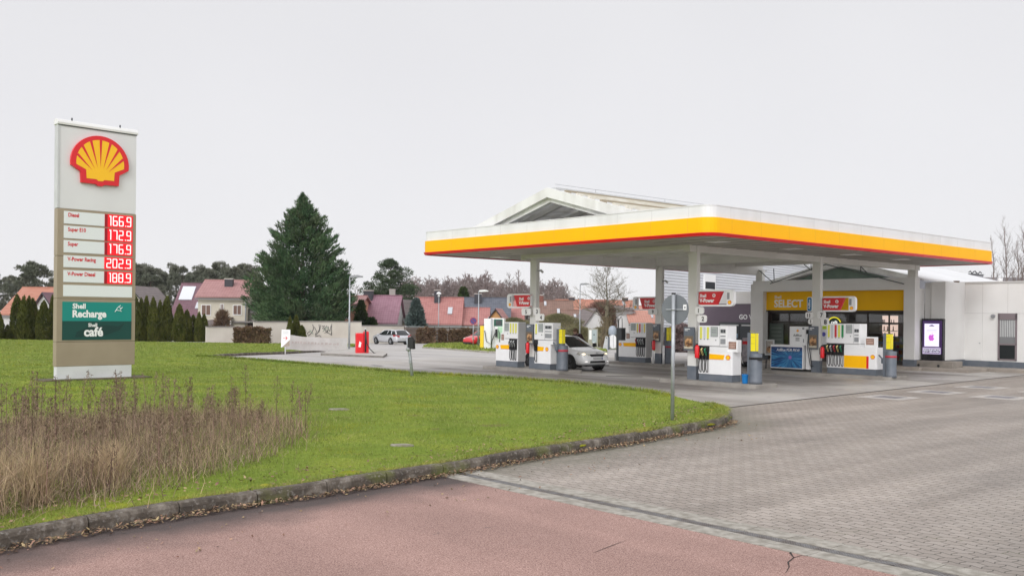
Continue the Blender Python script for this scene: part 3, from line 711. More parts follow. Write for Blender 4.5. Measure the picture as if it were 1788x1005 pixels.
# gable of the shop roof and the pale membrane behind it
g0, g1 = X(u_at(1345, 19.5)), X(uR1) - .1; gm = .5 * (g0 + g1)
mb = MB(); ZA, ZE = 5.14, 4.15
mb.prism_xz([(g0, ZE - .12), (g0, ZE + .06), (gm, ZA + .02), (g1, ZE + .06), (g1, ZE - .12), (gm, ZA - .32)], .35, .55, 0)
mb.build('gable_board', weather, shop)
mb = MB(); mb.prism_xz([(g0 + .5, ZE - .15), (gm, ZA - .34), (g1 - .5, ZE - .15)], .50, .58, 0); mb.build('gable_panel', mat('green_slate', (0.13, 0.19, 0.155), .6, (.16, .22, .18), 2), shop)
mb = MB(); memb = mat('roof_membrane', (0.72, 0.725, 0.73), .5, (.66, .665, .67), .6)
mb.prism_xz([(g0 - .25, ZE - .05), (gm, ZA), (g1 + .25, ZE - .05), (g1 + .25, ZE - .12), (gm, ZA - .07), (g0 - .25, ZE - .12)], .55, 11.4, 0)
mb.build('roof', memb, shop)
# wings
uW0 = u_at(1221, 21.6); HW = 3.98
mb = MB()
mb.box(X(uR1) - .1, X(12.0), 2.9, 11.2, .40, HW, 0)                     # right wing, facade at v = 22
mb.box(X(uR1) - .02, X(u_at(1625, 20.1)), 1.0, 2.9, .45, HW - .02, 0)
mb.box(X(u_at(1625, 19.98)), X(u_at(1650, 19.98)), .88, 2.9, .45, HW + .01, 0)
mb.box(X(uR1) - .3, X(uR1) - .03, .45, 1.0, .45, HW - .3, 0)
mb.build('wall', wallm, shop, bevel=.01)
mb = MB(); mb.box(X(uR1) - .32, X(12.0), 2.88, 11.0, .0, .42); mb.box(X(uR1) - .03, X(u_at(1650, 19.98)) + .01, .86, 2.9, 0, .44); mb.build('plinth', slate, shop)
mb = MB(); mb.box(X(uW0), X(uL0) + .05, 2.5, 6, .15, 3.05, 0); mb.box(X(uW0) - .02, X(uL0) + .05, 2.46, 6, 3.05, 3.72, 1)
mb.text('GO WELL', .36, X(u_at(1290, 21.6)), 2.49, z_at(1300, 557, -10.6, 21.6), 2, bold=.03)
mb.build('side_wing', [mat('plum_wall', (0.135, 0.10, 0.135), .55, (.12, .09, .12), .8), wallm, wink], shop)
mb = MB(); p0, p1 = X(u_at(1255, 21.4)), X(uL0) + .05; zz = z_at(1280, 562.5, -11.3, 21.4)
mb.box(p0, p1, 2.3, 2.5, .16, zz, 0); w_ = (p1 - p0) / 2.6
for k in range(3):
    mb.box(p0 + k * w_ + .03, min(p0 + (k + 1) * w_ - .03, p1), 2.27, 2.3, .25, zz - .12, 1)
    mb.box(p0 + k * w_ + .1, min(p0 + (k + 1) * w_ - .1, p1), 2.262, 2.27, zz - .2, zz - .13, 2)
mb.box(p0 + .08, p0 + .4, 2.255, 2.27, zz - .3, zz - .22, 3); mb.box(p0 + .95, p0 + 1.3, 2.255, 2.27, 1.15, 1.4, 4)
mb.build('parcel_locker', [dgrey, mat('locker_blue', (0.02, .027, .036), .35), lightgrey, wink, mat('screen_blue', (.2, .3, .4), .3)], shop)
# panel joints, flush door, narrow window, lamps on the right wing
mb = MB(); jm = mat('panel_joint', (0.52, 0.51, 0.495), .8)
zj = z_at(1700, 546.5, -1.5, 22)
mb.box(X(uR1) + .6, X(12), 2.895, 2.91, zj - .008, zj + .008)
for px in (1672, 1715, 1759): u = u_at(px, 22); mb.box(X(u) - .006, X(u) + .006, 2.895, 2.91, zj if px > 1715 else .5, HW)
mb.box(X(uR1) - .05, X(12), 2.86, 2.9, HW - .02, HW + .05)
mb.build('panel_joint', jm, shop)
mb = MB(); d0, d1 = X(u_at(1674, 22)), X(u_at(1714.5, 22)); mb.box(d0, d1, 2.885, 2.91, .46, 2.25); dd = mb.build('service_door', wallm, shop, bevel=.006)
mb = MB(); mb.box(d1 - .12, d1 - .06, 2.86, 2.885, 1.2, 1.24); mb.build('handle', gal, dd)
w0, w1 = X(u_at(1743, 22)), X(u_at(1776, 22)); zw0, zw1 = z_at(1760, 628, -.8, 22), z_at(1760, 547, -.8, 22)
mb = MB()
for bx in ((w0, w0 + .07, zw0, zw1), (w1 - .07, w1, zw0, zw1), (w0, w1, zw0, zw0 + .06), (w0, w1, zw1 - .28, zw1), (w0, w1, zw0 + .68, zw0 + .76)): mb.box(bx[0], bx[1], 2.84, 2.92, bx[2], bx[3])
wf = mb.build('window', mat('mauve_frame', (0.20, 0.165, 0.175), .5), shop)
mb = MB(); mb.box(w0 + .06, w1 - .06, 2.872, 2.89, zw0 + .05, zw0 + .7, 0); mb.box(w0 + .06, w1 - .06, 2.872, 2.89, zw0 + .74, zw1 - .26, 1)
for k in range(9): x = w0 + .1 + k * (w1 - w0 - .2) / 8; mb.box(x - .02, x + .02, 2.868, 2.874, zw0 + 1.05, zw1 - .3, 2)
mb.build('pane', [glass, mat('dim_pane', (0.20, .205, .21), .15), lightgrey], wf)
mb = MB(); q = X(u_at(1671, 22)); zl = z_at(1671, 499, -2.6, 22); mb.box(q - .09, q + .09, 2.7, 2.9, zl - .12, zl + .2, 0); mb.box(q - .11, q + .11, 2.68, 2.9, zl + .2, zl + .23, 0)
mb.build('floodlight', mat('brown_box', (.16, .11, .07), .6), shop, bevel=.01)
for px, py in ((1673.5, 554), (1735, 551)):
    q = X(u_at(px, 22)); z = z_at(px, py, -2, 22); mb = MB(); mb.cyl((q, 2.9, z), (q, 2.74, z - .03), .07, .09, 10); mb.build('wall_lamp', midgrey, shop)
# walkway with kerb in front of the shop
mb = MB()
mb.box(uL0 - .6, uR1 + .6, 18.3, 22, -.05, .15); mb.box(uR1 + .6, uR1 + 2.6, 18.6, 22.2, -.05, .147); mb.box(uR1 + 2.6, 12, 20.6, 22.2, -.05, .148); mb.box(uW0 - .3, uL0 - .6, 20.9, 22, -.05, .146)
for k in range(24): q = uL0 - .6 + k; 
structure(mb.build('walkway', mat('walkway_concrete', (0.33, 0.29, 0.25), .8, (.25, .22, .19), 1.5), loc=ST(0, 0), rot=SROT, bevel=.015))

# ------------------------------------------------------------------ corrugated warehouse behind
ca, sa = .57, .82
P0 = at(1150, 520, 74)
wh = thing('warehouse', 'big light grey corrugated metal warehouse rising behind the shop', 'warehouse', (P0.x, P0.y, gz(P0.y)), math.atan2(sa, ca))
mb = MB(); Hh = 8.2; L_ = 60; n = 34
for k in range(n):
    z0, z1 = .3 + (Hh - .3) * k / n, .3 + (Hh - .3) * (k + 1) / n; zm = z0 + (z1 - z0) * .55
    mb.raw([(0, 0, z0), (L_, 0, z0), (L_, -.05, zm), (0, -.05, zm), (0, 0, z1), (L_, 0, z1)], [(0, 1, 2, 3), (3, 2, 5, 4)], 0)
mb.prism_xy([(0, .01), (L_, .01), (L_ + 10, 18), (18 * (.155 * ca + sa) / (-.155 * sa + ca) + .5, 18)], 0, Hh, 0); mb.box(-.05, L_ + .1, -.12, .3, Hh, Hh + .25, 1)
mb.build('wall', [mat('ribbed_metal', (0.60, 0.615, 0.65), .4, (.55, .565, .60), .3), lightgrey], wh)
def on_wall(px, py):                          # where the sight line meets the warehouse wall
    d = ray(px, py); c = (Vector((0, 0, HCAM)) - Vector((P0.x, P0.y, 0)))
    nrm = Vector((-sa, ca, 0)); t = -c.dot(nrm) / d.dot(nrm); q = Vector((0, 0, HCAM)) + d * t
    return (q.x - P0.x) * ca + (q.y - P0.y) * sa, q.z - gz(P0.y)
x0, z1 = on_wall(1228, 478); x1, z0 = on_wall(1247, 507)
mb = MB(); mb.box(x0, x1, -.14, 0, z0, z1, 0); wf = mb.build('window', wink, wh)
mb = MB(); zmid = z0 + (z1 - z0) * .52; mb.box(x0 + .15, x1 - .15, -.155, -.14, z0 + .1, zmid); mb.build('pane', glass, wf)
# ------------------------------------------------------------------ price pylon
PA = .79; pdx, pdy = math.cos(PA), math.sin(PA)
py0 = at(97.6, 640, 29.3)
pyl = thing('price_pylon', 'tall white and tan price pylon with big shell emblem and red digit prices', 'price sign', (py0.x, py0.y, .12), PA)
PW = 2.45; Zp = lambda z: z - .12
def pz(y_left): return 2.25 + (at(97.6, y_left, 29.3).z - 2.25) - .12
mb = MB(); mb.box(.02, PW - .10, .01, .24, -.1, pz(640.5) + .02); mb.build('pedestal', mat('pedestal_white', (.68, .69, .69), .6, (.60, .61, .60), 1.5), pyl, bevel=.01)
mb = MB(); z0, z1 = pz(640), pz(362.5)
for a, b_ in ((640, 597.5), (596.8, 521.3), (520.5, 446.5), (445.8, 363)): mb.box(0, PW, 0, .27, pz(a), pz(b_))
mb.box(.02, PW - .02, .02, .25, z0, z1); mb.build('tan_body', tan, pyl, bevel=.012)
mb = MB(); mb.box(.01, PW - .01, .012, .26, z1, pz(211)); mb.build('white_head', mat('head_white', (.70, .70, .70), .35, (.66, .66, .66), .8), pyl, bevel=.008)
mb = MB(); mb.box(-.005, .06, .0, .28, z1, pz(208)); mb.build('edge_profile', lightgrey, pyl)
mb = MB(); zt = pz(216)
mb.prism_yz([(-.02, zt), (-.03, zt + .06), (.0, zt + .14), (.13, zt + .18), (.27, zt + .14), (.30, zt + .06), (.29, zt)], -.03, PW + .03)
for x in (.45, 1.95): mb.cyl((x, .13, zt + .17), (x, .13, zt + .26), .025, n=8, m=1)
mb.box(.0, PW, -.012, .0, zt - .03, zt, 1); mb.build('top_cap', [white, dgrey], pyl)
mb = MB(); pecten(mb, PW * .512, pz(318), 1.80, .012, 0, 1, .10); mb.build('shell_emblem', [red, mat('emblem_yellow', (.95, .52, .005), .35), ], pyl)
SEG = {'0': 'abcdef', '1': 'bc', '2': 'abged', '3': 'abgcd', '6': 'afgedc', '7': 'abc', '8': 'abcdefg', '9': 'abfgcd'}
def digits(mb, s, xr, z, h, w, y, m):            # rounded stroke digits, right aligned
    t = h * .054; x = xr
    for ch in reversed(s):
        if ch == '.':
            x -= t * 2.6; mb.box(x, x + t * 1.8, y, y + .004, z, z + t * 1.8, m); x -= t * .6; continue
        x -= w * 1.04 if ch != '1' else w * .66
        sg = SEG[ch]; X0, X1, Z0, Zm, Z1 = x, x + w * .82, z, z + h / 2, z + h
        if ch == '1': mb.box(X0 + w * .25, X0 + w * .25 + 2 * t * .9, y, y + .004, Z0, Z1, m); mb.box(X0 + w * .08, X0 + w * .25, y, y + .004, Z1 - 1.8 * t, Z1, m); continue
        q = t * .9
        for c, (a, b_, c_, d) in {'a': (X0 + q, X1 - q, Z1 - 2*q, Z1), 'd': (X0 + q, X1 - q, Z0, Z0 + 2*q), 'g': (X0 + q, X1 - q, Zm - q, Zm + q), 'f': (X0, X0 + 2*q, Zm, Z1 - q), 'e': (X0, X0 + 2*q, Z0 + q, Zm), 'b': (X1 - 2*q, X1, Zm, Z1 - q), 'c': (X1 - 2*q, X1, Z0 + q, Zm)}.items():
            if c in sg: mb.box(a, b_, y + (.0005 if c in 'adg' else 0), y + .004, c_, d, m)
ledred = mat('led_red', (.35, .0, .005), .4, emit=(1.0, .006, .018), es=.62)
leddark = mat('led_dark', (.10, .0, .003), .4, emit=(.35, .0, .005), es=.5)
ledw = mat('led_digit', (.9, .5, .5), .4, emit=(1.0, .70, .70), es=.98)
whiteplate = mat('backlit_white', (.74, .77, .77), .35)
rows = [('Diesel', '166.9', 389, 367), ('Super E10', '172.9', 414.5, 392.5), ('Super', '176.9', 439.5, 418), ('V-Power Racing', '202.9', 465.5, 444.5), ('V-Power Diesel', '188.9', 491.5, 470.5)]
for name, val, yb, yt in rows:
    z0, z1 = pz(yb), pz(yt); mb = MB()
    mb.box(.19, 1.43, -.012, .0, z0, z1, 0); mb.text(name, .165, .31, -.016, z1 - .165, 1, bold=.03, sx=.80)
    mb.box(1.43, 2.33, -.02, .0, z0 - .015, z1 + .005, 2)
    if val[0] == '1': mb.box(1.43, 1.52, -.0215, .0, z0 - .013, z1 + .003, 3)
    h = z1 - z0; digits(mb, val, 2.318, z0 + .032, h - .07, .186, -.027, 4)
    mb.build('price_row', [whiteplate, darkred, ledred, leddark, ledw], pyl)
mb = MB(); mb.box(.19, 2.33, -.012, 0, pz(516.5), pz(496.5)); mb.build('blank_row', whiteplate, pyl)
mb = MB(); z0, z1, zm = pz(593.5), pz(526), pz(560)
mb.box(.17, 2.32, -.015, 0, zm, z1, 0); mb.box(.17, 2.32, -.014, 0, z0, zm, 1)
leaf = [(.55, z0 + .08), (.9, z0 + .10), (1.5, z0 + .14), (1.95, z0 + .3), (2.1, zm - .05), (1.9, zm - .16), (1.4, zm - .12), (.9, z0 + .38), (.6, z0 + .25)]
mb.poly([(x, -.0165, z) for x, z in leaf], 2)
mb.text('Shell', .215, .47, -.019, z1 - .205, 3, bold=.035); mb.text('Recharge', .30, .46, -.019, z1 - .47, 3, bold=.04, sx=.93)
for pts in ([(1.78, z1 - .30), (1.84, z1 - .22)], [(1.83, z1 - .22), (1.90, z1 - .13), (1.98, z1 - .20), (1.93, z1 - .26), (1.83, z1 - .24)], [(1.92, z1 - .13), (1.96, z1 - .09)], [(1.97, z1 - .19), (2.03, z1 - .15)], [(1.95, z1 - .27), (2.0, z1 - .28)]):
    mb.tube([(x, -.02, z) for x, z in pts], .011, 5, 3)
mb.text('Shell', .15, .95, -.019, zm - .175, 3, bold=.03); mb.text('caf\u00e9', .39, .82, -.019, z0 + .12, 3, bold=.035, sx=.95)
mb.build('service_panel', [mat('teal', (.0, .235, .20), .4), mat('deep_green', (.0, .055, .045), .4), mat('deep_green_leaf', (.0, .035, .03), .4), wink], pyl)
mb = MB(); mb.box(-.45, PW + .45, -.35, .6, -.10, .055); mb.build('foundation', mat('earthy_slab', (.12, .09, .06), .95, (.07, .08, .03), 3, .6, 12), pyl, bevel=.03)

# ------------------------------------------------------------------ pump islands
isl = mat('island_concrete', (.31, .29, .26), .8, (.22, .20, .18), 1.6, .2, 40)
def island(label, u0, u1, v0, v1, h=.13):
    mb = MB(); pts = rrect(u0 - u0, u1 - u0, 0, v1 - v0, .22, 5); mb.prism_xy(pts, -.05, h, 0)
    o = mb.build('pump_island', isl, loc=ST(u0, v0, 0), rot=SROT, bevel=.015)
    tag(o, label, 'kerb island', 'concrete pump islands'); return o
island('concrete pump island under the nearest canopy column with the blue bucket on it', -4.3, u_at(1337, 3.4), 2.72, 4.25)
island('concrete pump island under the leftmost canopy column beside the white hatchback', u_at(845, 2.9), u_at(994, 3.4), 2.72, 4.25)
island('concrete pump island furthest back, carrying the single pump numbered 9', u_at(1066, 11.0), u_at(1180, 11.4), 10.75, 12.2)
island('concrete pump island carrying the blue fluid dispenser and the five nozzle pump', u_at(1322, 11.2), u_at(1566, 11.2), 10.6, 12.2)

# ------------------------------------------------------------------ fuel pumps
noz_cols = {'y': (.82, .68, .25), 'w': (.6, .62, .62), 'r': (.6, .05, .07), 'g': (.02, .30, .14), 'k': (.02, .02, .02)}
for k, c in noz_cols.items(): mat('nozzle_' + k, c, .4)
lab_cols = {'y': (.72, .70, .10), 'w': (.58, .61, .63), 'r': (.60, .03, .04), 'g': (.02, .26, .08), 'o': (.75, .62, .12)}
for k, c in lab_cols.items(): mat('grade_' + k, c, .4)
panel_grey = mat('pump_side_grey', (.50, .50, .50), .4, (.46, .46, .46), 3)
dispm = mat('pump_display', (.38, .42, .40), .25)
def pump(label, u, v, L, D, low, up, nozx, nozzles, labx, labels, disp, stripe=None, pect=None, term=None, screen=None, big=None, flip=False, H=1.86, lowtop=1.0):
    t = sthing('fuel_pump', label, 'fuel pump', u, v, .13, 'fuel pumps on the islands')
    mb = MB(); mb.box(.03, L - .03, .015, D - .015, 0, .235); mb.build('plinth', slate, t, bevel=.012)
    mb = MB(); mb.prism_xy(rrect(low[0], low[1], 0, D, .05, 3), .235, lowtop, 0)
    if flip: mb.box(up[0], up[1], .004, D, lowtop, 1.12)
    mb.build('lower_cabinet', whitep, t)
    mb = MB(); mb.box(up[0], up[1], .012, D - .012, 1.0 if not flip else .24, 1.155, 0); mb.box(up[0], up[1], 0.03, D - .03, 1.155, 1.18, 1); mb.box(up[0], up[1], 0, D, 1.18, H, 0)
    if flip: mb.box(up[1] - .001, up[1] + .02, .01, D - .01, .26, H - .02, 1)
    mb.build('display_cabinet', [whitep, panel_grey], t, bevel=.014)
    # nozzle bay
    n0, n1 = nozx; mb = MB(); mb.box(n0, n1, -.02, .02, .72, 1.17, 0); mb.box(n0 - .012, n0, -.03, .02, .72, 1.17, 0); mb.box(n1, n1 + .012, -.03, .02, .72, 1.17, 0)
    mb.build('nozzle_bay', black, t)
    w = (n1 - n0) / len(nozzles)
    for i, c in enumerate(nozzles):
        x = n0 + w * (i + .5); mb = MB()
        mb.box(x - w * .34, x + w * .34, -.07, -.015, .74, .92, 0)
        mb.tube([(x + .01, -.055, .86), (x - .01, -.10, .98), (x - .015, -.13, 1.06), (x + .01, -.10, 1.10)], [.030, .032, .026, .016], 7, 1)
        mb.tube([(x + .03, -.10, .9), (x + .035, -.155, .97), (x + .02, -.15, 1.04)], .012, 5, 0)
        nz = mb.build('nozzle', [black, MATS['nozzle_' + c]], t)
        mb = MB(); mb.tube([(x, -.05, .76), (x - .02, -.06, .55), (x - .015, -.055, .38), (x + w * .25, -.05, .29), (x + w * .45, -.045, .30), (x + w * .42, -.04, .52), (x + w * .40, -.03, .76)], .014, 6)
        mb.build('hose', black, nz)
    for i, c in enumerate(labels):
        x = labx[0] + (labx[1] - labx[0]) * (i + .5) / len(labels); mb = MB()
        mb.box(x - .045, x + .045, -.006, 0, 1.42, H - .05, 0); mb.box(x - .02, x + .02, -.012, -.006, 1.385, 1.41, 1); mb.build('grade_label', [MATS['grade_' + c], black], t)
    mb = MB(); a, b_ = disp; mb.box(a, b_, -.012, 0, H - .37, H - .04, 0); mb.box(a + .02, b_ - .02, -.016, -.01, H - .35, H - .06, 1)
    for k in range(2): mb.box(a + .05, b_ - .06, -.019, -.015, H - .16 - k * .08, H - .12 - k * .08, 0)
    mb.box((a + b_) / 2 + .05, (a + b_) / 2 + .08, -.02, 0, H - .5, H - .46, 0)
    mb.build('display', [midgrey, dispm], t)
    if term:
        a, b_ = term; mb = MB(); mb.box(a - .01, a - .004, -.003, .0, 1.19, H - .01, 1)
        for zz, hh in ((1.62, .13), (1.50, .04), (1.26, .17)): mb.box(a + .03, b_ - .03, -.016, 0, zz, zz + hh, 0)
        for k in range(2): mb.box(a + .05 + k * (b_ - a) * .4, a + .05 + k * (b_ - a) * .4 + (b_ - a) * .3, -.019, -.015, 1.64, 1.73, 1)
        mb.build('payment_terminal', [midgrey, dgrey], t)
    if stripe:
        a, b_, dr = stripe; mb = MB(); s_ = .045
        pts = [(a, .735), (b_ - s_, .735), (b_, .895), (a, .915)] if dr > 0 else [(a + s_, .735), (b_, .735), (b_, .915), (a, .895)]
        mb.prism_xz(pts, -.008, 0, 0); mb.box(a + (.0 if dr > 0 else s_), b_ - (s_ if dr > 0 else 0), -.010, -.007, .733, .75, 1); mb.build('yellow_stripe', [yellow, mat('stripe_orange', (.75, .25, .01), .4)], t)
    if big:
        a, b_ = big; mb = MB(); mb.box(a, b_ - .09, -.008, 0, .26, .73, 0); mb.box(b_ - .09, b_, -.009, 0, .255, .725, 1); mb.build('yellow_stripe', [yellow, red], t)
    if pect:
        mb = MB(); pecten(mb, pect, .73 if not big else .62, .19, -.002, 0, 1, .004); mb.build('shell_emblem', [red, MATS['emblem_yellow']], t)
    if screen:
        a, b_ = screen; mb = MB(); mb.box(a, b_, .05, .28, lowtop, lowtop + .40, 0); mb.box(a + .05, b_ - .05, .04, .06, lowtop + .10, lowtop + .34, 1)
        for k in range(3): mb.box(a + .07, b_ - .08, .036, .05, lowtop + .14 + k * .06, lowtop + .17 + k * .06, 2)
        mb.build('offer_screen', [whitep, mat('screen_brown', (.18, .09, .06), .3, (.35, .2, .14), 12), mat('screen_text', (.55, .40, .35), .4)], t, bevel=.012)
    return t
# island under the nearest column
u0 = u_at(1219, 3.2); f = lambda px, v=3.2: u_at(px, v) - u0
pump('white three nozzle pump at the nearest column, next to the blue bucket', u0, 3.2, f(1279), .52, (0, f(1279)), (0, f(1269.5)), (f(1220.5), f(1238)), 'ywy' if 0 else 'yyg', (f(1221), f(1239)), 'ywy', (f(1241), f(1253.5)), (f(1239), f(1265.5), 1), f(1271.5), (f(1257), f(1268)), (f(1268.5), f(1286)))
# left island: tall side right, then the pump right of the column
u1 = u_at(865, 3.2); f = lambda px, v=3.2: u_at(px, v) - u1
pump('white pump standing left of the leftmost column, its low cabinet to the left', u1, 3.2, f(904), .44, (0, f(904)), (f(880), f(904)), (f(890.3), f(902.5)), 'www', (f(889), f(903)), 'yyy', (f(881), f(888)), (f(873.5), f(889.5), -1), f(868.5), None, (f(872.5), f(879.6)), flip=True)
u2 = u_at(932.6, 3.05); f = lambda px, v=3.05: u_at(px, v) - u2
pump('white pump beside the white hatchback, below the number 4 plate', u2, 3.05, f(961), .44, (0, f(961)), (0, f(965)), (f(933.8), f(938.6)), 'k', (f(934), f(938)), 'y', (f(940), f(948)), (f(938.8), f(950), 1), f(955), (f(951), f(964)), None)
u3 = u_at(1079.5, 11.1); f = lambda px, v=11.1: u_at(px, v) - u3
pump('white pump on the furthest island, left of the column with the number 9 plate', u3, 11.1, f(1127.5), .46, (0, f(1127.5)), (f(1100.3), f(1127.5)), (f(1111), f(1126.5)), 'rwww', (f(1111), f(1127)), 'orwo', (f(1101.5), f(1109.5)), (f(1088), f(1110), -1), f(1083), None, (f(1091), f(1099.6)), flip=True)
u4 = u_at(1443, 11.1); f = lambda px, v=11.1: u_at(px, v) - u4
pump('long white five nozzle pump with big yellow panel in front of the shop window', u4, 11.1, f(1531), .55, (0, f(1531)), (0, f(1501)), (f(1444.5), f(1473.5)), 'ywryg', (f(1444), f(1474)), 'ywryg', (f(1477), f(1488)), None, f(1524), (f(1490.5), f(1500.5)), (f(1509), f(1527)), big=(f(1474), f(1517)), H=1.95, lowtop=1.06)
# blue additive dispenser
ua = u_at(1345.5, 11.1); f = lambda px, v=11.1: u_at(px, v) - ua
t = sthing('additive_dispenser', 'white additive dispenser with blue light ray poster on its low front', 'dispenser', ua, 11.1, .10)
mb = MB(); mb.box(0, f(1402), 0, .75, .12, 1.08, 0); mb.box(f(1376.5), f(1405), .08, .75, 1.08, 1.84, 0); mb.build('cabinet', whitep, t, bevel=.015)
mb = MB(); mb.box(.03, f(1402) - .02, .03, .7, 0, .12); mb.build('plinth', black, t)
def m_rays():
    m, N, L, b = nodes('blue_ray_poster'); t_ = NT(m); tc = N.new('ShaderNodeTexCoord'); x = t_.xyz(tc.outputs['Object'])
    dx = t_.math('SUBTRACT', x[0], f(1380)); dz = t_.math('SUBTRACT', x[2], .58)
    an = t_.math('ARCTAN2', dz, dx); r = t_.math('SQRT', t_.math('ADD', t_.math('MULTIPLY', dx, dx), t_.math('MULTIPLY', dz, dz)))
    nz = t_.noise(t_.comb(t_.math('MULTIPLY', an, 7.0), t_.math('MULTIPLY', r, .5)), 2.2, 5, .7)
    c = t_.ramp(nz, (.40, (.0, .02, .09)), (.52, (.01, .13, .36)), (.60, (.05, .36, .62)), (.70, (.55, .8, .9)))
    g = t_.maprange(r, 0, .10, .9, 0); c = t_.mix(g, c, (.55, .12, .5))
    top = t_.maprange(x[2], .72, .95, 0, .8); c = t_.mix(top, c, (.015, .02, .10))
    L.new(c, b.inputs['Base Color']); b.inputs['Roughness'].default_value = .3; return m
mb = MB(); mb.box(.04, f(1401), -.012, 0, .16, 1.0, 0); mb.text('AdBlue F\u00dcR PKW', .15, .30, -.016, .83, 1, bold=.012, shear=.15, sx=.95); mb.build('poster', [m_rays(), wink], t)
mb = MB(); a, b_ = f(1376.5), f(1405); c_ = (a + b_) / 2; mb.text('AdBlue', .13, c_, .074, 1.44, 0, 'CENTER', .012); pecten(mb, c_, 1.62, .11, .078, 1, 2, .003)
for k in range(3): mb.box(c_ - .09, c_ + .09, .074, .08, 1.36 - k * .05, 1.38 - k * .05, 0)
mb.box(b_ - .16, b_ - .07, .072, .08, 1.72, 1.80, 3); mb.box(b_ - .12, b_ - .08, .072, .08, 1.2, 1.34, 3); mb.build('front_marks', [ink, red, MATS['emblem_yellow'], midgrey], t)
mb = MB(); q = b_ + .12; mb.box(q - .06, q + .03, .0, .3, 1.55, 1.72, 0); mb.tube([(q, .1, 1.6), (q + .02, .05, 1.2), (q + .12, .03, .7), (q + .18, .03, .3), (q + .25, .05, .25)], .016, 6); mb.tube([(q - .02, .1, 1.6), (q + .0, .0, 1.0), (q + .14, .0, .3), (q + .2, .02, .22)], .014, 6); mb.build('hose', black, t)
mb = MB(); mb.box(b_ + .0, b_ + .22, .1, .7, .12, 1.80); mb.build('side_unit', whitep, t, bevel=.01)

# ------------------------------------------------------------------ signs on the columns
def fuel_sign(label, x0, x1, y0, y1, v, side, ref):
    ua_, ub_ = u_at(x0, v), u_at(x1, v); z0, z1 = z_at((x0 + x1) / 2, y1, ref, v), z_at((x0 + x1) / 2, y0, ref, v)
    t = sthing('grade_sign', label, 'fuel sign', ua_, v, z0, 'red fuel grade signs on the columns'); W, Hs = ub_ - ua_, z1 - z0; e = .055
    mb = MB(); o = rrect(0, W, 0, Hs, .14 if side else .14, 4); o2 = rrect(e, W - e, e, Hs - e, .06, 4); n = len(o); b0 = len(mb.v)
    for pts, yy in ((o, 0), (o2, 0), (o2, .12), (o, .12)): mb.v += [(x, yy, z) for x, z in pts]
    for k in range(4):
        for i in range(n):
            j = (i + 1) % n; mb.face([b0 + k*n + i, b0 + k*n + j, b0 + ((k+1)%4)*n + j, b0 + ((k+1)%4)*n + i], 0)
    cw = W * .20
    x_a, x_b = ((W - cw, W - e + .002) if side > 0 else (e - .002, cw))
    mb.box(x_a, x_b, .01, .11, e - .002, Hs - e + .002, 0)
    gx = x_a + .02 if side > 0 else x_b - .12
    mb.box(gx, gx + .10, .004, .02, Hs * .42, Hs - .10, 1)
    mb.build('frame', [whitep, midgrey], t)
    mb = MB()
    if side > 0: p_ = [(e * .3, e), (W * .53, e), (W * .68, Hs - e), (e * .3, Hs - e)]
    else: p_ = [(W * .44, e), (W - e * .3, e), (W - e * .3, Hs - e), (W * .30, Hs - e)]
    mb.prism_xz(p_, .0, .11, 0)
    tx = W * .06 if side > 0 else W * .52
    mb.text('Shell', Hs * .26, tx, -.004, Hs * .56, 1, bold=.035); mb.text('V-Power', Hs * .33, tx, -.004, Hs * .25, 1, bold=.04, sx=.90)
    rx = W * .46 if side > 0 else W * .93; rr = Hs * .085
    mb.tube([(rx + rr * math.cos(R(a)), -.006, Hs * .66 + rr * math.sin(R(a))) for a in range(0, 361, 30)], .018, 5, 1)
    mb.build('red_panel', [darkred, wink], t)
    mb = MB(); pecten(mb, (x_a + x_b) / 2, Hs * .12, .155, .008, 0, 1, .004); mb.build('shell_emblem', [red, MATS['emblem_yellow']], t)
    return t
fuel_sign('red fuel sign on the nearest column, reaching right in front of the plum wall', 1217.5, 1280.5, 506.5, 535, 3.15, 1, -2.9)
fuel_sign('red fuel sign on the leftmost column, in front of the dark blue house roof', 884.5, 925.5, 513, 537.5, 3.15, -1, -12.5)
fuel_sign('small red fuel sign on the back column, directly left of the round grey traffic sign', 1104, 1144, 518, 541.5, 11.13, -1, -12.5)
fuel_sign('red fuel sign in front of the yellow shop band, on the column by the shop', 1434, 1493, 517.5, 544, 11.13, 1, -2.8)
def plate(num, px0, px1, py0_, py1, v, label, lx=None):
    u_, ub_ = u_at(px0, v), u_at(px1, v); rf = (u_ + ub_) / 2; z0, z1 = z_at(px0, py1, rf, v), z_at(px0, py0_, rf, v)
    mb = MB(); W, Hh_ = ub_ - u_, z1 - z0; mb.prism_xz(rrect(0, W, 0, Hh_, .08, 4), 0, .04, 0)
    mb.text(num, Hh_ * .78, W * .5 if lx is None else lx * W, -.004, Hh_ * .22, 1, 'CENTER', .035)
    o = mb.build('number_plate', [mat('plate_white', (.80, .79, .77), .5), ink], loc=ST(u_, v, z0), rot=SROT); tag(o, label, 'number plate', 'pump number plates')
plate('5', 910, 926, 538, 550, 3.12, 'white plate with the number 5 left of the leftmost column')
plate('3', 930.5, 941.5, 537, 549.5, 3.11, 'white plate with the number 3 on the leftmost column', .6)
plate('4', 934, 949, 547.5, 559.5, 3.09, 'white plate with the number 4 below the number 3 plate', .68)
plate('1', 1213, 1228, 535.5, 548, 3.12, 'white plate with the number 1 on the nearest column', .4)
plate('2', 1217, 1233, 549.5, 562.5, 3.10, 'white plate with the number 2 on the nearest column', .62)
plate('9', 1131, 1147, 538.5, 549, 11.1, 'white plate with the number 9 left of the back column', .52)
plate('11', 1405.5, 1419, 544.5, 555.5, 11.1, 'white plate with the number 11 below the blue sign', .45)
plate('1', 1410.5, 1418, 556, 565.5, 11.12, 'narrow white plate showing a 1, directly below the number 11 plate', .6)
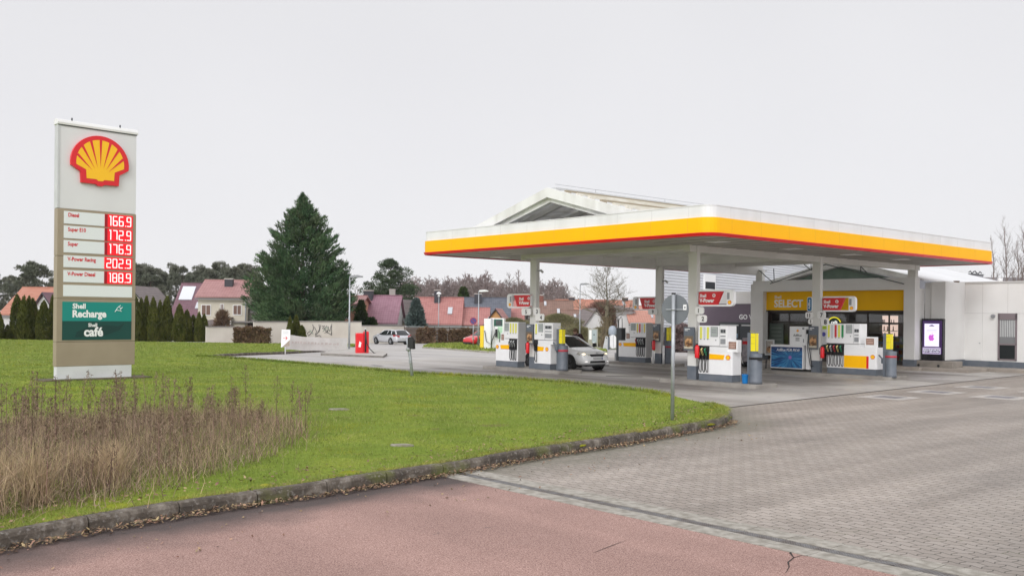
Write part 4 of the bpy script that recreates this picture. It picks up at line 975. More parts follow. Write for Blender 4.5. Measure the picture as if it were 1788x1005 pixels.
plate('7', 1426.5, 1440.5, 543, 556, 11.1, 'white plate with the number 7 on the column by the shop', .52)
plate('8', 1433, 1446.5, 554.5, 568.5, 11.09, 'white plate with the number 8 below the number 7 plate', .58)
u_ = u_at(1408.5, 11.13); ub_ = u_at(1416.5, 11.13); z0, z1 = z_at(1412, 543.5, u_, 11.13), z_at(1412, 518.5, u_, 11.13)
mb = MB(); mb.prism_xz(rrect(0, ub_ - u_ + .02, 0, z1 - z0, .07, 4), 0, .06, 0); mb.prism_xz(rrect(.02, ub_ - u_, .02, z1 - z0 - .02, .06, 4), -.006, .02, 1)
mb.text('AdBlue', .13, (ub_ - u_) * .72, -.011, .10, 0, bold=.012, rot=math.pi / 2)
tag(mb.build('additive_sign', [wink, mat('sign_blue', (.01, .14, .30), .4)], loc=ST(u_, 11.13, z0), rot=SROT), 'narrow upright blue sign beside the column in front of the shop', 'sign')
# menu boards
burger = mat('burger_print', (.10, .045, .02), .4, (.55, .30, .13), 7, lo=.42, hi=.6)
def menu(label, x0, x1, y0_, y1, v):
    u_, ub_ = u_at(x0, v), u_at(x1, v); z0, z1 = z_at(x0, y1, u_, v), z_at(x0, y0_, u_, v); W, Hs = ub_ - u_, z1 - z0
    t = sthing('menu_board', label, 'poster frame', u_, v, z0, 'menu boards on the columns')
    mb = MB(); mb.box(0, W, 0, .06, 0, Hs, 0); mb.box(.03, W - .03, -.008, 0, .05, Hs * .62, 2); mb.text('FRISCH', Hs * .07, .05, -.006, Hs * .88, 1, bold=.01, sx=.9) if 0 else mb.box(.05, W * .62, -.006, 0, Hs * .90, Hs * .93, 1); mb.box(.05, W * .4, -.006, 0, Hs * .84, Hs * .87, 1)
    mb.build('frame', [slate, wink, mat('poster_brown', (.16, .12, .08), .4)], t, bevel=.006)
    mb = MB(); mb.box(.035, W - .035, -.012, -.007, .06, .14, 1); mb.ball((W / 2, -.010, Hs * .33), (W * .36, .006, Hs * .20), 12, 8, 0); mb.build('food_print', [burger, mat('cream', (.5, .46, .36), .5)], t)
menu('dark framed food poster hung on the nearest column', 1193.5, 1211.5, 570.5, 611, 3.08)
menu('dark framed food poster hung on the leftmost column between two pumps', 918.3, 930.8, 565.5, 600.5, 3.08)
menu('dark framed food poster hung on the back column behind the traffic sign post', 1139, 1151.5, 565, 596, 11.06)
menu('dark framed food poster hung on the column between dispenser and pump', 1411.5, 1427.5, 569, 609, 11.06)
def ext(label, px, py, v):
    u_ = u_at(px, v); z = z_at(px, py, u_, v); t = sthing('fire_extinguisher', label, 'extinguisher', u_, v, z, 'fire extinguishers at the columns')
    mb = MB(); mb.lathe([(.02, 0), (.075, .01), (.08, .05), (.08, .36), (.06, .42), (.025, .45)], 12); mb.build('bottle', red, t)
    mb = MB(); mb.box(-.05, .03, -.02, .02, .45, .50); mb.tube([(-.03, 0, .47), (-.11, -.02, .40), (-.10, -.03, .15)], .012, 5); mb.build('valve', black, t)
ext('red fire extinguisher left of the nozzles on the nearest column', 1217.3, 625, 3.02)
ext('red fire extinguisher under the food poster of the leftmost column', 921.5, 616.5, 3.0)
ext('red fire extinguisher under the food poster of the back column', 1141.5, 611, 11.0)
ext('red fire extinguisher right of the column between dispenser and pump', 1436, 625, 10.9)
def service_post(label, px, py_t, py_b, v, yellow_w=(0, 0), strip=True, bag=False, back=False, zb=.13):
    u_ = u_at(px, v); ztop = z_at(px, py_t, u_, v) - zb
    t = sthing('service_station', label, 'bin station', u_, v, zb, 'grey bin and wipe stations')
    mb = MB(); mb.lathe([(.205, 0), (.205, .10), (.20, .11), (.20, .95), (.19, .98), (.05, .99)], 28, (.1, .02, 0)); mb.build('bin', slate, t)
    if strip: mb = MB(); mb.lathe([(.19, .74), (.207, .745), (.207, .815), (.19, .82)], 28, (.1, .02, 0)); mb.build('red_stripe', mat('dull_red', (.45, .03, .05), .5), t)
    if bag: mb = MB(); mb.lathe([(.19, .79), (.225, .80), (.215, .84), (.228, .86), (.19, .87)], 20, (.1, .02, 0)); mb.box(.1, .38, -.12, .1, .78, .84); mb.build('bin_bag', black, t)
    mb = MB(); mb.box(-.17, -.05, -.08, .14, 0, ztop - .0, 0); mb.box(-.13, .13, -.05, .10, .96, ztop, 0); mb.build('post', slate if not back else dgrey, t, bevel=.006)
    mb = MB(); mb.box(-.115, .125, -.062, -.05, 1.06, ztop - .02, 0); mb.box(.13, .142, -.04, .09, 1.06, ztop - .02, 0)
    for k in range(3): mb.box(-.09, .10, -.066, -.06, 1.3 + k * .2, 1.312 + k * .2, 1)
    mb.build('towel_box', [mat('towel_yellow', (.85, .72, .01), .4), mat('dull_yellow', (.5, .42, .05), .5)], t)
    return t
service_post('grey bin with black bag and yellow towel box near the blue bucket', 1315, 580.5, 666, 3.3, strip=False, bag=True)
service_post('grey bin with red stripe and yellow towel box beside the white hatchback', 979.5, 574, 648, 3.2)
service_post('grey bin with yellow towel box behind the traffic sign post', 1166.5, 571, 634, 11.35)
service_post('grey bin with red stripe and slim yellow towel box in front of the shop', 1551, 582, 655, 11.0, zb=.10)
t = sthing('service_cabinet', 'dark grey upright service cabinet at the left end of the furthest island', 'cabinet', u_at(1076, 11.5), 11.5, .13)
mb = MB(); W = u_at(1085, 11.5) - u_at(1076, 11.5); zz = z_at(1080, 571.5, -15.5, 11.5) - .13; mb.box(0, W, 0, .3, 0, zz); mb.build('body', dgrey, t, bevel=.01)
mb = MB(); mb.box(-.15, .02, .05, .28, 0, .38); mb.build('step_box', midgrey, t, bevel=.01)
# squeegee on the pump end, blue bucket, price board, scanner, white bollards
q = ST(u_at(1301.5, 3.2), 3.2, .13); t = thing('bucket', 'small bright blue water bucket beside the grey bin', 'bucket', q, SROT)
mb = MB(); mb.lathe([(.085, 0), (.095, .02), (.11, .28), (.12, .29), (.115, .30), (.10, .29), (.08, .03)], 14); mb.build('tub', mat('bucket_blue', (.01, .20, .55), .4), t)
mb = MB(); mb.tube([(.0, 0, .1), (-.07, 0, .32), (-.14, 0, .37)], .012, 6); mb.build('brush', dgrey, t)
for px, py, v, s_, lb in ((970, 600, 3.0, 1, 'grey window squeegee hung on the pump end beside the yellow towel box'), (1540, 622, 11.0, 1, 'grey window squeegee hung on the end of the five nozzle pump')):
    u_ = u_at(px, v); z = z_at(px, py, u_, v); mb = MB(); mb.tube([(-.12, 0, .05), (.05, 0, -.12), (.08, 0, -.3)], .03, 6, 0); mb.box(-.02, .12, -.02, .03, -.26, -.05, 0); mb.tube([(0, 0, -.2), (.1, 0, -.32)], .02, 6, 1)
    tag(mb.build('squeegee', [slate, black], loc=ST(u_, v, z), rot=SROT), lb, 'squeegee')
u_ = u_at(1335.5, 12.5); t = sthing('a_board', 'small framed advert board standing at the left shop pillar', 'advert board', u_, 12.5, 0)
W = u_at(1351, 12.5) - u_; Hs = z_at(1343, 592.5, u_, 12.5); z0 = z_at(1343, 619.5, u_, 12.5)
mb = MB(); mb.box(0, W, 0, .05, z0, Hs, 0); mb.box(.05, W - .05, -.006, 0, z0 + .06, Hs - .05, 1); mb.ball((W * .55, -.006, z0 + .25), (.16, .004, .14), 10, 6, 2); mb.build('frame', [lightgrey, mat('advert_grey', (.22, .20, .18), .4, (.38, .35, .31), 5), burger], t)
mb = MB(); mb.box(.04, .08, .0, .04, 0, z0); mb.box(W - .08, W - .04, .0, .04, 0, z0); mb.build('stand', dgrey, t)
t = sthing('vending_cart', 'grey and red striped hose cart standing by the lockers behind the bin', 'hose cart', u_at(1305, 14.2), 14.2, 0)
mb = MB(); mb.box(-.28, .18, 0, .4, .25, 1.35, 0); mb.box(-.26, .1, -.01, .0, 1.05, 1.2, 1); mb.build('body', [mat('cart_grey', (.22, .20, .22), .5, (.4, .36, .38), 6), darkred], t, bevel=.03)
mb = MB(); mb.tube([(-.3, -.05, .95), (-.5, -.1, .8), (-.62, -.1, .5), (-.5, -.12, .3), (-.3, -.1, .5), (-.15, -.1, .15)], .02, 6); mb.build('hose', lightgrey, t)
mb = MB(); [mb.cyl((x, -.02, .12), (x, .42, .12), .12, n=12) for x in (-.2, .1)]; mb.build('wheels', black, t)
for px, v, lb in ((1158.8, 11.0, 'white bollard right of the back column behind the traffic sign post'), (1140.5, 11.0, 'white bollard under the extinguisher of the back column')):
    u_ = u_at(px, v); t = sthing('bollard', lb, 'bollard', u_, v, .13); mb = MB(); mb.cyl((0, 0, 0), (0, 0, .80), .05, n=10); mb.ball((0, 0, .8), .05, 10, 6); mb.build('post', whitep, t)
for px, py, v, s_ in ((941.5, 473, 3.25, 1), (1159, 491, 11.2, 1)):
    u_ = u_at(px, v); z = z_at(px, py, u_, v); t = sthing('camera_unit', 'small grey surveillance camera on the ' + ('leftmost' if v < 5 else 'back') + ' column', 'security camera', u_, v, z, 'surveillance cameras')
    mb = MB(); mb.tube([(-.1, 0, 0), (.02, 0, .02), (.10, -.02, .03)], .025, 6); mb.build('bracket', midgrey, t); mb = MB(); mb.cyl((.06, 0, .02), (.26, -.1, -.05), .05, n=10); mb.build('housing', lightgrey, t)
# digital display kiosk by the shop
vk = 19.65; u_ = u_at(1609, vk); W = u_at(1646.5, vk) - u_; zt_, zb_ = z_at(1628, 556, u_, vk), z_at(1628, 628.5, u_, vk)
t = sthing('digital_display', 'black outdoor display showing a gift card, standing on a concrete block', 'display', u_, vk, zb_)
Hs = zt_ - zb_; mb = MB(); mb.box(0, W, 0, .22, 0, Hs); mb.build('housing', mat('display_black', (.008, .008, .012), .25), t, bevel=.015)
sc = lambda n_, c, s_: mat(n_, tuple(x * .3 for x in c), .3, emit=c, es=s_)
mb = MB(); y = -.006
mb.box(W*.05, W*.95, y, 0, Hs*.16, Hs*.95, 0)
mb.box(W*.14, W*.82, y-.004, y, Hs*.335, Hs*.88, 1); mb.box(W*.36, W*.60, y-.008, y-.004, Hs*.82, Hs*.836, 0); mb.box(W*.42, W*.54, y-.008, y-.004, Hs*.836, Hs*.85, 0)
for k in range(2): mb.box(W*.25, W*(.72-.02*k), y-.008, y-.004, Hs*(.725-.035*k), Hs*(.732-.035*k), 2)
fruit = [(-.11,.10),(-.13,.03),(-.10,-.06),(-.04,-.10),(0,-.085),(.05,-.10),(.10,-.05),(.125,-.01),(.08,.03),(.085,.09),(.12,.12),(.06,.15),(.0,.125),(-.06,.145)]
mb.poly([(W*.47 + x*1.05, y-.008, Hs*.53 + z*1.15) for x, z in fruit], 3); mb.poly([(W*.47 + x, y-.008, Hs*.53 + z) for x, z in ((.0,.17),(.05,.20),(.06,.26),(.01,.22))], 4)
mb.box(W*.06, W*.90, y-.004, y, Hs*.155, Hs*.31, 5); mb.box(W*.10, W*.86, y-.008, y-.004, Hs*.18, Hs*.285, 0)
mb.text('GESCHENKKARTEN', .105, W*.48, y-.012, Hs*.240, 6, 'CENTER', .014, sx=.82); mb.text('JETZT HIER KAUFEN', .095, W*.48, y-.012, Hs*.193, 6, 'CENTER', .014, sx=.82)
mb.build('screen', [sc('scr_night', (.035,.012,.07), 1), sc('scr_card', (.80,.75,.95), 1), sc('scr_line', (.35,.33,.45), 1), sc('scr_pink', (.55,.10,.55), 1), sc('scr_rose', (.85,.4,.6), 1), sc('scr_lilac', (.45,.38,.55), 1), sc('scr_white', (.85,.85,.95), 1)], t)
t = sthing('base_block', 'low concrete block carrying the black outdoor display', 'concrete block', u_at(1592, vk - .3), vk - .35, .13)
mb = MB(); mb.box(0, u_at(1665, vk - .3) - u_at(1592, vk - .3), 0, 1.0, 0, zb_ - .131)
tag(t); mb.build('block', mat('block_concrete', (.27, .24, .21), .85, (.20, .18, .155), 2.5), t, bevel=.03)
mb = MB(); [mb.cyl((x, -.01, .09), (x, .05, .09), .06, n=10) for x in (.35, 1.25)]; mb.build('lifting_hole', black, t)

# ------------------------------------------------------------------ street furniture near the lawn
q = G(1174, 733, .13); t = thing('traffic_sign', 'round traffic sign seen from its grey back on a steel post in the grass', 'traffic sign', q, R(-38))
zt_ = at(1175, 513.5, q.y).z - q.z; zc = at(1175, 540, q.y).z - q.z
mb = MB(); mb.cyl((0, 0, -.2), (0, 0, zt_), .040, n=14); mb.build('post', gal, t); mb = MB(); mb.cyl((0, 0, zt_), (0, 0, zt_ + .03), .043, n=14); mb.build('post_cap', black, t)
mb = MB(); mb.cyl((0, .06, zc), (0, .075, zc), .315, n=40); mb.build('disc', mat('sign_back', (.17, .185, .20), .45, (.15, .165, .18), 3, metal=.2), t)
mb = MB(); mb.box(-.2, .2, .035, .06, zc - .012, zc + .012, 0); mb.cyl((0, 0, zc - .02), (0, 0, zc + .02), .046, n=14, m=0); mb.box(.20, .27, .045, .06, zc - .01, zc + .10, 1); mb.box(.22, .255, .042, .05, zc + .02, zc + .07, 2); mb.build('clamp', [gal, wink, midgrey], t)
for px, py, w, lb in ((702, 778, .20, 'flat pale stone lying in the lawn near the dry weeds'), (592, 715, .24, 'flat brownish stone sunk in the middle of the lawn')):
    q = G(px, py, .13); mb = MB(); mb.prism_xy([(w * (1 + .2 * math.sin(a * 5)) * math.cos(R(a * 36)), .6 * w * (1 + .15 * math.cos(a * 3)) * math.sin(R(a * 36))) for a in range(10)], -.03, .028); tag(mb.build('lawn_stone', mat('stone_pale', (.30, .28, .23), .9, (.17, .16, .10), 5, .3, 30), loc=q, bevel=.02), lb, 'stone')
q = G(720, 656, .13); t = thing('leaning_post', 'bent galvanised post with a black box hanging at its top, at the lawn edge', 'post', q, R(-20))
top = at(710.5, 589, q.y) - q
mb = MB(); mb.tube([(0, 0, -.1), (top.x * .35, 0, top.z * .4), (top.x * .75, 0, top.z * .75), (top.x, 0, top.z)], [.055, .055, .06, .065], 10); mb.build('post', gal, t)
mb = MB(); mb.cyl((top.x * .72 - .03, -.02, top.z * .66), (top.x * .72 + .02, -.02, top.z * .74), .085, n=10); mb.box(top.x * .2 - .06, top.x * .2 + .04, -.09, -.03, top.z * .33, top.z * .42); mb.build('clamp', midgrey, t)
mb = MB(); mb.prism_xz([(top.x + .04, top.z * .72), (top.x + .26, top.z * .70), (top.x + .24, top.z * .92), (top.x + .16, top.z * 1.02), (top.x + .03, top.z * 1.0)], -.08, .12, 0); mb.build('black_box', black, t, bevel=.02)
# red tyre inflator on its island
q = G(632, 617, .12)
pts = [g2(p) for p in [(560,620.5),(640,623.5),(669,624.5),(676,621),(668,617.5),(640,614.8),(600,613.2)]]
mb = MB(); c0 = Vector((pts[0][0], pts[0][1])); mb.prism_xy([(p[0] - c0.x, p[1] - c0.y) for p in pts], -.05, .15, 0, 1); o = mb.build('air_island', [mat('pale_kerb', (.46, .44, .41), .8, (.38, .36, .335), 2), mat('kerb_side', (.17, .155, .14), .9, (.25, .235, .21), 2)], loc=(c0.x, c0.y, gz(c0.y))); tag(o, 'pale concrete kerb island carrying the red air machine', 'kerb island')
t = thing('air_machine', 'red tyre air machine with black hose on a low kerb island', 'air machine', q, R(14))
hb = at(632, 578, q.y).z - q.z; W = .72
mb = MB(); mb.box(-W / 2, W * .12, -.25, .3, 0, hb - .10); mb.box(W * .1, W / 2, -.22, .3, 0, hb); mb.build('body', red, t, bevel=.05)
mb = MB(); mb.prism_xz([(-.22, .38), (-.10, .36), (-.06, .62), (-.17, .70)], -.262, -.25, 0); mb.build('white_mark', wink, t)
mb = MB(); mb.cyl((.16, -.27, .1), (.16, -.27, hb + .1), .045, n=8); mb.tube([(.16, -.28, hb), (.22, -.32, .6), (.40, -.34, .28), (.62, -.34, .06), (.75, -.30, .02)], .024, 6); mb.build('hose', black, t)
mb = MB(); mb.lathe([(.035, 0), (.05, .03), (.03, .09)], 8, (.16, -.27, hb + .09)); mb.build('hose_cap', lightgrey, t)
# banner between posts, arrow board
a = G(499, 616, .13); b_ = G(606, 613.5, .12)
d = Vector((b_.x - a.x, b_.y - a.y, 0)); Lb = d.length; an = math.atan2(d.y, d.x)
t = thing('banner', 'long white faded cloth banner stretched from the arrow board to a lamp post', 'banner', (a.x, a.y, a.z), an)
zl0, zl1 = at(503, 610, a.y).z - a.z, at(503, 584, a.y).z - a.z; zr0, zr1 = at(605, 613, b_.y).z - a.z, at(605, 589.5, b_.y).z - a.z
V_, F_ = [], []; nx, nz_ = 40, 8
for i in range(nx + 1):
    f_ = i / nx
    for j in range(nz_ + 1):
        g_ = j / nz_; sag = .07 * math.sin(math.pi * f_); zb2 = zl0 + (zr0 - zl0) * f_ - sag * .3; zt2 = zl1 + (zr1 - zl1) * f_ - sag
        V_.append((f_ * Lb, .05 * math.sin(f_ * 9 + g_ * 2) + .03 * math.sin(f_ * 23 + g_ * 4), zb2 + (zt2 - zb2) * g_ + .015 * math.sin(f_ * 17)))
for i in range(nx):
    for j in range(nz_): k = i * (nz_ + 1) + j; F_.append((k, k + nz_ + 1, k + nz_ + 2, k + 1))
mb = MB(); mb.raw(V_, F_, 0, True); rs = random.Random(3); x = .35
while x < Lb * .80:
    w = rs.uniform(.12, .34); f_ = (x + w / 2) / Lb; zz = (zl0 + (zr0 - zl0) * f_ + zl1 + (zr1 - zl1) * f_) / 2 - .05
    h_ = rs.uniform(.07, .13); mb.box(x, x + w, -.12, -.115, zz, zz + h_, 1); x += w + rs.uniform(.04, .16)
mb.build('cloth', [mat('banner_cloth', (.80, .78, .75), .8, (.73, .71, .68), 2), mat('faded_rose', (.66, .59, .56), .9)], t)
t = thing('arrow_board', 'white board with a red arrow and tan corner on a short post', 'sign board', (a.x, a.y, a.z), R(-3))
x0 = (at(493, 600, a.y) - a).x; x1 = (at(508, 600, a.y) - a).x; z0, z1 = at(500, 606, a.y).z - a.z, at(500, 575, a.y).z - a.z
mb = MB(); mb.prism_xz([(x0 - .03, z0), (x1, z0 + .06), (x1, z1), (x0, z1)], -.16, -.12, 0)
mb.prism_xz([(x0 + .02, z0 + .01), (x1 - .01, z0 + .07), (x1 - .01, z0 + .42), ], -.164, -.158, 1); W = x1 - x0
for k in range(2): mb.box(x0 + .07, x1 - .08, -.163, -.158, z1 - .13 - k * .1, z1 - .09 - k * .1, 3)
zc = z0 + (z1 - z0) * .52; mb.box(x0 + .08, x0 + .30, -.164, -.158, zc - .012, zc + .012, 2)
mb.prism_xz([(x0 + .20, zc + .10), (x0 + .24, zc + .10), (x0 + .34, zc), (x0 + .24, zc - .10), (x0 + .20, zc - .10), (x0 + .29, zc)], -.1645, -.158, 2)
mb.build('board', [wink, mat('tan_print', (.33, .27, .22), .5), darkred, lightgrey], t); mb = MB(); mb.cyl((.0, -.1, -.05), (0, -.1, z1 - .1), .035, n=8); mb.build('post', whitep, t)
# street lamps
def lamp(label, px, py_t, py_b, head, dz=0.0, hcol=None):
    q = G(px, py_b, dz); t = thing('street_lamp', label, 'street lamp', q, 0, 'street lamps along the drive'); h = at(px, py_t, q.y).z - q.z; k = q.y / 59
    mb = MB(); mb.tube([(0, 0, -.1), (0, 0, h * .45), (0, 0, h * .46), (0, 0, h)], [.065, .06, .045, .04], 8); mb.build('pole', gal, t)
    mb = MB()
    if head == 'dome': mb.lathe([(.04, -.3), (.05, -.05), (.30, -.02), (.28, .08), (.15, .2), (.02, .24)], 14, (0, 0, h)); mb.lathe([(.02, -.35), (.12, -.3), (.12, -.04), (.02, 0)], 10, (0, 0, h), m=1)
    else:
        s_ = head; mb.tube([(0, 0, h - .02), (s_ * .12, 0, h + .04)], .03, 6, 0)
        mb.prism_xz([(s_ * .02, h - .06), (s_ * .25, h - .07), (s_ * .80, h - .02), (s_ * .82, h + .05), (s_ * .5, h + .12), (s_ * .05, h + .08)][::(1 if s_ > 0 else -1)], -.14, .14, 0)
    mb.build('lamp_head', [hcol or midgrey, wink], t, bevel=.02)
lamp('tall grey street lamp behind the white banner', 609.5, 483, 613, 1, .1)
lamp('street lamp with a pale dome head in front of the red house roof', 765.5, 513, 595.5, 'dome', .08, whitep)
lamp('street lamp with a flat white head left of the charging cabinet', 835, 508, 605.5, 1, .08, whitep)
lamp('street lamp standing left of the bare tree behind the hatchback', 1012, 496, 606, 1)
q = G(826, 606, .05); t = thing('parking_sign', 'small round blue and purple no parking sign beside the red car', 'traffic sign', q, 0); zc = at(826, 560, q.y).z - q.z
mb = MB(); mb.cyl((0, 0, -.1), (0, 0, zc + .3), .035, n=8); mb.build('post', gal, t); mb = MB(); mb.cyl((0, -.05, zc), (0, -.04, zc), .30, n=24, m=0); mb.cyl((0, -.055, zc), (0, -.045, zc), .22, n=24, m=1); mb.prism_xz([(-.18, zc + .13), (-.13, zc + .18), (.18, zc - .13), (.13, zc - .18)], -.062, -.05, 0); mb.build('disc', [mat('ring_red', (.28, .04, .10), .5), mat('disc_blue', (.06, .06, .22), .5)], t)
# charging / gas cabinet with yellow flank
q = G(850, 609, .09); t = thing('gas_cabinet', 'white gas filling cabinet with yellow flank and green lit panel on the grass island', 'gas cabinet', q, R(-8)); k = q.y / FPX
xa, xb = (838 - 850) * k, (856 - 850) * k; zt_ = at(850, 556, q.y).z - q.z
mb = MB(); mb.box(xa + .28, xb + .25, 0, 1.2, 0, zt_); mb.build('cabinet', whitep, t, bevel=.02)
mb = MB(); mb.box(xa, xa + .27, -.03, 1.1, 0, zt_ - .55); mb.build('yellow_flank', mat('flank_yellow', (.85, .60, .02), .4), t)
mb = MB(); x2, x3 = (855.5 - 850) * k, (879 - 850) * k; zc = at(860, 557, q.y).z - q.z
mb.box(x2, x3, .2, 1.0, 0, zc + .08, 0); mb.box(x2 + .04, x3 - .1, .19, .2, zc - .52, zc, 1); mb.box(x2 + .38, x3 - .16, .18, .19, zc - .46, zc - .06, 2); mb.box(x2 + .55, x3 - .1, .19, .2, zc - 1.45, zc - .56, 3)
mb.build('dispenser', [whitep, mat('panel_green', (.0, .12, .08), .4), dgrey, mat('mint_panel', (.45, .68, .48), .4)], t, bevel=.015)
mb = MB(); mb.tube([(xa + .35, -.05, zt_ - .9), (xa + .5, -.15, zt_ - 1.7), (xa + .85, -.2, zt_ - 1.9), (xa + 1.1, -.15, zt_ - 1.2), (xa + 1.35, -.05, zt_ - .75), (xa + 1.5, 0, zt_ - 1.2), (xa + 1.45, 0, .4)], .03, 6); mb.box(xa + 1.15, xa + 1.3, -.1, .05, .9, 1.5); mb.build('hose', black, t)
mb = MB(); mb.cyl((x2 + .12, -.06, 0), (x2 + .12, -.06, zc + .05), .06, n=10); mb.cyl((xa + .5, .6, zt_), (xa + .5, .6, zt_ + .12), .03, n=6); mb.build('guard_post', gal, t)
# air/vacuum machines by the bare tree
q = G(1035, 611); t = thing('payment_box', 'tall white and grey coin box left of the bare tree', 'coin box', q, R(-6)); k = q.y / FPX; h = at(1035, 574, q.y).z - q.z
mb = MB(); mb.box(-8.5 * k, 8.5 * k, 0, .5, 0, h, 0); mb.box(-6.5 * k, -2.2 * k, -.02, 0, h * .5, h * .95, 1); mb.box(-1.5 * k, 6.5 * k, -.02, 0, h * .35, h * .96, 2); mb.box(0, 3 * k, -.03, -.02, h * .25, h * .38, 1); mb.box(1 * k, 3 * k, -.03, -.02, h * .7, h * .76, 3)
mb.build('body', [mat('box_beige', (.34, .33, .28), .5), wink, mat('panel_bluegrey', (.36, .42, .44), .4), dgrey], t, bevel=.02)
q = G(1058, 610); t = thing('wedge_cabinet', 'pale grey sloping cabinet right of the bare tree', 'cabinet', q, R(-6)); h = at(1058, 587, q.y).z - q.z; k = q.y / FPX
mb = MB(); mb.prism_xz([(-6 * k, 0), (3 * k, 0), (3 * k, h), (-1 * k, h)], 0, .7, 0); mb.box(2.8 * k, 6 * k, .02, .6, 0, h - .05, 1); mb.box(-.2 * k, 1.6 * k, -.01, 0, h * .85, h * .95, 2); mb.build('body', [lightgrey, slate, dgrey], t)
q = G(1070, 610); t = thing('vacuum_cleaner', 'white barrel vacuum machine with two tall hose hooks', 'vacuum machine', q, 0); h = at(1070, 573, q.y).z - q.z; k = q.y / FPX
mb = MB(); mb.prism_xz(rrect(-6 * k, 5 * k, .1, h * .70, .25, 4), -.3, .5, 0); mb.box(-.15 * k, .3 * k, -.31, -.3, .15, h * .68, 2); mb.build('barrel', [whitep, whitep, dgrey], t, bevel=.03)
mb = MB(); mb.lathe([(.3, 0), (.34, .1), (.34, .5), (.22, .72), (.1, .78)], 14, (-.5 * k, .1, h * .68)); mb.build('head', mat('vac_blue', (.32, .36, .42), .5), t)
mb = MB(); zt_ = at(1070, 552, q.y).z - q.z
for x, s_ in ((2.5 * k, -1), (9.5 * k, 1)): mb.tube([(x, .2, h * .6), (x + .05, .2, zt_ - .3), (x + .25, .2, zt_), (x + .32, .2, zt_ - .2), (x + .35, .2, h * .7)], .03, 6)
mb.build('hose_hook', black, t)
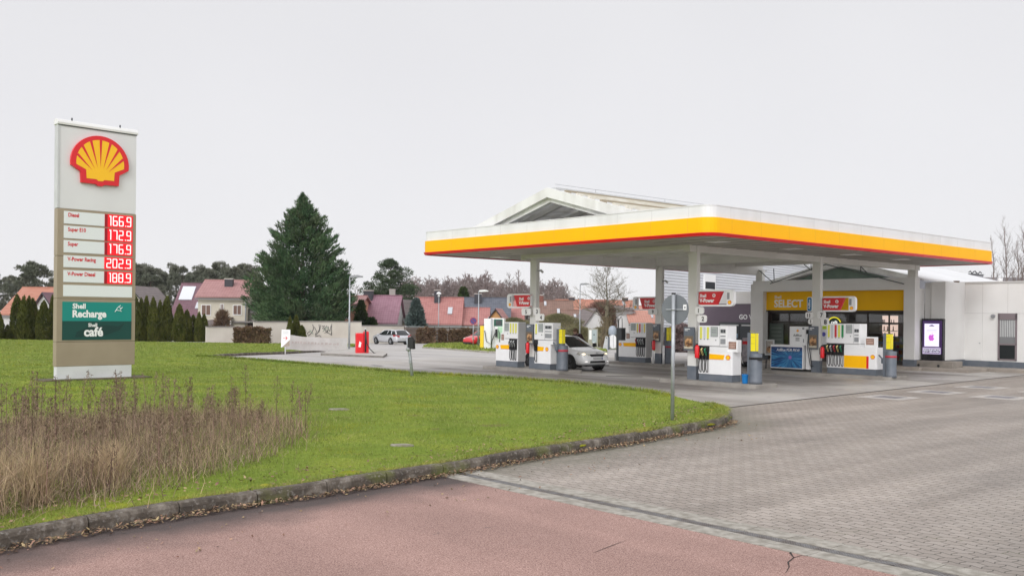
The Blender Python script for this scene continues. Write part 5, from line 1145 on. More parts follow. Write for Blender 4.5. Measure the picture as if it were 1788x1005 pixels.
# ------------------------------------------------------------------ cars
def paint(name, c, metal=0.0): return mat(name, c, .28, coat=.6, metal=metal)
tyre = mat('tyre_rubber', (.014, .014, .015), .8); rimm = mat('alloy_rim', (.55, .56, .58), .3, metal=.6); rimb = mat('black_rim', (.02, .02, .022), .35)
plast = mat('car_plastic', (.02, .021, .023), .5); lampw = mat('headlamp_glass', (.55, .55, .5), .12); tail = mat('tail_red', (.45, .01, .02), .2); winm = mat('car_glass', (.018, .022, .024), .05, spec=.8)
interior = mat('car_trim', (.03, .03, .032), .7)
def car(name, label, loc, rot, body, L, W, H, prof, gh, wheels, rw, rim, front=True, group=None, cat='car', hatch=True, rails=False):
    # local x forward (front at +L/2), z up. prof: (x, z top of lower body, half width, z bottom)
    t = thing(name, label, cat, loc, rot, group)
    bm = bmesh.new(); rings = []
    for x, zt, hw, zb in prof:
        r = []
        for s_ in (1, -1):
            half = [(0, zb), (hw * .80, zb), (hw * .95, zb + .10), (hw, zb + (zt - zb) * .42), (hw * .985, zb + (zt - zb) * .72), (hw * .93, zt - .035), (hw * .80, zt + .0), (0, zt + .025)]
            r.append([bm.verts.new((x, y * s_, z)) for y, z in (half if s_ > 0 else half[1:-1])])
        ring = r[0] + list(reversed(r[1])); rings.append(ring)
    for a, b_ in zip(rings, rings[1:]):
        n = len(a)
        for i in range(n): j = (i + 1) % n; bm.faces.new((a[i], a[j], b_[j], b_[i]))
    bm.faces.new(rings[0][::-1]); bm.faces.new(rings[-1])
    bmesh.ops.recalc_face_normals(bm, faces=bm.faces[:])
    me = bpy.data.meshes.new('body'); bm.to_mesh(me); bm.free(); me.materials.append(body)
    me.polygons.foreach_set('use_smooth', [True] * len(me.polygons))
    o = bpy.data.objects.new('body', me); COL.objects.link(o); o.parent = t
    sb = o.modifiers.new('s', 'SUBSURF'); sb.levels = 2; sb.render_levels = 2
    # greenhouse: gh = stations (x, z base, z roof, hw base, hw roof)
    (xa, za), (xb, zb_), (xc, zc_), (xd, zd) = gh; hb, hr = W / 2 * .90, W / 2 * .70
    bm = bmesh.new(); st = []
    N_ = 12
    def roofline(f): return zb_ + (zc_ - zb_) * f + .05 * math.sin(math.pi * f)
    low = []; up = []
    for k in range(N_ + 1):
        f = k / N_; xl = xa + (xd - xa) * f; xu = xb + (xc - xb) * f
        pinch = 1 - .10 * (abs(f - .5) * 2) ** 3
        low.append((xl, hb * pinch, za + (zd - za) * f)); up.append((xu, hr * pinch, roofline(f)))
    mb = MB(); g_ = MB()
    # roof skin
    for k in range(N_):
        for s_ in (1, -1):
            a, b_ = up[k], up[k + 1]
            mb.raw([(a[0], 0, a[2] + .035), (b_[0], 0, b_[2] + .035), (b_[0], s_ * b_[1] * .6, b_[2] + .03), (a[0], s_ * a[1] * .6, a[2] + .03)], [(0, 1, 2, 3) if s_ < 0 else (3, 2, 1, 0)], 0, True)
            mb.raw([(a[0], s_ * a[1] * .6, a[2] + .03), (b_[0], s_ * b_[1] * .6, b_[2] + .03), (b_[0], s_ * b_[1] * 1.02, b_[2] - .03), (a[0], s_ * a[1] * 1.02, a[2] - .03)], [(0, 1, 2, 3) if s_ < 0 else (3, 2, 1, 0)], 0, True)
    side_glass = []
    for k in range(N_):
        for s_ in (1, -1):
            a, b_, c, d = low[k], low[k + 1], up[k + 1], up[k]
            g_.raw([(a[0], s_ * a[1], a[2]), (b_[0], s_ * b_[1], b_[2]), (c[0], s_ * c[1], c[2] - .03), (d[0], s_ * d[1], d[2] - .03)], [(0, 1, 2, 3)], 0, False)
    for a, d in ((low[0], up[0]), (low[-1], up[-1])):
        n_ = 8; sgn = 1 if a is low[0] else -1
        for i in range(n_):
            y0, y1 = -1 + 2 * i / n_, -1 + 2 * (i + 1) / n_
            bul = lambda y: (1 - y * y) * .10 * sgn
            g_.raw([(a[0] + bul(y0), a[1] * y0, a[2] + .01), (a[0] + bul(y1), a[1] * y1, a[2] + .01), (d[0] + bul(y1) * .6, d[1] * y1, d[2] + (1 - y1 * y1) * .03), (d[0] + bul(y0) * .6, d[1] * y0, d[2] + (1 - y0 * y0) * .03)], [(0, 1, 2, 3)], 0, True)
    g_.build('windows', winm, t)
    for s_ in (1, -1):                                   # pillars
        for k, w in ((0, .045), (N_, .07)) + (((N_ // 2), .03),) + ((int(N_ * .82), .05),):
            a, d = low[k], up[k]; mb.tube([(a[0], s_ * a[1], a[2]), (d[0], s_ * d[1], d[2] - .02)], w, 6, 0 if k in (0, N_) else (0 if rails else 1))
        mb.tube([(p[0], s_ * p[1] * 1.0, p[2] - .02) for p in up], .030, 6, 0)
        mb.tube([(p[0], s_ * (p[1] + .004), p[2] + .005) for p in low], .022, 6, 1)
        if rails: mb.tube([(up[1][0], s_ * up[1][1] * .9, up[1][2] + .06), (up[6][0], s_ * up[6][1] * .95, up[6][2] + .085), (up[11][0], s_ * up[11][1] * .9, up[11][2] + .06)], .018, 5, 2)
    mb.tube([(up[0][0], y * up[0][1], up[0][2] + (1 - y*y)*.03) for y in (-1, -.5, 0, .5, 1)], .03, 6, 0); mb.tube([(up[-1][0], y * up[-1][1], up[-1][2] + (1 - y*y)*.03) for y in (-1, -.5, 0, .5, 1)], .04, 6, 0)
    mb.build('roof', [body, plast, lightgrey], t)
    # wheels in dark arches
    hw = W / 2
    for x in wheels:
        for s_ in (1, -1):
            mb = MB(); mb.lathe([(rw * 1.17, 0), (rw * 1.17, .02), (rw * 1.10, .02), (rw * 1.08, -.05), (.02, -.05)], 24, (x, s_ * (hw - .012), rw * 1.03), 'y') if s_ > 0 else mb.lathe([(rw * 1.17, 0), (rw * 1.17, -.02), (rw * 1.10, -.02), (rw * 1.08, .05), (.02, .05)], 24, (x, s_ * (hw - .012), rw * 1.03), 'y')
            mb.build('wheel_arch', plast, t)
            mb = MB(); q = s_
            mb.lathe([(rw * .66, .03 * q), (rw * .70, .035 * q), (rw * .93, .03 * q), (rw, .0), (rw, -.17 * q), (rw * .9, -.2 * q), (.02, -.2 * q)], 24, (x, s_ * (hw - .01), rw), 'y', 0)
            w_ = mb.build('wheel', tyre, t)
            mb = MB(); mb.lathe([(rw * .68, .032 * q), (rw * .66, .0), (rw * .6, -.03 * q), (.02, -.03 * q)], 24, (x, s_ * (hw - .01), rw), 'y', 1)
            mb.lathe([(.02, .03 * q), (.055, .028 * q), (.06, 0)], 10, (x, s_ * (hw - .01), rw), 'y', 0)
            for k in range(5):
                a_ = 2 * math.pi * k / 5 + .3; p0 = (x + .04 * math.cos(a_), s_ * (hw - .01) + .02 * q, rw + .04 * math.sin(a_)); p1 = (x + rw * .64 * math.cos(a_), s_ * (hw - .01) + .015 * q, rw + rw * .64 * math.sin(a_))
                mb.cyl(p0, p1, .028, .036, 6, 0)
            mb.build('rim', [rim, plast], w_)
    return t
Pf = lambda L, W, hood, belt, rear: [(-L/2, .62, W*.37, .40), (-L/2 + .04, .80, W*.44, .30), (-L/2 + .18, rear, W*.485, .23), (-L/2 + .7, belt + .02, W*.5, .20), (-L*.1, belt, W*.5, .19), (L*.14, belt - .02, W*.5, .19), (L*.22, hood + .06, W*.5, .19), (L/2 - .75, hood - .03, W*.495, .20), (L/2 - .32, hood - .12, W*.475, .21), (L/2 - .12, hood - .22, W*.43, .23), (L/2 - .02, hood - .36, W*.36, .30), (L/2, .48, W*.30, .36)]
# white hatchback at the pump
L, W = 4.0, 1.73
uf, vs = -10.04, 5.0
cc = ST(uf - L / 2, vs + W / 2, 0.004)
whitecar = paint('car_white', (.88, .885, .89))
t = car('parked_hatchback', 'small white hatchback with black wheels refuelling at the leftmost column', cc, SROT - R(1.5), whitecar, L, W, 1.47, Pf(L, W, .93, .93, .97),
        [(.98, .93), (.22, 1.36), (-1.40, 1.37), (-1.86, .98)], (1.19, -1.28), .315, rimb)
def face(mb, pts, m): mb.poly(pts, m)
mb = MB(); X1 = L / 2
mb.prism_yz([(-.42, .70), (.42, .70), (.34, .585), (-.34, .585)], X1 - .13, X1 - .035, 0); mb.build('grille', plast, t, bevel=.02)
mb = MB(); mb.cyl((X1 - .09, 0, .735), (X1 - .045, 0, .725), .045, n=12); mb.build('bonnet_badge', lightgrey, t)
for s_ in (1, -1):
    mb = MB(); mb.raw([(X1 - .10, s_*.40, .70), (X1 - .38, s_*.80, .80), (X1 - .44, s_*.815, .70), (X1 - .30, s_*.75, .635), (X1 - .09, s_*.42, .635)], [(0, 1, 2, 3, 4)], 0)
    pts = [(X1 - .06, s_*.42, .71), (X1 - .32, s_*.80, .79), (X1 - .40, s_*.84, .71), (X1 - .26, s_*.76, .64), (X1 - .05, s_*.44, .64)]
    mb = MB(); o_ = len(mb.v); mb.raw(pts + [(p[0] - .12, p[1] * .9, p[2]) for p in pts], [(0, 1, 2, 3, 4)] + [(i, (i + 1) % 5, 5 + (i + 1) % 5, 5 + i) for i in range(5)], 0)
    hl = mb.build('headlight', lampw, t); mb = MB(); mb.ball((X1 - .19, s_*.63, .695), (.06, .085, .045), 10, 8); mb.build('headlight_bulb', mat('lit_lamp', (.9, .8, .6), .3, emit=(1, .80, .50), es=1.6), hl)
    mb = MB(); mb.ball((X1 - .10, s_*.58, .395), (.09, .10, .028), 10, 6); mb.build('fog_light', mat('lit_drl', (.8, .8, .8), .3, emit=(1, .95, .9), es=.8), t)
    mb = MB(); mb.prism_xz([(.74, .94), (.92, .96), (.90, 1.10), (.76, 1.12)], s_*.90, s_*1.02, 0); mb.tube([(.84, s_*.83, .96), (.84, s_*.93, 1.0)], .03, 6); mb.build('mirror', plast, t, bevel=.03)
mb = MB(); mb.prism_xy([(X1 - .42, -.80), (X1 - .06, -.52), (X1 + .012, -.40), (X1 + .012, .40), (X1 - .06, .52), (X1 - .42, .80)], .335, .43); mb.build('lower_intake', plast, t, bevel=.02)
mb = MB(); mb.box(X1 - .2, X1 + .015, -.66, .66, .20, .235); mb.build('splitter', plast, t)
mb = MB(); mb.box(X1 - .03, X1 + .012, -.26, .26, .47, .575, 0); mb.box(X1 - .03, X1 + .014, .22, .26, .472, .573, 1); mb.build('licence_plate', [lightgrey, mat('plate_blue', (.02, .05, .25), .4)], t)
mb = MB()
for y in (-.35, .35): mb.box(-.35, .0, y - .22, y + .22, .85, 1.2); mb.box(-.4, -.3, y - .12, y + .12, 1.2, 1.32)
mb.build('seats', interior, t)
# silver estate on the road behind
c = G(683, 600.8, 0); L, W = 4.82, 1.86
silver = paint('car_silver', (.62, .63, .66), .35)
t = car('parked_estate', 'silver estate car parked in front of the garden wall, seen from its rear', (c.x, c.y, c.z + .006), SROT + math.pi - R(3), silver, L, W, 1.5, Pf(L, W, .98, .96, 1.02),
        [(1.15, .96), (.42, 1.38), (-1.75, 1.38), (-2.22, 1.02)], (1.42, -1.37), .335, rimm, rails=True)
for s_ in (1, -1):
    mb = MB(); mb.raw([(-L/2 - .02, s_*.50, .90), (-L/2 + .06, s_*.88, .96), (-L/2 + .55, s_*.925, .98), (-L/2 + .50, s_*.925, .82), (-L/2 + .05, s_*.88, .76), (-L/2 - .02, s_*.52, .78)], [(0, 1, 2, 3, 4, 5)], 0)
    mb.raw([(-L/2 + .2, s_*.5, .90), (-L/2 + .2, s_*.5, .78), (-L/2 - .02, s_*.50, .90), (-L/2 - .02, s_*.52, .78)], [(0, 1, 3, 2)], 0); mb.build('tail_light', tail, t)
    mb = MB(); mb.ball((.95, s_*.99, 1.0), (.1, .10, .07), 8, 6); mb.build('mirror', silver, t)
mb = MB(); mb.box(-L/2 - .015, -L/2 + .1, -.7, .7, .24, .40); mb.build('rear_bumper', plast, t, bevel=.03)
mb = MB(); mb.box(-L/2 - .02, -L/2 + .1, -.26, .26, .60, .70); mb.build('licence_plate', lightgrey, t)
# red car half hidden by the charging cabinet
c = G(826, 604.3, 0); redc = paint('car_red', (.55, .015, .02)); L, W = 4.1, 1.76
t = car('parked_compact', 'red compact car half hidden behind the white gas cabinet', (c.x + 1.0, c.y + .6, c.z + .006), R(222), redc, L, W, 1.5, Pf(L, W, .96, .95, 1.0),
        [(1.05, .95), (.30, 1.40), (-1.45, 1.40), (-1.92, 1.0)], (1.25, -1.28), .32, rimm)
mb = MB(); mb.box(L/2 - .12, L/2 + .01, -.6, .6, .25, .42); mb.build('front_bumper', plast, t, bevel=.03)
for s_ in (1, -1): mb = MB(); mb.ball((L/2 - .22, s_*.62, .72), (.14, .16, .07), 10, 6); mb.build('headlight', lampw, t)

# ------------------------------------------------------------------ person at the hatchback
pv = 7.3; pu = u_at(1012, pv, 590); base = ST(pu, pv, .004)
t = thing('person', 'person with brown hair in a dark maroon jacket leaning over beside the white hatchback', 'person', base, SROT)
def skin(name, V, E, r, m, sub=2, parent=t):
    me = bpy.data.meshes.new(name); me.from_pydata(V, E, []); me.materials.append(m); me.update()
    o = bpy.data.objects.new(name, me); COL.objects.link(o); o.parent = parent
    md = o.modifiers.new('skin', 'SKIN'); md.use_smooth_shade = True
    for i, sv in enumerate(me.skin_vertices[0].data): sv.radius = r[i] if isinstance(r[i], tuple) else (r[i], r[i]); sv.use_root = (i == 0)
    sb = o.modifiers.new('sub', 'SUBSURF'); sb.levels = sub; sb.render_levels = sub
    return o
hx = -.24                                   # head leans to the left, arm reaches to the right towards the door
Vb = [(0.02, 0, .92), (.0, 0, 1.08), (-.07, -.02, 1.27), (-.15, -.03, 1.41), (-.20, -.03, 1.48), (-.24, -.04, 1.57), (-.245, -.045, 1.63),
      (.12, -.03, .88), (.13, -.04, .48), (.12, 0, .09), (.13, -.12, .05),
      (-.09, .03, .88), (-.12, .0, .48), (-.13, .05, .09), (-.14, -.07, .05),
      (.06, -.02, 1.40), (.27, -.06, 1.22), (.45, -.12, 1.10),
      (-.33, -.05, 1.36), (-.42, -.10, 1.10), (-.36, -.22, .92)]
Eb = [(0,1),(1,2),(2,3),(3,4),(4,5),(5,6),(0,7),(7,8),(8,9),(9,10),(0,11),(11,12),(12,13),(13,14),(3,15),(15,16),(16,17),(3,18),(18,19),(19,20)]
rb = [(.15,.11),(.145,.105),(.17,.12),(.15,.10),.055,.085,.07,.085,.062,.042,.04,.085,.062,.042,.04,.075,.052,.036,.075,.052,.036]
sk = mat('skin', (.45, .27, .20), .55); jac = mat('maroon_jacket', (.035, .010, .014), .75); trs = mat('dark_trousers', (.02, .022, .03), .8); hair = mat('brown_hair', (.13, .07, .035), .7)
body = skin('body', Vb, Eb, rb, sk)
jk = skin('jacket', [(0.02,0,.84),(.0,0,1.08),(-.07,-.02,1.27),(-.14,-.03,1.40),(-.18,-.03,1.455),(.07,-.02,1.40),(.27,-.06,1.22),(.42,-.11,1.12),(-.33,-.05,1.36),(-.42,-.10,1.10),(-.37,-.20,.95)], [(0,1),(1,2),(2,3),(3,4),(3,5),(5,6),(6,7),(3,8),(8,9),(9,10)], [(.185,.145),(.175,.135),(.20,.145),(.175,.12),.075,.10,.075,.06,.10,.075,.06], jac)
tr = skin('trousers', [(.02,0,.93),(.12,-.03,.86),(.13,-.04,.48),(.12,0,.12),(-.09,.03,.86),(-.12,0,.48),(-.13,.05,.12)], [(0,1),(1,2),(2,3),(0,4),(4,5),(5,6)], [(.175,.13),.108,.082,.068,.108,.082,.068], trs)
mb = MB(); mb.ball((-.245, -.02, 1.625), (.105, .118, .105), 14, 10); mb.ball((-.245, .035, 1.58), (.098, .075, .10), 12, 8); mb.build('hair', hair, t)
mb = MB()
for dx in (-.035, .035): mb.ball((-.245 + dx, -.128, 1.585), .012, 8, 6, 0)
mb.ball((-.245, -.14, 1.56), (.014, .022, .02), 8, 6, 1); mb.ball((-.245, -.128, 1.52), (.026, .008, .007), 8, 6, 2)
for dx in (-.09, .09): mb.ball((-.245 + dx, -.045, 1.575), (.012, .02, .03), 8, 6, 1)
mb.build('face', [ink, sk, mat('lips', (.3, .12, .1), .6)], t)
for i, (hx_, hy, hz, dx, dz) in enumerate(((.45, -.12, 1.10, .07, -.03), (-.36, -.22, .92, .03, -.07))):
    V, E, r = [(hx_, hy, hz), (hx_ + dx, hy - .01, hz + dz)], [(0, 1)], [(.038, .022), (.040, .020)]
    for k in range(4):
        o_ = len(V); off = (k - 1.5) * .019; ln = (.034, .040, .037, .028)[k]; n_ = Vector((-dz, 0, dx)).normalized() * off
        for q in range(3): V.append((hx_ + dx * (1.25 + q * .5 * ln / .04) + n_.x, hy - .012 - .008 * q * q, hz + dz * (1.25 + q * .5 * ln / .04) + n_.z)); r.append(.0085 - .001 * q)
        E += [(1, o_), (o_, o_ + 1), (o_ + 1, o_ + 2)]
    o_ = len(V); n_ = Vector((-dz, 0, dx)).normalized() * .045; V += [(hx_ + dx * .6 + n_.x, hy - .02, hz + dz * .6 + n_.z), (hx_ + dx * 1.0 + n_.x * 1.2, hy - .035, hz + dz * 1.0 + n_.z * 1.2)]; r += [.011, .009]; E += [(0, o_), (o_, o_ + 1)]
    skin('hand', V, E, r, sk, 1)
mb = MB()
for x, y in ((.13, -.06), (-.14, -.0)): mb.ball((x, y, .05), (.052, .14, .05), 10, 6)
mb.build('shoes', black, t)
# ------------------------------------------------------------------ houses beyond the road
def W_(n, c, c2=None): return mat(n, c, .85, c2 or tuple(x * .88 for x in c), .6)
def tiles(name, c, c2):
    m, N, L, b = nodes(name); t = NT(m); tc = N.new('ShaderNodeTexCoord'); x = t.xyz(tc.outputs['Object'])
    wv = t.math('PINGPONG', x[0], .15); rows = t.math('FRACT', t.math('MULTIPLY', x[2], 4.2))
    col = t.ramp(t.noise(tc.outputs['Object'], 1.2, 6, .65), (.3, c), (.7, c2))
    line = t.maprange(rows, .78, .95, 1.0, .5); seam = t.maprange(wv, 0.0, .05, .80, 1.0)
    col = t.mix(1.0, col, t.comb(t.math('MULTIPLY', line, seam), t.math('MULTIPLY', line, seam), t.math('MULTIPLY', line, seam)), 'MULTIPLY')
    L.new(col, b.inputs['Base Color']); b.inputs['Roughness'].default_value = .6
    t.bump(t.math('ADD', t.math('MULTIPLY', rows, -1.0), t.math('MULTIPLY', wv, 3)), .5, .04, b); return m
T_pink = tiles('pink_tiles', (.34, .165, .16), (.44, .235, .225)); T_purp = tiles('purple_tiles', (.15, .075, .095), (.21, .11, .135)); T_plum = tiles('plum_tiles', (.26, .125, .165), (.34, .185, .23))
T_red = tiles('red_tiles', (.36, .14, .125), (.46, .21, .19)); T_blue = tiles('slate_blue_tiles', (.085, .095, .12), (.14, .15, .18)); T_brown = tiles('brown_tiles', (.17, .10, .075), (.26, .155, .12)); T_or = tiles('orange_tiles', (.42, .16, .10), (.50, .235, .165)); T_grey = tiles('grey_tiles', (.16, .13, .13), (.23, .19, .18))
cream = W_('cream_wall', (.62, .57, .47)); salmon = W_('salmon_wall', (.55, .28, .20)); yelw = W_('yellow_wall', (.66, .58, .36)); whitew = W_('white_wall', (.70, .69, .68)); orangew = W_('orange_wall', (.62, .33, .14)); greyw = W_('grey_wall', (.42, .39, .36)); beigew = W_('beige_wall', (.52, .47, .40))
chim = W_('brick_chimney', (.22, .09, .07)); chimd = W_('dark_chimney', (.06, .06, .07)); wdark = mat('window_dark', (.05, .045, .05), .15); brownw = mat('window_brown', (.17, .10, .075), .4)
def house(label, px0, px1, pyb, pye, pyr, Y, wall, roof, rot=0.0, depth=8.0, ridge='x', chim_=(), wins=(), sky=(), over=.3, hip=0.0, barge=None, name='house'):
    """front face spans px0..px1 at distance Y; eaves at pye, ridge at pyr. ridge 'x': roof slope to the viewer, 'y': gable to the viewer"""
    a, b_ = at(px0, pyb, Y), at(px1, pyb, Y); zg = gz(Y); Wd = (b_ - a).length / max(math.cos(rot), .3)
    t = thing(name, label, 'house', (a.x, a.y, zg), rot)
    ze, zr = at((px0 + px1) / 2, pye, Y).z - zg, at((px0 + px1) / 2, pyr, Y).z - zg
    if ridge == 'x':
        yr = depth / 2; zr = zr * (Y + yr) / Y + (2.25 - zg) * (1 - (Y + yr) / Y)
    mb = MB()
    if ridge == 'x': mb.prism_yz([(0, 0), (depth, 0), (depth, ze), (depth / 2, zr - .12), (0, ze)], 0, Wd, 0)
    else: mb.prism_xz([(0, 0), (Wd, 0), (Wd, ze), (Wd / 2, zr - .12), (0, ze)], 0, depth, 0)
    mb.build('wall', wall, t)
    mb = MB(); th = .16
    if ridge == 'x':
        for s_ in (0, 1):
            ye, zz = (-over, ze - over * (zr - ze) / (depth / 2)) if s_ == 0 else (depth + over, ze - over * (zr - ze) / (depth / 2))
            mb.prism_yz([(ye, zz), (depth / 2, zr), (depth / 2, zr + th), (ye, zz + th)], -over + hip * 0, Wd + over, 0)
        mb.box(-over, Wd + over, depth / 2 - .12, depth / 2 + .12, zr + th - .04, zr + th + .06, 1); mb.box(-over, Wd + over, -over - .12, -over, ze - .28 - over * .3, ze - .12 - over * .3, 2)
    else:
        sl_ = (zr - ze) / (Wd / 2)
        for s_ in (0, 1):
            xe = -over if s_ == 0 else Wd + over; zz = ze - over * sl_
            mb.prism_xz([(xe, zz), (Wd / 2, zr), (Wd / 2, zr + th), (xe, zz + th)], -over, depth + over, 0)
            mb.prism_xz([(xe, zz - .05), (Wd / 2, zr - .05), (Wd / 2, zr + th - .02), (xe, zz + th - .02)], -over - .06, -over, 1 if barge is None else 2)
    rf = mb.build('roof', [roof, roof, barge or mat('gutter_grey', (.2, .19, .19), .5)], t)
    for f, g_, w, h, cm in chim_:
        x, y = f * Wd, g_ * depth; zt_ = max(zr + th, 0) + h; zb2 = ze
        mb = MB(); mb.box(x - w / 2, x + w / 2, y - w / 2, y + w / 2, zb2, zt_, 0); mb.box(x - w / 2 - .05, x + w / 2 + .05, y - w / 2 - .05, y + w / 2 + .05, zt_ - .1, zt_ + .03, 1); mb.build('chimney', [cm, greyw], rf)
    for f0, f1, h0, h1, fm, gm in wins:                   # on the front wall, fractions of width / heights relative to eaves
        x0, x1, z0, z1 = f0 * Wd, f1 * Wd, h0 * ze, h1 * ze
        mb = MB(); mb.box(x0 - .08, x1 + .08, -.05, .02, z0 - .1, z1 + .08, 0); fr = mb.build('window', fm, t)
        mb = MB(); xm = (x0 + x1) / 2; mb.box(x0, xm - .03, -.065, -.04, z0, z1); mb.box(xm + .03, x1, -.065, -.04, z0, z1); mb.build('pane', gm, fr)
    for f0, f1, s0, s1, mm in sky:                        # roof windows / panels on the viewer's slope
        mb = MB(); nx = [f0 * Wd, f1 * Wd]; dn = Vector((0, -(zr - ze), depth / 2)).normalized() * .14 if ridge == 'x' else Vector((0, 0, .1))
        P = lambda x, s_: Vector((x, depth / 2 * s_, ze + (zr - ze) * s_ + th))
        q = [P(nx[0], s0), P(nx[1], s0), P(nx[1], s1), P(nx[0], s1)]
        mb.raw([tuple(p) for p in q] + [tuple(p + dn) for p in q], [(0, 1, 2, 3), (7, 6, 5, 4), (0, 4, 5, 1), (1, 5, 6, 2), (2, 6, 7, 3), (3, 7, 4, 0)], 0); mb.build('roof_window' if mm is not SOL else 'solar_panel', mm, rf)
    return t
SOL = mat('solar_white', (.62, .64, .68), .25); RW = mat('roof_window', (.5, .52, .55), .2); WF = mat('window_white', (.75, .75, .74), .5)
house('orange roofed house at the far left behind the thuja row, with a satellite dish', 2, 92, 601, 548, 503, 128, whitew, T_or, 0, 12, 'x', ((.85, .4, .7, .5, chim),), (), ((.62, .68, .55, .7, RW), (.75, .82, .6, .8, RW)))
house('small gabled house with dark barge board behind thujas, left of the pylon', 64, 92, 601, 531, 512, 116, whitew, T_purp, -.25, 9, 'y', (), (), (), .35, barge=chimd)
house('cream gable house with dark roof edge right behind the pylon', 196, 256, 601, 533, 500, 122, cream, T_grey, 0, 9, 'y', (), (), (), .4, barge=chimd)
house('house with a purple roof and long white solar panel behind the thujas', 301, 400, 600, 549, 496, 126, W_('pale_rose_wall', (.6, .5, .48)), T_purp, .06, 10, 'x', (), (), ((.02, .25, .42, .86, SOL), (.36, .44, .14, .34, RW)))
t = house('cream two storey house with pink roof, dark chimney and downpipe', 345, 429, 600, 517.5, 491, 108, cream, T_pink, .10, 9.5, 'x', ((.52, .32, .9, .1, chimd),),
      ((.08, .25, .58, .80, WF, brownw), (.46, .51, .50, .82, WF, brownw), (.72, .87, .60, .80, WF, brownw)))
mb = MB(); mb.tube([(.0, -.12, 0), (0, -.12, 5.0)], .07, 6); mb.build('downpipe', midgrey, t, loc=((at(429, 600, 108) - at(345, 600, 108)).x - .15, 0, 0))
t2 = house('side building of plain grey render leaning to the cream house', 431, 478, 600, 540, 524, 109.5, greyw, T_grey, 0, 8, 'x', (), ())
mb = MB(); mb.lathe([(.02, .05), (.45, -.05), (.47, 0), (.02, .1)], 16, (1.6, -.25, 2.9), 'y'); mb.build('satellite_dish', midgrey, t2)
t = house('salmon pink house with pink roof behind the wall, left of the dark cypress', 568, 628, 600, 531, 518, 112, salmon, T_pink, 0, 8, 'x', (), ((.55, .66, .62, .80, WF, wdark),))
house('house with a steep plum coloured roof behind the silver car', 628, 690, 600, 562, 517.5, 116, whitew, T_plum, 0, 9, 'x', ((.10, .45, 1.1, .6, chimd), (.75, .6, .7, .8, greyw)), ())
house('pale yellow gabled house with a grey roof left of the blue spruce', 672, 706, 600, 562, 524, 124, yelw, T_grey, -.2, 12, 'y', ((.9, .5, .6, .3, greyw),), ((.42, .50, .92, 1.12, WF, wdark), (.56, .64, .92, 1.12, WF, wdark)))
house('long red tiled house with a pale roof window and grey chimney', 722, 802, 600, 564, 521, 118, whitew, T_red, 0, 9, 'x', ((.46, .42, .75, .9, chimd),), (), ((.72, .82, .30, .56, RW),))
house('lower red roofed annexe with an orange and white gable beside the gas cabinet', 797, 850, 600, 566, 539, 119, whitew, T_red, .0, 8, 'x', (), ())
t = house('small orange and white gable behind the gas cabinet', 846, 884, 600, 566, 540, 118, orangew, T_red, -.1, 7, 'y', (), ((.15, .38, .82, .95, WF, wdark), (.55, .8, .80, .93, WF, wdark)), (), .25, barge=chimd)
house('house with a slate blue tiled roof and dark chimney', 795, 888, 600, 560, 521, 132, greyw, T_blue, 0, 10, 'x', ((.40, .4, 1.0, .5, chimd),), ())
house('red roofed house behind the leftmost fuel sign', 868, 912, 600, 558, 526, 138, whitew, T_brown if 0 else T_red, 0, 10, 'x', (), ())
house('brown roofed house with a brick chimney right of the leftmost column', 930, 1000, 600, 560, 526, 126, beigew, T_brown, 0, 10, 'x', ((.20, .5, .9, .7, chim),), (), ((.30, .36, .7, .9, RW), (.62, .69, .30, .52, RW)))
house('orange roofed house with a long white eave in the middle distance', 975, 1062, 600, 545, 525, 140, whitew, T_or, 0, 10, 'x', ((.3, .5, .9, .4, chimd), (.5, .6, .8, .2, chim)), ())
house('red roofed house directly behind the street lamp by the bare tree', 985, 1030, 600, 566, 543, 120, beigew, T_red if 0 else T_brown, 0, 8, 'x', (), (), ((.4, .5, .4, .6, RW),))
house('white gable wall house partly behind the bare tree', 1016, 1064, 600, 574, 540, 112, whitew, T_grey, .1, 9, 'y', (), ((.30, .42, .62, .76, WF, brownw),), (), .2)
house('orange roofed house with a roof window right of the bare tree', 1072, 1108, 600, 541, 526, 134, whitew, T_or, 0, 9, 'x', ((.7, .5, .8, .4, chimd),), (), ((.5, .62, .3, .8, RW),))
house('white cube house wall between the bare tree and the back column', 1080, 1104, 600, 541, 536, 120, whitew, T_grey, 0, 8, 'x')
house('low house with a salmon orange tiled roof behind the small fuel sign', 1101, 1162, 600, 563, 536, 118, whitew, T_or if 0 else tiles('salmon_tiles', (.50, .23, .17), (.58, .30, .235)), 0, 9, 'x', (), (), ((.62, .68, .2, .6, RW),))
house('distant red roofed house on the right behind the back column', 1068, 1100, 600, 535, 529, 150, whitew, T_or, 0, 8, 'x')

# ------------------------------------------------------------------ garden walls, fences, sheds
render_w = mat('garden_render', (.60, .56, .50), .9, (.50, .455, .40), .45); cap_m = mat('coping', (.24, .22, .21), .8)
def gwall(label, px0, py0, px1, py1, top, name='garden_wall', m=render_w, thick=.2, dz=0, cap=True, Yb=None, cat='wall'):
    a = G(px0, py0, dz) if Yb is None else at(px0, py0, Yb); b_ = G(px1, py1, dz) if Yb is None else at(px1, py1, Yb)
    a.z = gz(a.y); d = Vector((b_.x - a.x, b_.y - a.y)); an = math.atan2(d.y, d.x); h = at(px0, top, a.y).z - gz(a.y)
    t = thing(name, label, cat, (a.x, a.y, a.z), an); mb = MB(); mb.box(0, d.length, 0, thick, -.2, h); mb.build('wall', m, t)
    if cap: mb = MB(); mb.box(-.02, d.length + .02, -.05, thick + .05, h, h + .09); mb.build('coping', cap_m, t)
    return t, d.length, h
gwall('low rendered garden wall behind the brown hedge, left part', 360, 599.5, 445, 599.5, 571)
gwall('taller rendered garden wall left of the small thujas', 443, 600, 521, 600, 562)
t, Lw_, hw_ = gwall('pale garden wall with black graffiti behind the banner', 520, 600.5, 631, 601, 561.5)
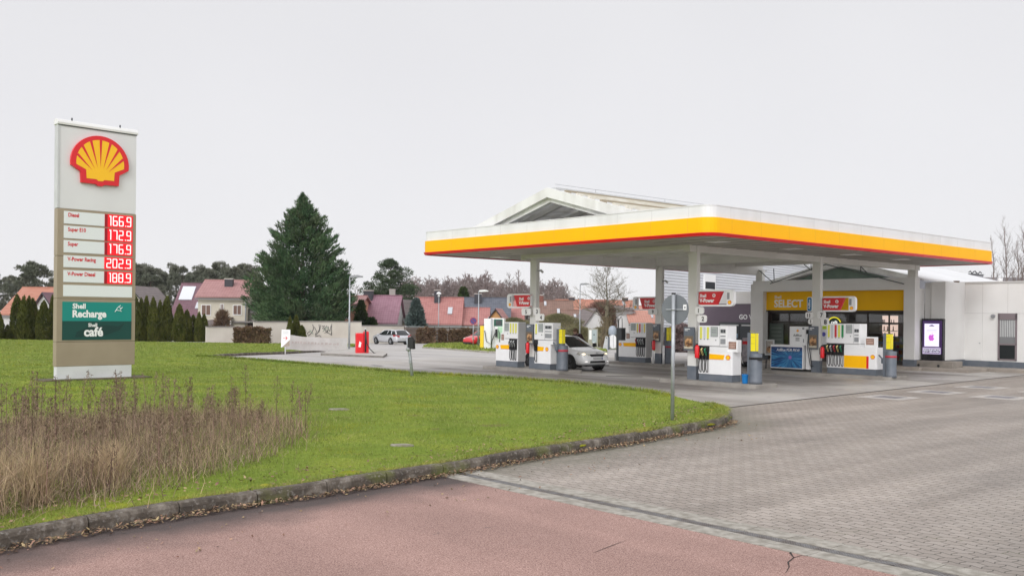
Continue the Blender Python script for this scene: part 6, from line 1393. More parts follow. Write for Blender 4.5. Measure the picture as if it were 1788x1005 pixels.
mb = MB(); k = Lw_ / (631 - 520)
def gx(px): return (px - 520) * k
def gzz(py): return hw_ * (600.5 - py) / (600.5 - 561.5)
for s_ in ([(545,566),(547,572),(544,580),(538,586),(536,581),(541,578)], [(556,566),(557,574),(554,580)], [(548,570),(552,578),(550,584)], [(559,567),(557,577),(551,584),(550,587),(557,585),(560,588)], [(561,569),(566,568),(562,573),(567,573)], [(570,568),(565,573),(571,577),(566,581)], [(571,581),(572,569),(575,578),(577,568)], [(578,565),(578,585),(577,583)], [(566,575),(570,580),(575,582),(577,584)], [(530,570),(534,578),(531,584)]):
    mb.tube([(gx(x), -.012, gzz(y)) for x, y in s_], .032, 4, 0)
for s_ in ([(563,578),(570,570),(574,577)], [(540,575),(546,583)]): mb.tube([(gx(x), -.014, gzz(y)) for x, y in s_], .03, 4, 1)
mb.build('graffiti', [mat('spray_black', (.10, .10, .10), .8), mat('spray_green', (.28, .40, .30), .8)], t)
gwall('low wall behind the silver car', 631, 598.5, 709, 598.5, 569)
t = gwall('pale rendered shed wall end above the garden wall', 466, 570, 509, 570, 557, Yb=107, cap=True, name='shed', cat='shed')[0]
a = at(447, 600, 107.5); t = thing('carport', 'dark roofed carport and grey shed behind the low garden wall', 'carport', (at(360, 600, 107.5).x, 107.5, gz(107)), 0); kk = 107.5 / FPX
mb = MB(); z_ = lambda py: at(400, py, 107.5).z - gz(107)
mb.box(0, 24 * kk, 0, 4, 0, z_(567), 0); mb.prism_xz([(-.3, z_(568)), (24 * kk, z_(568)), (10 * kk, z_(558)), (2 * kk, z_(559))], -.2, 4, 1); mb.box(22 * kk, 42 * kk, .2, 3, 0, z_(556), 2); mb.box(20 * kk, 43 * kk, 0, 3.2, z_(556), z_(553), 3); mb.box(43 * kk, 84 * kk, .6, 3.6, z_(563), z_(560), 3); mb.box(45 * kk, 83 * kk, 1.6, 3, 0, z_(564), 4)
mb.build('shed_body', [beigew, T_grey, whitew, cap_m, mat('dark_shed', (.12, .09, .08), .8)], t)
# slatted wooden fence
a, b_ = G(706, 599), G(862, 600); d = Vector((b_.x - a.x, b_.y - a.y)); h = at(706, 570, a.y).z - gz(a.y)
t = thing('slat_fence', 'weathered wooden slat fence behind the brown hedges', 'fence', (a.x, a.y, a.z), math.atan2(d.y, d.x))
mb = MB(); Lf = d.length; rs = random.Random(2); nb = 11
for p in range(6):
    for k in range(nb): z = .1 + k * (h - .15) / nb; mb.box(p * Lf / 6 + .05, (p + 1) * Lf / 6 - .05, -.02 + rs.uniform(-.02, .02), .02, z, z + (h - .15) / nb * .80, 0)
mb.build('slats', mat('weathered_wood', (.17, .135, .115), .85, (.10, .075, .065), 1.3, streak=(.3, 1, 3), island=.25), t)
for p in range(7): mb = MB(); mb.box(p * Lf / 6 - .05, p * Lf / 6 + .05, .02, .12, 0, h + .05); mb.build('fence_post', mat('post_wood', (.10, .08, .07), .9), t)
mb = MB(); mb.box(0, Lf, -.03, .05, h, h + .04); mb.build('top_rail', lightgrey, t)
# dark corrugated halls behind the right wing
Y = 95; a = at(1655, 497, Y); t = thing('metal_hall', 'dark grey metal hall rising behind the right wing of the shop', 'hall', (a.x, a.y, gz(Y)), 0); k = Y / FPX; z_ = lambda py: at(1700, py, Y).z - gz(Y)
mb = MB(); mb.box(0, 62 * k, 0, 10, 0, z_(479.5), 0); mb.box(62 * k, 180 * k, 2, 10, 0, z_(482), 1); mb.box(-.1, 62.5 * k, -.1, 10, z_(479.5), z_(478.5), 2); mb.box(104 * k, 113 * k, 1.9, 2.1, z_(496), z_(483), 3)
mb.build('wall', [mat('hall_dark', (.20, .20, .22), .6, (.27, .27, .29), .2), mat('hall_mauve', (.26, .24, .25), .7, (.21, .20, .21), .3), dgrey, wink], t)
mb = MB(); x = 36 * k; rs = random.Random(5)
pts = [(x + i * .16, -.02, z_(476) + .14 * math.sin(i * 2.1) + rs.uniform(-.1, .1)) for i in range(9)]; mb.tube(pts, .06, 5); mb.tube([(x, 0, z_(478)), (x + .9, 0, z_(477.5))], .04, 4); mb.build('roof_sign', dgrey, t)
# ------------------------------------------------------------------ vegetation
NR_ = np.random.default_rng(11)
def leafm(name, c, c2, isl=.28, scale=.5, rough=.75): return mat(name, c, rough, c2, scale, island=isl, spec=.15)
def tri_cloud(P, D, size, asp=.35, rng=NR_, up=None):
    """leaf-sized triangles at P pointing along D"""
    n = len(P); D = D / np.maximum(np.linalg.norm(D, axis=1, keepdims=True), 1e-6)
    r = rng.normal(size=(n, 3)); S_ = np.cross(D, r); S_ /= np.maximum(np.linalg.norm(S_, axis=1, keepdims=True), 1e-6)
    size = np.broadcast_to(size, (n,))[:, None]
    V = np.stack([P - S_ * size * asp, P + S_ * size * asp, P + D * size], 1).reshape(-1, 3)
    return V, np.arange(3 * n).reshape(-1, 3)
def trunk_mesh(mb, h, r, bend=.1, rng=random):
    pts = [(rng.uniform(-bend, bend) * k / 5, rng.uniform(-bend, bend) * k / 5, h * k / 5) for k in range(6)]; pts[0] = (0, 0, -.2)
    mb.tube(pts, [r * (1 - .75 * k / 5) for k in range(6)], 8); return pts
bark = mat('bark', (.10, .08, .06), .95, (.16, .13, .10), 4, .5, 20); barkg = mat('bark_green', (.13, .115, .075), .95, (.19, .16, .11), 3, .5, 15)
# --- big dark conifer
def big_conifer():
    q = at(527, 600, 104); base = Vector((q.x, 104, gz(104))); Hh = at(527, 338, 104).z - base.z; k = 104 / FPX
    t = thing('cypress_tree', 'huge dark green conifer towering over the garden wall', 'tree', base, 0)
    prof = [(0.10, 40), (.16, 66), (.22, 78), (.30, 80), (.40, 79), (.50, 70), (.60, 59), (.70, 50), (.80, 38), (.86, 25), (.92, 12), (.96, 6), (1.0, 1)]
    hs = np.array([p[0] for p in prof]); rr = np.array([p[1] for p in prof]) * k * 1.10
    rng = np.random.default_rng(3); Vs, Fs, o = [], [], 0
    Mi = []
    for i in range(560):                                   # separate boughs, each a plume curving up and out
        f = .09 + .90 * (1 - rng.random() ** .74); th = rng.uniform(0, 2 * np.pi); R_ = np.interp(f, hs, rr) * rng.choice([rng.uniform(.60, .86), rng.uniform(.86, 1.05), rng.uniform(1.0, 1.16)])
        ln = (.9 + 2.1 * (1 - f)) * rng.uniform(.75, 1.2); m_ = int(70 + 110 * (1 - f)); s = rng.random(m_) ** .85
        out = np.array([math.cos(th), math.sin(th), 0]); rise = .35 + .8 * f + rng.uniform(-.15, .35)
        tip = out * R_ + np.array([0, 0, f * Hh]); back = (s - 1)[:, None]
        ctr = tip + back * ln * (out * .85 + np.array([0, 0, rise * .6])) + np.array([0, 0, .30])[None, :] * (s ** 2)[:, None] * ln * rise * .5
        wd = (.03 + .30 * np.sin(np.pi * np.clip(1.05 - s, 0, 1)) * ln / 2.0)[:, None]
        P = ctr + rng.normal(size=(m_, 3)) * wd * np.array([1, 1, .55])
        D = out * 1.0 + np.array([0, 0, .25 + rise]) + rng.normal(size=(m_, 3)) * .42
        V, F = tri_cloud(P, D, rng.uniform(.20, .44, m_), .17, rng); Vs.append(V); Fs.append(F + o); o += len(V); Mi.append(np.full(m_, rng.integers(0, 3)))
    m_ = 16000; f = .08 + .88 * (1 - rng.random(m_) ** .7); th = rng.uniform(0, 2 * np.pi, m_); R_ = np.interp(f, hs, rr) * np.sqrt(rng.random(m_)) * .66
    P = np.stack([R_ * np.cos(th), R_ * np.sin(th), f * Hh], 1); V, F = tri_cloud(P, np.stack([np.cos(th), np.sin(th), .4 + 0 * th], 1) + rng.normal(size=(m_, 3)) * .5, rng.uniform(.22, .45, m_), .22, rng); Vs.append(V); Fs.append(F + o); Mi.append(np.zeros(m_, int))
    fast_mesh('crown', np.concatenate(Vs), np.concatenate(Fs), [leafm('cypress_green', (.045, .095, .045), (.075, .13, .06), .35, .4), leafm('cypress_fresh', (.07, .125, .055), (.10, .165, .075), .35, .4), leafm('cypress_dull', (.055, .088, .045), (.085, .115, .058), .35, .4)], t, np.concatenate(Mi))
    mb = MB(); rs = random.Random(4)
    for s_ in range(6): x = (s_ - 2) * .55; mb.tube([(x * .4 + .8, -.2 * s_ * .3, 0), (x * .8 + .6, 0, 2.0), (x * 1.5, rs.uniform(-.5, .5), 4.5)], [.2, .16, .08], 7)
    mb.tube([(0, 0, 0), (0, 0, Hh * .9)], [.35, .05], 8); mb.build('trunk', bark, t)
big_conifer()
# --- thuja columns: three grown forms, then individuals
def thuja_form(seed, h=4.2, r=.62, n=5200, m=None):
    rng = np.random.default_rng(seed); f = 1 - rng.random(n) ** .62; th = rng.uniform(0, 2 * np.pi, n)
    hs = np.array([0, .05, .2, .45, .7, .85, .95, 1.0]); rs = np.array([.75, .92, 1.0, .92, .66, .40, .17, .02]) * r
    R_ = np.interp(f, hs, rs) * (1 + .13 * np.sin(th * 3 + seed) * np.cos(f * 9 + seed) + .10 * np.sin(th * 7 + f * 25)) * rng.uniform(.80, 1.04, n)
    P = np.stack([R_ * np.cos(th), R_ * np.sin(th), f * h * .985], 1); D = np.stack([np.cos(th) * .45, np.sin(th) * .45, np.ones(n) * 1.1], 1) + rng.normal(size=(n, 3)) * .28
    return tri_cloud(P, D, rng.uniform(.12, .27, n), .26, rng)
TM = leafm('thuja_green', (.056, .068, .014), (.105, .112, .024), .32, .8)
forms = []
def thuja(px, top, w_px, Y, label, i, pyb=600.0):
    q = at(px, pyb, Y); base = Vector((q.x, Y, gz(Y))); h = at(px, top, Y).z - base.z; wd = w_px * Y / FPX
    if len(forms) < 3:
        t = thing('thuja', label, 'thuja', base, 0, 'thuja columns'); V, F = thuja_form(20 + len(forms)); fast_mesh('crown', V, F, TM, t)
        mb = MB(); mb.tube([(0, 0, -.2), (0, 0, 2.2)], [.07, .03], 6); mb.build('trunk', bark, t); forms.append(t); c = t
    else:
        c = dup(forms[i % 3], base, 0, None, label, 'thuja columns')
    c.location = base; c.scale = (wd / 1.28, wd / 1.28, h / 4.2); c.rotation_euler = (0, 0, i * 1.7)
    return c
TL = [(-4,541,20,'thuja cut by the left edge of the photo'),(13,566,14,'low thuja squeezed in beside the one at the left photo edge'),(29,513,22,'tall thuja, first of the dense trio left of the pylon'),(41,516,20,'middle thuja of the dense trio left of the pylon'),(50,517,18,'third thuja of the dense trio left of the pylon'),(57,520,20,'thuja under the small dark gable left of the pylon'),(76,524,24,'wide thuja right of the small dark gable'),(91,515,16,'thuja half hidden by the left edge of the pylon'),(68,548,16,'short thuja filling the gap left of the wide one'),
      (236,515,20,'thuja half hidden by the right edge of the pylon'),(246,520,18,'thuja just right of the pylon in front of the cream gable'),(255,516,16,'second slim thuja right of the cream gable'),(267,518,18,'third thuja right of the pylon'),(279,524,16,'shorter thuja left of the tallest slim one'),(291,516,22,'tallest slim thuja with a gap to its right'),(313,530,22,'pointed thuja right of the gap in the row'),(326,540,18,'thuja under the dark dormer of the purple house'),(337,549,16,'low thuja near the end of the row'),(347,544,14,'last thuja but one beside the low wall'),(356,548,16,'last thuja of the row touching the low wall')]
for i, (px, top, w, lb) in enumerate(TL): thuja(px, top, w, 94.6 + (i % 3) * .5 + px * .012, lb, i, 600)
thuja(506, 552, 12, 88, 'slim small thuja left of the pair by the banner', 3); thuja(517, 550, 17, 89, 'tallest small thuja by the banner in front of the graffiti wall', 4); thuja(527, 567, 15, 88.5, 'lowest small thuja by the banner, next to the graffiti', 5)
# --- pines
def pine_form(seed, h=12, r=3.2, clumps=34, open_=.45, leaf=.42, n=170, flat=.55):
    rng = np.random.default_rng(seed); Vs, Fs, o = [], [], 0; C = []
    for i in range(clumps):
        f = open_ + (1 - open_) * rng.random(); th = rng.uniform(0, 2 * np.pi); env = math.sin(math.pi * min(1, (f - open_) / (1 - open_) * .86 + .14)) ** .6
        R_ = r * env * math.sqrt(rng.random()) ; c = np.array([R_ * math.cos(th), R_ * math.sin(th), f * h]); C.append(c)
        cr = rng.uniform(.55, 1.15) * r * .32; m_ = n
        v = rng.normal(size=(m_, 3)); v /= np.linalg.norm(v, axis=1, keepdims=True); P = c + v * cr * (rng.random(m_) ** .4)[:, None] * np.array([1, 1, flat])
        V, F = tri_cloud(P, v + np.array([0, 0, .5]), rng.uniform(.6, 1.2, m_) * leaf, .22, rng); Vs.append(V); Fs.append(F + o); o += len(V)
    return np.concatenate(Vs), np.concatenate(Fs), C
def pine(name, label, base, seed, m, h, r, group=None, **kw):
    t = thing(name, label, 'pine', base, 0, group); V, F, C = pine_form(seed, h, r, **kw); fast_mesh('crown', V, F, m, t)
    mb = MB(); rs = random.Random(seed); mb.tube([(0, 0, -.3), (rs.uniform(-.1, .1), 0, h * .5), (0, 0, h * .95)], [h * .022, h * .016, .03], 7)
    for c in C[::2]: mb.tube([(0, 0, max(c[2] - .25 * h * .3, .5)), tuple(c)], [h * .006, .02], 5)
    mb.build('trunk', bark, t); return t
PM = leafm('pine_green', (.045, .072, .040), (.085, .115, .06), .35, .25); PM2 = leafm('pine_greygreen', (.13, .145, .105), (.195, .19, .15), .3, .15)
def base_at(px, Y): q = at(px, 600, Y); return Vector((q.x, Y, gz(Y)))
def hgt(px, top, Y): return at(px, top, Y).z - gz(Y)
pine('scots_pine', 'flat topped pine standing above the orange roofs at the far left', base_at(57, 150), 5, PM2, hgt(57, 460, 150), 3.1, clumps=30, open_=.62, flat=.4)
pine('scots_pine', 'dense rounded pine behind the plum roof, right of the tall lamp', base_at(681, 150), 8, PM, hgt(681, 455, 150), 4.0, clumps=70, open_=.18, leaf=.30, n=380)
# far pine wood: four grown forms repeated as individual trees
pf = []
rs = random.Random(12)
spots = [(-10,478),(8,486),(20,484),(36,492),(92,487)] + [(228 + 11.3 * i, 0) for i in range(20)]
tops = [470,462,464,470,474,480,466,464,468,476,470,468,472,462,460,470,468,466,464,470]
for i, (px, top) in enumerate(spots):
    if top == 0: top = tops[i - 5] + rs.uniform(-3, 3)
    Y = rs.uniform(205, 250); b0 = base_at(px, Y); h = hgt(px, top, Y); wd = rs.uniform(.65, 1.0)
    lb = 'grey green pine in the distant pine wood behind the houses'
    if len(pf) < 4: t = pine('distant_pine', lb, b0, 40 + i, PM2, 12, 3.0, 'distant pine wood', clumps=34, open_=.28, leaf=.34, n=330, flat=.7); pf.append(t); c = t
    else: c = dup(pf[i % 4], b0, rs.uniform(0, 6), None, lb, 'distant pine wood')
    c.location = b0; c.scale = (wd * h / 12, wd * h / 12, h / 12)
# --- bare trees
def bare(seed, h, spread, levels=4, lead=True, low=.25, nb=16, r0=.02, up=.5, thin=.006, shrink=.62, droop=0.0):
    rng = random.Random(seed); mb = MB()
    def branch(p, d, ln, r, lv):
        pts = [p]; q = Vector(p); dd = Vector(d)
        for k in range(4):
            dd = (dd + Vector((rng.gauss(0, .12), rng.gauss(0, .12), rng.gauss(.05 * up - droop * .12, .08)))).normalized(); q = q + dd * ln / 4; pts.append(q.copy())
        mb.tube(pts, [r * (1 - .17 * k) for k in range(5)], 4 if lv > 1 else 3, 0)
        if lv > 0:
            for k in range(4 if lv > 1 else 3):
                s_ = rng.choice(pts[1:]); a = rng.uniform(0, 6.28); side = Vector((math.cos(a), math.sin(a), rng.uniform(0, .8) - droop * .6)); branch(s_, (dd * .75 + side * .7).normalized(), ln * shrink * rng.uniform(.7, 1.1), max(r * .55, thin), lv - 1)
    n = 9; pts = [Vector((rng.uniform(-.02, .02) * h * k / n, rng.uniform(-.02, .02) * h * k / n, h * k / n)) for k in range(n + 1)]
    mb.tube(pts, [h * r0 * (1 - .9 * k / n) + thin for k in range(n + 1)], 7, 0)
    for i in range(nb):
        f = low + (.97 - low) * (i + rng.random()) / nb; z = f * h; k = min(int(f * n), n - 1); p = pts[k].lerp(pts[k + 1], f * n - k)
        a = i * 2.4 + rng.uniform(-.4, .4); ln = spread * (1.05 - .75 * (f - low) / (1 - low)) * rng.uniform(.75, 1.15)
        branch(p, Vector((math.cos(a), math.sin(a), up * rng.uniform(.6, 1.3))).normalized(), ln, h * r0 * (1.05 - f) * .42 + thin, levels - 2)
    return mb
BW = mat('winter_twigs', (.17, .135, .12), .9, (.22, .175, .16), 1); BW2 = mat('winter_twigs_mauve', (.25, .20, .19), .95, (.31, .25, .24), 1)
q = base_at(1059, 84); h = hgt(1061, 471, 84)
t = thing('bare_linden', 'bare linden with dense low twigs between the coin box and wedge cabinet', 'tree', q, 0)
mb = bare(31, h, 2.2, 5, True, .34, 34, .020, .45, .0075, .64, .15); mb.tube([(0, 0, -.2), (0, 0, h * .30), (0, 0, h * .55)], [.30, .22, .14], 9); mb.build('trunk', barkg, t)
# thick stubby sucker growth round its foot
V, F = tri_cloud(np.stack([NR_.normal(0, .26, 3500), NR_.normal(0, .26, 3500), NR_.random(3500) ** 1.3 * 2.7], 1), np.tile([0, 0, 1.], (3500, 1)) + NR_.normal(size=(3500, 3)) * .25, NR_.uniform(.15, .32, 3500), .07)
fast_mesh('suckers', V, F, mat('sucker_brown', (.17, .13, .075), .9, (.23, .18, .11), 2, island=.3), t)
wf_ = []
spots = [(700 + 4.4 * i, 0) for i in range(66)]
for i, (px, _) in enumerate(spots):
    Y = rs.uniform(180, 245); top = 491 + 4 * math.sin(i * .9) + rs.uniform(-3, 5) + (6 if px > 870 else 0) - (4 if 800 < px < 850 else 0)
    b0 = base_at(px, Y); h = hgt(px, top, Y); lb = 'bare mauve brown tree in the leafless wood behind the red and blue roofs'
    if len(wf_) < 4:
        t = thing('leafless_tree', lb, 'tree', b0, 0, 'leafless wood'); bare(60 + i, 10, 2.6, 5, True, .12, 26, .012, 1.3, .034, .62).build('branches', BW2, t); wf_.append(t); c = t
    else: c = dup(wf_[i % 4], b0, rs.uniform(0, 6), None, lb, 'leafless wood')
    c.location = b0; c.scale = (h / 10 * 1.05, h / 10 * 1.05, h / 10)
for px, top, lb in ((889, 478, 'taller thin bare tree just left of the leftmost column'), (903, 471, 'thin bare tree rising beside the leftmost column'), (624, 505, 'bare tree top behind the tall lamp')):
    Y = 165; b0 = base_at(px, Y); t = thing('slender_bare_tree', lb, 'tree', b0, 0); bare(int(px), hgt(px, top, Y), 2.2, 4, True, .3, 16, .010, 1.1, .025).build('branches', BW, t)
for px, top, Y, sd, lb, sp in ((1755, 395, 60, 5, 'bare pollarded tree beyond the right end of the canopy', 1.5), (1775, 420, 66, 9, 'thinner bare tree behind the pollarded one at the right edge', 1.4), (1786, 402, 63, 14, 'bare tree cut by the right edge of the photo', 1.5), (1733, 410, 75, 17, 'very thin bare sapling behind the canopy right corner', .8)):
    b0 = base_at(px, Y); t = thing('pollarded_tree', lb, 'tree', b0, 0); h = hgt(px, top, Y); bare(sd, h, sp, 4, True, .42, 18, .009, 2.2, .0055, .7).build('branches', BW, t)
# --- shrubs, hedges
def shrub(name, label, px, top, w_px, Y, m, n=5000, leaf=.22, dome=.5, cat='shrub', seed=1, cone=False, bare_=False):
    b0 = base_at(px, Y); h = hgt(px, top, Y); r = w_px * Y / FPX / 2; rng = np.random.default_rng(seed); t = thing(name, label, cat, b0, 0)
    f = rng.random(n) ** (.9 if not cone else 1.3); th = rng.uniform(0, 2 * np.pi, n); prof = (np.sqrt(np.clip(1 - ((f - .35) / .65).clip(0) ** 2, 0, 1)) * np.clip(.72 + f, 0, 1) if not cone else (1.02 - f) ** .75 * np.clip(.6 + f * 3, 0, 1))
    R_ = r * prof * (1 + .22 * np.sin(th * 3 + seed + f * 6) * np.cos(f * 11 + seed)) * rng.random(n) ** .35
    P = np.stack([R_ * np.cos(th), R_ * np.sin(th), f * h], 1); D = np.stack([np.cos(th), np.sin(th), .3 + f], 1) + rng.normal(size=(n, 3)) * .6
    V, F = tri_cloud(P, D, rng.uniform(.6, 1.3, n) * leaf, .08 if bare_ else .3, rng); fast_mesh('crown', V, F, m, t)
    mb = MB(); mb.tube([(0, 0, -.2), (0, 0, h * .7)], [.1, .03], 6); mb.build('trunk', bark, t); return t
SG = leafm('shrub_green', (.03, .055, .02), (.065, .09, .03), .35, .6); SB = leafm('spruce_blue', (.075, .11, .105), (.14, .18, .165), .35, .6); SO = leafm('olive_scrub', (.17, .165, .085), (.26, .235, .13), .4, .5); HB = leafm('winter_hedge', (.13, .085, .055), (.20, .135, .085), .4, .8)
shrub('conifer_shrub', 'dark green rounded conifer in front of the plum roof', 630, 526, 34, 111.5, SG, 6000, .35, cone=True, seed=2)
shrub('conifer_shrub', 'low dark green bush at the wall end left of the silver car', 648, 556, 22, 111, SG, 3000, .3, seed=3)
shrub('blue_spruce', 'silvery blue spruce in front of the long red roof', 726, 524, 46, 113.5, SB, 9000, .42, cone=True, cat='tree', seed=4)
shrub('green_shrub', 'small green tree behind the leafless wood', 808, 503, 24, 170, SG, 3000, .5, seed=5)
shrub('olive_shrub', 'olive green winter bush behind the leftmost fuel sign', 897, 556, 70, 107, SO, 15000, .24, bare_=True, seed=6)
shrub('olive_shrub', 'broad olive bush right of the leftmost column', 975, 549, 96, 106, SO, 20000, .24, bare_=True, seed=7)
shrub('olive_shrub', 'low olive bush behind the white hatchback', 1010, 572, 74, 92, SO, 14000, .22, bare_=True, seed=8)
shrub('olive_shrub', 'olive bush behind the coin box and bare linden', 1055, 572, 80, 96, SO, 14000, .22, bare_=True, seed=9)
shrub('bare_shrub', 'brown leafless bush in front of the cream house', 388, 545, 26, 103, HB, 2500, .5, bare_=True, seed=10)
shrub('bare_shrub', 'reddish brown thicket behind the bare linden', 1050, 530, 80, 125, leafm('thicket', (.20, .11, .085), (.28, .17, .14), .3), 7000, .6, bare_=True, seed=11)
shrub('flowering_shrub', 'dark shrub with pinkish twigs between back column and nearest column', 1187, 566, 56, 72, leafm('pink_twigs', (.15, .105, .095), (.30, .225, .23), .5, .9), 14000, .17, seed=12)
def hedge(label, px0, px1, top, bot, Y, depth, m, n, seed, leaf=.16):
    a, b_ = at(px0, bot, Y), at(px1, bot, Y); Wd = b_.x - a.x; h = at(px0, top, Y).z - gz(Y); rng = np.random.default_rng(seed)
    t = thing('hedge', label, 'hedge', (a.x, Y, gz(Y)), 0); x, y, z = rng.random(n), rng.random(n), rng.random(n) ** .8
    e = rng.integers(0, 3, n); y = np.where(e == 0, rng.random(n) * .15, y); z = np.where(e == 1, .9 + .1 * rng.random(n), z)
    bul = 1 - .12 * np.abs(x - .5) * 2 + .06 * np.sin(x * 19 + seed)
    P = np.stack([x * Wd, y * depth, z * h * bul], 1); V, F = tri_cloud(P, rng.normal(size=(n, 3)) * .7 + np.array([0, -.3, .8]), rng.uniform(.6, 1.4, n) * leaf, .25, rng); fast_mesh('foliage', V, F, m, t); return t
hedge('clipped brown beech hedge in front of the garden wall', 408, 467, 573, 600.5, G(437, 600).y - 4.6, 1.4, HB, 7000, 1, .26)
for px0, px1, top, lb in ((727, 760, 574, 'clipped brown hedge left of the dome lamp'), (766, 778, 576, 'small reddish brown hedge right of the dome lamp'), (783, 800, 578, 'dark low hedge in front of the slat fence'), (800, 826, 575, 'tall brown hedge beside the no parking sign')): hedge(lb, px0, px1, top, 597, 102.6, 1.0, HB, 3500, int(px0), .26)
hedge('dark hedge row beyond the driveway right of the back column', 1172, 1200, 575, 598, 80, 1.5, SG, 4000, 8, .22)
sh = sheet('verge_back', [(11, 73), (16.5, 78), (16.5, 84), (8, 84)], 0.03, turf)

# ------------------------------------------------------------------ grass blades on the lawns
def in_poly(px, py, poly):
    ins = np.zeros(len(px), bool); n = len(poly); j = n - 1
    for i in range(n):
        xi, yi = poly[i]; xj, yj = poly[j]
        c = ((yi > py) != (yj > py)) & (px < (xj - xi) * (py - yi) / (yj - yi + 1e-12) + xi); ins ^= c; j = i
    return ins
def m_grass():
    m, N, L, b = nodes('grass_blades'); t = NT(m); p = t.pos(); g = N.new('ShaderNodeNewGeometry')
    c = t.ramp(g.outputs['Random Per Island'], (.0, (.125, .16, .032)), (.45, (.20, .25, .052)), (.8, (.265, .315, .072)), (1.0, (.35, .335, .15)))
    mossy = t.maprange(t.noise(p, .55, 5, .6), .52, .68, 0, .75); c = t.mix(mossy, c, (.30, .31, .035))
    lush = t.maprange(t.noise(t.mapping(p, loc=(9, 3, 0)), .35, 5, .6), .5, .66, 0, .7); c = t.mix(lush, c, (.145, .225, .035))
    kx, ky = KW[8]; kd = Vector((KW[11][0] - KW[5][0], KW[11][1] - KW[5][1], 0)).normalized(); xx = t.xyz(p)
    kd_ = t.math('ADD', t.math('MULTIPLY', t.math('SUBTRACT', xx[0], kx), -kd.y), t.math('MULTIPLY', t.math('SUBTRACT', xx[1], ky), kd.x))
    dry = t.math('MULTIPLY', t.maprange(t.math('ADD', kd_, t.math('MULTIPLY', t.noise(p, .8, 5), 2.2)), 2.4, 1.1, 0, 1), t.maprange(t.noise(t.mapping(p, loc=(3, 7, 0)), 1.6, 5, .6), .40, .60, 0, .85))
    c = t.mix(dry, c, t.ramp(t.noise(p, 2.3, 4), (.4, (.28, .22, .10)), (.6, (.37, .34, .07))))
    br = t.maprange(t.noise(t.mapping(p, loc=(1, 12, 0)), .75, 6, .65), .60, .70, 0, .6); c = t.mix(br, c, (.24, .20, .095))
    L.new(c, b.inputs['Base Color']); b.inputs['Roughness'].default_value = .75; b.inputs['Specular IOR Level'].default_value = .12; return m
gy = np.vectorize(gz)
def blades(name, poly, n_try, ymin, ymax, xlim, size, wide, dens, m, seed, dz=.12, lean=.35, clump=0.0):
    rng = np.random.default_rng(seed); y = ymin * (ymax / ymin) ** rng.random(n_try); x = rng.uniform(-1, 1, n_try) * (xlim * y * .62 + 1.5)
    keep = in_poly(x, y, poly); x, y = x[keep], y[keep]; n = len(x); s = size * (y / 14.0) ** .25 * rng.uniform(.55, 1.35, n)
    s *= .75 + .5 * (np.sin(x * 1.7 + np.sin(y * .9) * 2) * np.cos(y * 1.3 + x * .6) * .5 + .5)
    w = wide * (y / 14.0) ** .95 * rng.uniform(.7, 1.3, n); a = rng.uniform(0, 2 * np.pi, n); z = gy(y) + dz
    P = np.stack([x, y, z], 1); S_ = np.stack([np.cos(a), np.sin(a), 0 * a], 1) * w[:, None]
    T = P + np.stack([rng.normal(0, lean, n) * s, rng.normal(0, lean, n) * s, s], 1)
    V = np.stack([P - S_, P + S_, T], 1).reshape(-1, 3); o = fast_mesh(name, V, np.arange(3 * n).reshape(-1, 3), m); o['kind'] = 'stuff'; return o
GRM = m_grass()
blades('grass', LAWN, 520000, 8.5, 98, 1.0, .038, .0070, 1, GRM, 1)
blades('grass_tufts', GI + GS, 1, 60, 61, 1, .06, .02, 1, GRM, 2) if 0 else None
# ragged edge of grass hanging over the kerb
def along(path, n, rng, d0, d1):
    P = np.array(path); seg = np.linalg.norm(np.diff(P, axis=0), axis=1); cum = np.concatenate([[0], np.cumsum(seg)]); s = rng.random(n) * cum[-1]
    i = np.clip(np.searchsorted(cum, s) - 1, 0, len(seg) - 1); f = (s - cum[i]) / seg[i]; q = P[i] + (P[i + 1] - P[i]) * f[:, None]
    d = (P[i + 1] - P[i]) / seg[i][:, None]; nrm = np.stack([-d[:, 1], d[:, 0]], 1); return q + nrm * rng.uniform(d0, d1, n)[:, None]
def blade_cloud(name, XY, z, s, w, lean, m, rng):
    n = len(XY); P = np.column_stack([XY, z]); a = rng.uniform(0, 2 * np.pi, n); S_ = np.stack([np.cos(a), np.sin(a), 0 * a], 1) * w[:, None]
    T = P + np.stack([rng.normal(0, lean, n) * s, rng.normal(0, lean, n) * s, s], 1); V = np.stack([P - S_, P + S_, T], 1).reshape(-1, 3)
    o = fast_mesh(name, V, np.arange(3 * n).reshape(-1, 3), m); o['kind'] = 'stuff'; return o
rg = np.random.default_rng(21)
xy = along(KERB_NEAR, 16000, rg, .10, .30); blade_cloud('edge_grass', xy, np.full(len(xy), .12), rg.uniform(.03, .11, len(xy)) * (xy[:, 1] / 14) ** .4, .006 * (xy[:, 1] / 12), .8, GRM, rg)
xy = along(KERB_BACK, 9000, rg, .05, .25); blade_cloud('edge_grass', xy, np.array([gz(y) + .11 for y in xy[:, 1]]), rg.uniform(.06, .16, len(xy)), .012 * (xy[:, 1] / 25), .6, GRM, rg)
xy = np.column_stack([rg.uniform(-14, 20, 40000), rg.uniform(60, 109, 40000)]); k1 = in_poly(xy[:, 0], xy[:, 1], GI) | in_poly(xy[:, 0], xy[:, 1], GS); xy = xy[k1]
blade_cloud('verge_grass', xy, np.array([gz(y) + .07 for y in xy[:, 1]]), rg.uniform(.10, .22, len(xy)), np.full(len(xy), .05), .5, GRM, rg)
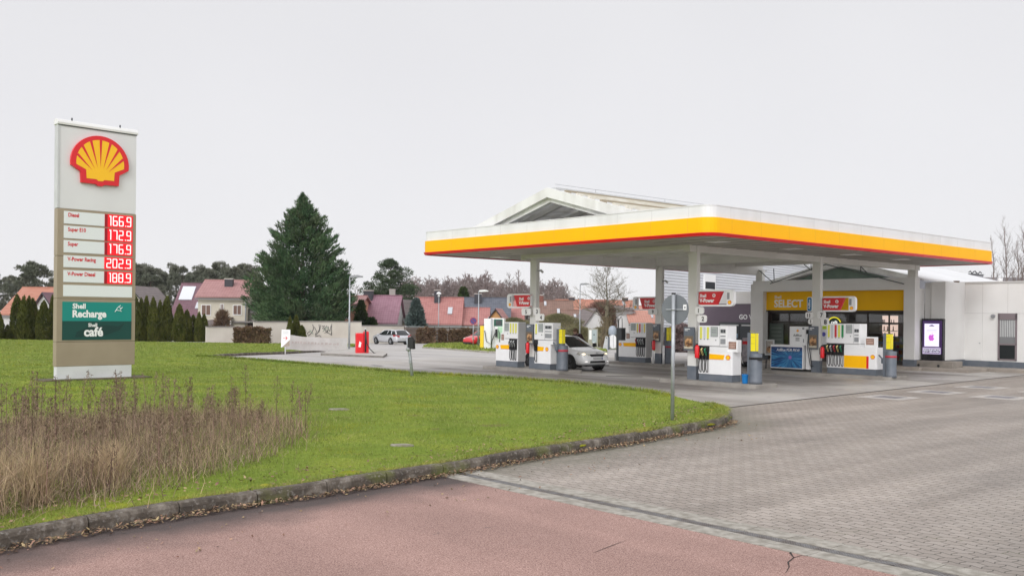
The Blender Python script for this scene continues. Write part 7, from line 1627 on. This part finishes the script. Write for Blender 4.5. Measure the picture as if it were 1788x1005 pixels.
# moss cushions on and behind the kerb and scattered in the lawn
mo = np.random.default_rng(33); mx = along(KERB_NEAR[8:-8], 70, mo, .12, .55); my_ = np.column_stack([mo.uniform(-3.5, 3, 60), mo.uniform(13.5, 22, 60)]); my_ = my_[in_poly(my_[:, 0], my_[:, 1], LAWN)]
mb = MB()
for (x, y), kx_ in [(p, 1.0) for p in mx]:
    r_ = mo.uniform(.05, .16) * kx_; mb.ball((x, y, .115), (r_ * 1.6, r_, mo.uniform(.025, .05)), 9, 5)
o = mb.build('moss', mat('moss_yellow', (.17, .20, .02), .95, (.26, .26, .035), 9, .8, 60, island=.3, spec=.05)); o['kind'] = 'stuff'
# ------------------------------------------------------------------ tall dry weeds in the left foreground
WEED = [g2(p) for p in [(-250, 985), (40, 925), (200, 898), (330, 866), (410, 838), (480, 815), (545, 780), (535, 752), (430, 735), (300, 738), (150, 748), (0, 755), (-250, 780)]]
def strands(name, n, seed, hmin, hmax, w0, m, spread=.5, bend=.5, poly=WEED, seg=5, core=None):
    rng = np.random.default_rng(seed); P_ = np.array(poly); lo, hi = P_.min(0), P_.max(0); x = rng.uniform(lo[0], hi[0], n * 4); y = rng.uniform(lo[1], hi[1], n * 4)
    cl = np.sin(x * 2.3 + np.sin(y * 1.9) * 1.5) * np.cos(y * 2.7 + x) * .5 + .5
    k = in_poly(x, y, poly) & (rng.random(len(x)) < (.30 + .70 * cl) * np.clip((-2.9 - x) / 2.2, .06, 1)); x, y = x[k][:n], y[k][:n]; n = len(x); ed = rng.random(n) ** 3; x += rng.normal(0, .45, n) * ed; y += rng.normal(0, .45, n) * ed
    if core is not None: cx_, cy_, cr = core; i = rng.integers(0, len(cx_), n); x = cx_[i] + rng.normal(0, 1, n) * cr; y = cy_[i] + rng.normal(0, 1, n) * cr
    h = rng.uniform(hmin, hmax, n) * (.78 + .34 * np.sin(x * 1.9 + seed) * np.cos(y * 2.4)); a = rng.uniform(0, 2 * np.pi, n); b_ = np.abs(rng.normal(0, bend, n)) * h; ph = rng.uniform(0, 2 * np.pi, n)
    S_ = np.stack([np.cos(ph), np.sin(ph), 0 * ph], 1); Vs = []
    for q in range(seg + 1):
        f = q / seg; c = np.stack([x + np.cos(a) * b_ * f ** 1.8 + rng.normal(0, .012, n), y + np.sin(a) * b_ * f ** 1.8 + rng.normal(0, .012, n), .11 + h * (f - .28 * np.clip(b_ / h, 0, 1) * f ** 3)], 1); w = w0 * (1 - .85 * f)
        Vs += [c - S_ * w, c + S_ * w]
    V = np.stack(Vs, 1).reshape(-1, 3); F = []; base = np.arange(n) * (2 * (seg + 1))
    for q in range(seg): F.append(np.stack([base + 2*q, base + 2*q + 1, base + 2*q + 3, base + 2*q + 2], 1))
    o = fast_mesh(name, V, np.concatenate(F), m); o['kind'] = 'stuff'; return o
straw = mat('dry_straw', (.46, .355, .22), .85, (.37, .275, .17), 3, island=.4, spec=.15); brownst = mat('dry_brown', (.17, .115, .085), .9, (.24, .165, .125), 2, island=.6, spec=.1); mauve = mat('dry_mauve', (.25, .185, .135), .9, (.32, .24, .175), 2, island=.6, spec=.1)
strands('dry_weeds', 6500, 1, .18, .62, .0042, mauve, bend=.95)
strands('dry_grass', 6000, 2, .25, .60, .0035, straw, bend=.8)
strands('dry_stems', 3800, 3, .30, .75, .0040, brownst, bend=.3)
rc = np.random.default_rng(5); cxs_, cys_ = rc.uniform(-6.2, -3.6, 16), rc.uniform(9.8, 12.5, 16); kk_ = in_poly(cxs_, cys_, WEED); strands('straw_tufts', 2600, 6, .45, .85, .0038, straw, bend=.5, core=(cxs_[kk_], cys_[kk_], .10))
strands('weed_tangle', 5200, 17, .16, .42, .0042, mauve, bend=2.0)
strands('weed_litter', 4200, 18, .06, .20, .0050, brownst, bend=2.2, seg=3)
strands('green_undergrowth', 6000, 7, .08, .26, .005, GRM, bend=.5, seg=3)
# tall stalks with seed plumes
def stalks(n, seed):
    rng = np.random.default_rng(seed); P_ = np.array(WEED); lo, hi = P_.min(0), P_.max(0); mb = MB(); Vs, Fs, o = [], [], 0; pts_ = []
    while len(pts_) < n:
        p = rng.uniform(lo, hi)
        if in_poly(p[:1], p[1:], WEED)[0]: pts_.append(p)
    extra = [g2(p) for p in [(300,775),(365,790),(452,770),(482,770),(527,775),(533,770),(405,770),(425,780),(330,745),(60,765),(140,770),(250,770)]]; pts_ += [np.array(e) for e in extra]
    for x, y in pts_:
        h = rng.uniform(.6, 1.25) * (1 if y < 14 else .9); a = rng.uniform(0, 6.28); l = rng.uniform(0, .16) * h
        pts = [(x + math.cos(a) * l * f * f, y + math.sin(a) * l * f * f, .1 + h * f) for f in (0, .3, .6, .85, 1)]
        mb.tube(pts, [.006, .0055, .0045, .003, .0015], 4)
        m_ = rng.integers(60, 130); f = .52 + .48 * rng.random(m_); w = .035 * np.sin(np.pi * (f - .5) / .52) + .006
        P = np.stack([x + math.cos(a) * l * f * f + rng.normal(0, 1, m_) * w, y + math.sin(a) * l * f * f + rng.normal(0, 1, m_) * w, .1 + h * f], 1)
        V, F = tri_cloud(P, rng.normal(size=(m_, 3)) * .5 + np.array([0, 0, .9]), rng.uniform(.02, .055, m_), .16, rng); Vs.append(V); Fs.append(F + o); o += len(V)
    a_ = mb.build('weed_stalks', brownst); a_['kind'] = 'stuff'
    p = fast_mesh('weed_plumes', np.concatenate(Vs), np.concatenate(Fs), mat('plume_brown', (.155, .11, .075), .95, (.23, .17, .12), 2, island=.4, spec=.05)); p['kind'] = 'stuff'
stalks(150, 9)
# ------------------------------------------------------------------ fallen leaves along the kerb
rl = np.random.default_rng(8); xy = along(KERB_NEAR[2:-14], 4200, rl, -.17, .0); xy2 = along(KERB_NEAR[2:-14], 260, rl, -1.6, -.1); XY = np.concatenate([xy, xy2]); n = len(XY)
a = rl.uniform(0, 6.28, n); s = rl.uniform(.012, .030, n); z = .022 + rl.random(n) * .045 * np.concatenate([np.ones(len(xy)), np.zeros(len(xy2))]); u_ = np.stack([np.cos(a), np.sin(a), rl.normal(0, .35, n)], 1) * s[:, None]; v_ = np.stack([-np.sin(a), np.cos(a), rl.normal(0, .35, n)], 1) * s[:, None] * .55
c = np.column_stack([XY, z + .010]); V = np.stack([c - u_, c - v_ * .9 + u_ * .1, c + u_, c + v_ + u_ * .1], 1).reshape(-1, 3); V[:, 2] = np.maximum(V[:, 2], .0185)
o = fast_mesh('fallen_leaves', V, np.arange(4 * n).reshape(-1, 4), mat('dead_leaf', (.17, .105, .06), .85, (.30, .205, .125), 6, island=.6)); o['kind'] = 'stuff'
xy = along(KERB_NEAR[6:-6], 700, rl, .15, 1.2); n = len(xy); a = rl.uniform(0, 6.28, n); s = rl.uniform(.015, .035, n); u_ = np.stack([np.cos(a), np.sin(a), rl.normal(0, .3, n)], 1) * s[:, None]; v_ = np.stack([-np.sin(a), np.cos(a), rl.normal(0, .3, n)], 1) * s[:, None] * .6
c = np.column_stack([xy, np.full(n, .17)]); V = np.stack([c - u_, c - v_, c + u_, c + v_], 1).reshape(-1, 3); o = fast_mesh('lawn_leaves', V, np.arange(4 * n).reshape(-1, 4), MATS['dead_leaf']); o['kind'] = 'stuff'

# ------------------------------------------------------------------ damp winter air over the whole site
mb = MB(); mb.box(-420, 420, -45, 520, -2.2, 45)
hz = bpy.data.materials.new('haze'); hz.use_nodes = True; _n = hz.node_tree; _n.nodes.remove(_n.nodes['Principled BSDF'])
_v = _n.nodes.new('ShaderNodeVolumePrincipled'); _v.inputs['Color'].default_value = (.92, .92, .94, 1); _v.inputs['Density'].default_value = 0.00012
_n.links.new(_v.outputs[0], _n.nodes['Material Output'].inputs['Volume'])
o = mb.build('haze', hz); o['kind'] = 'stuff'
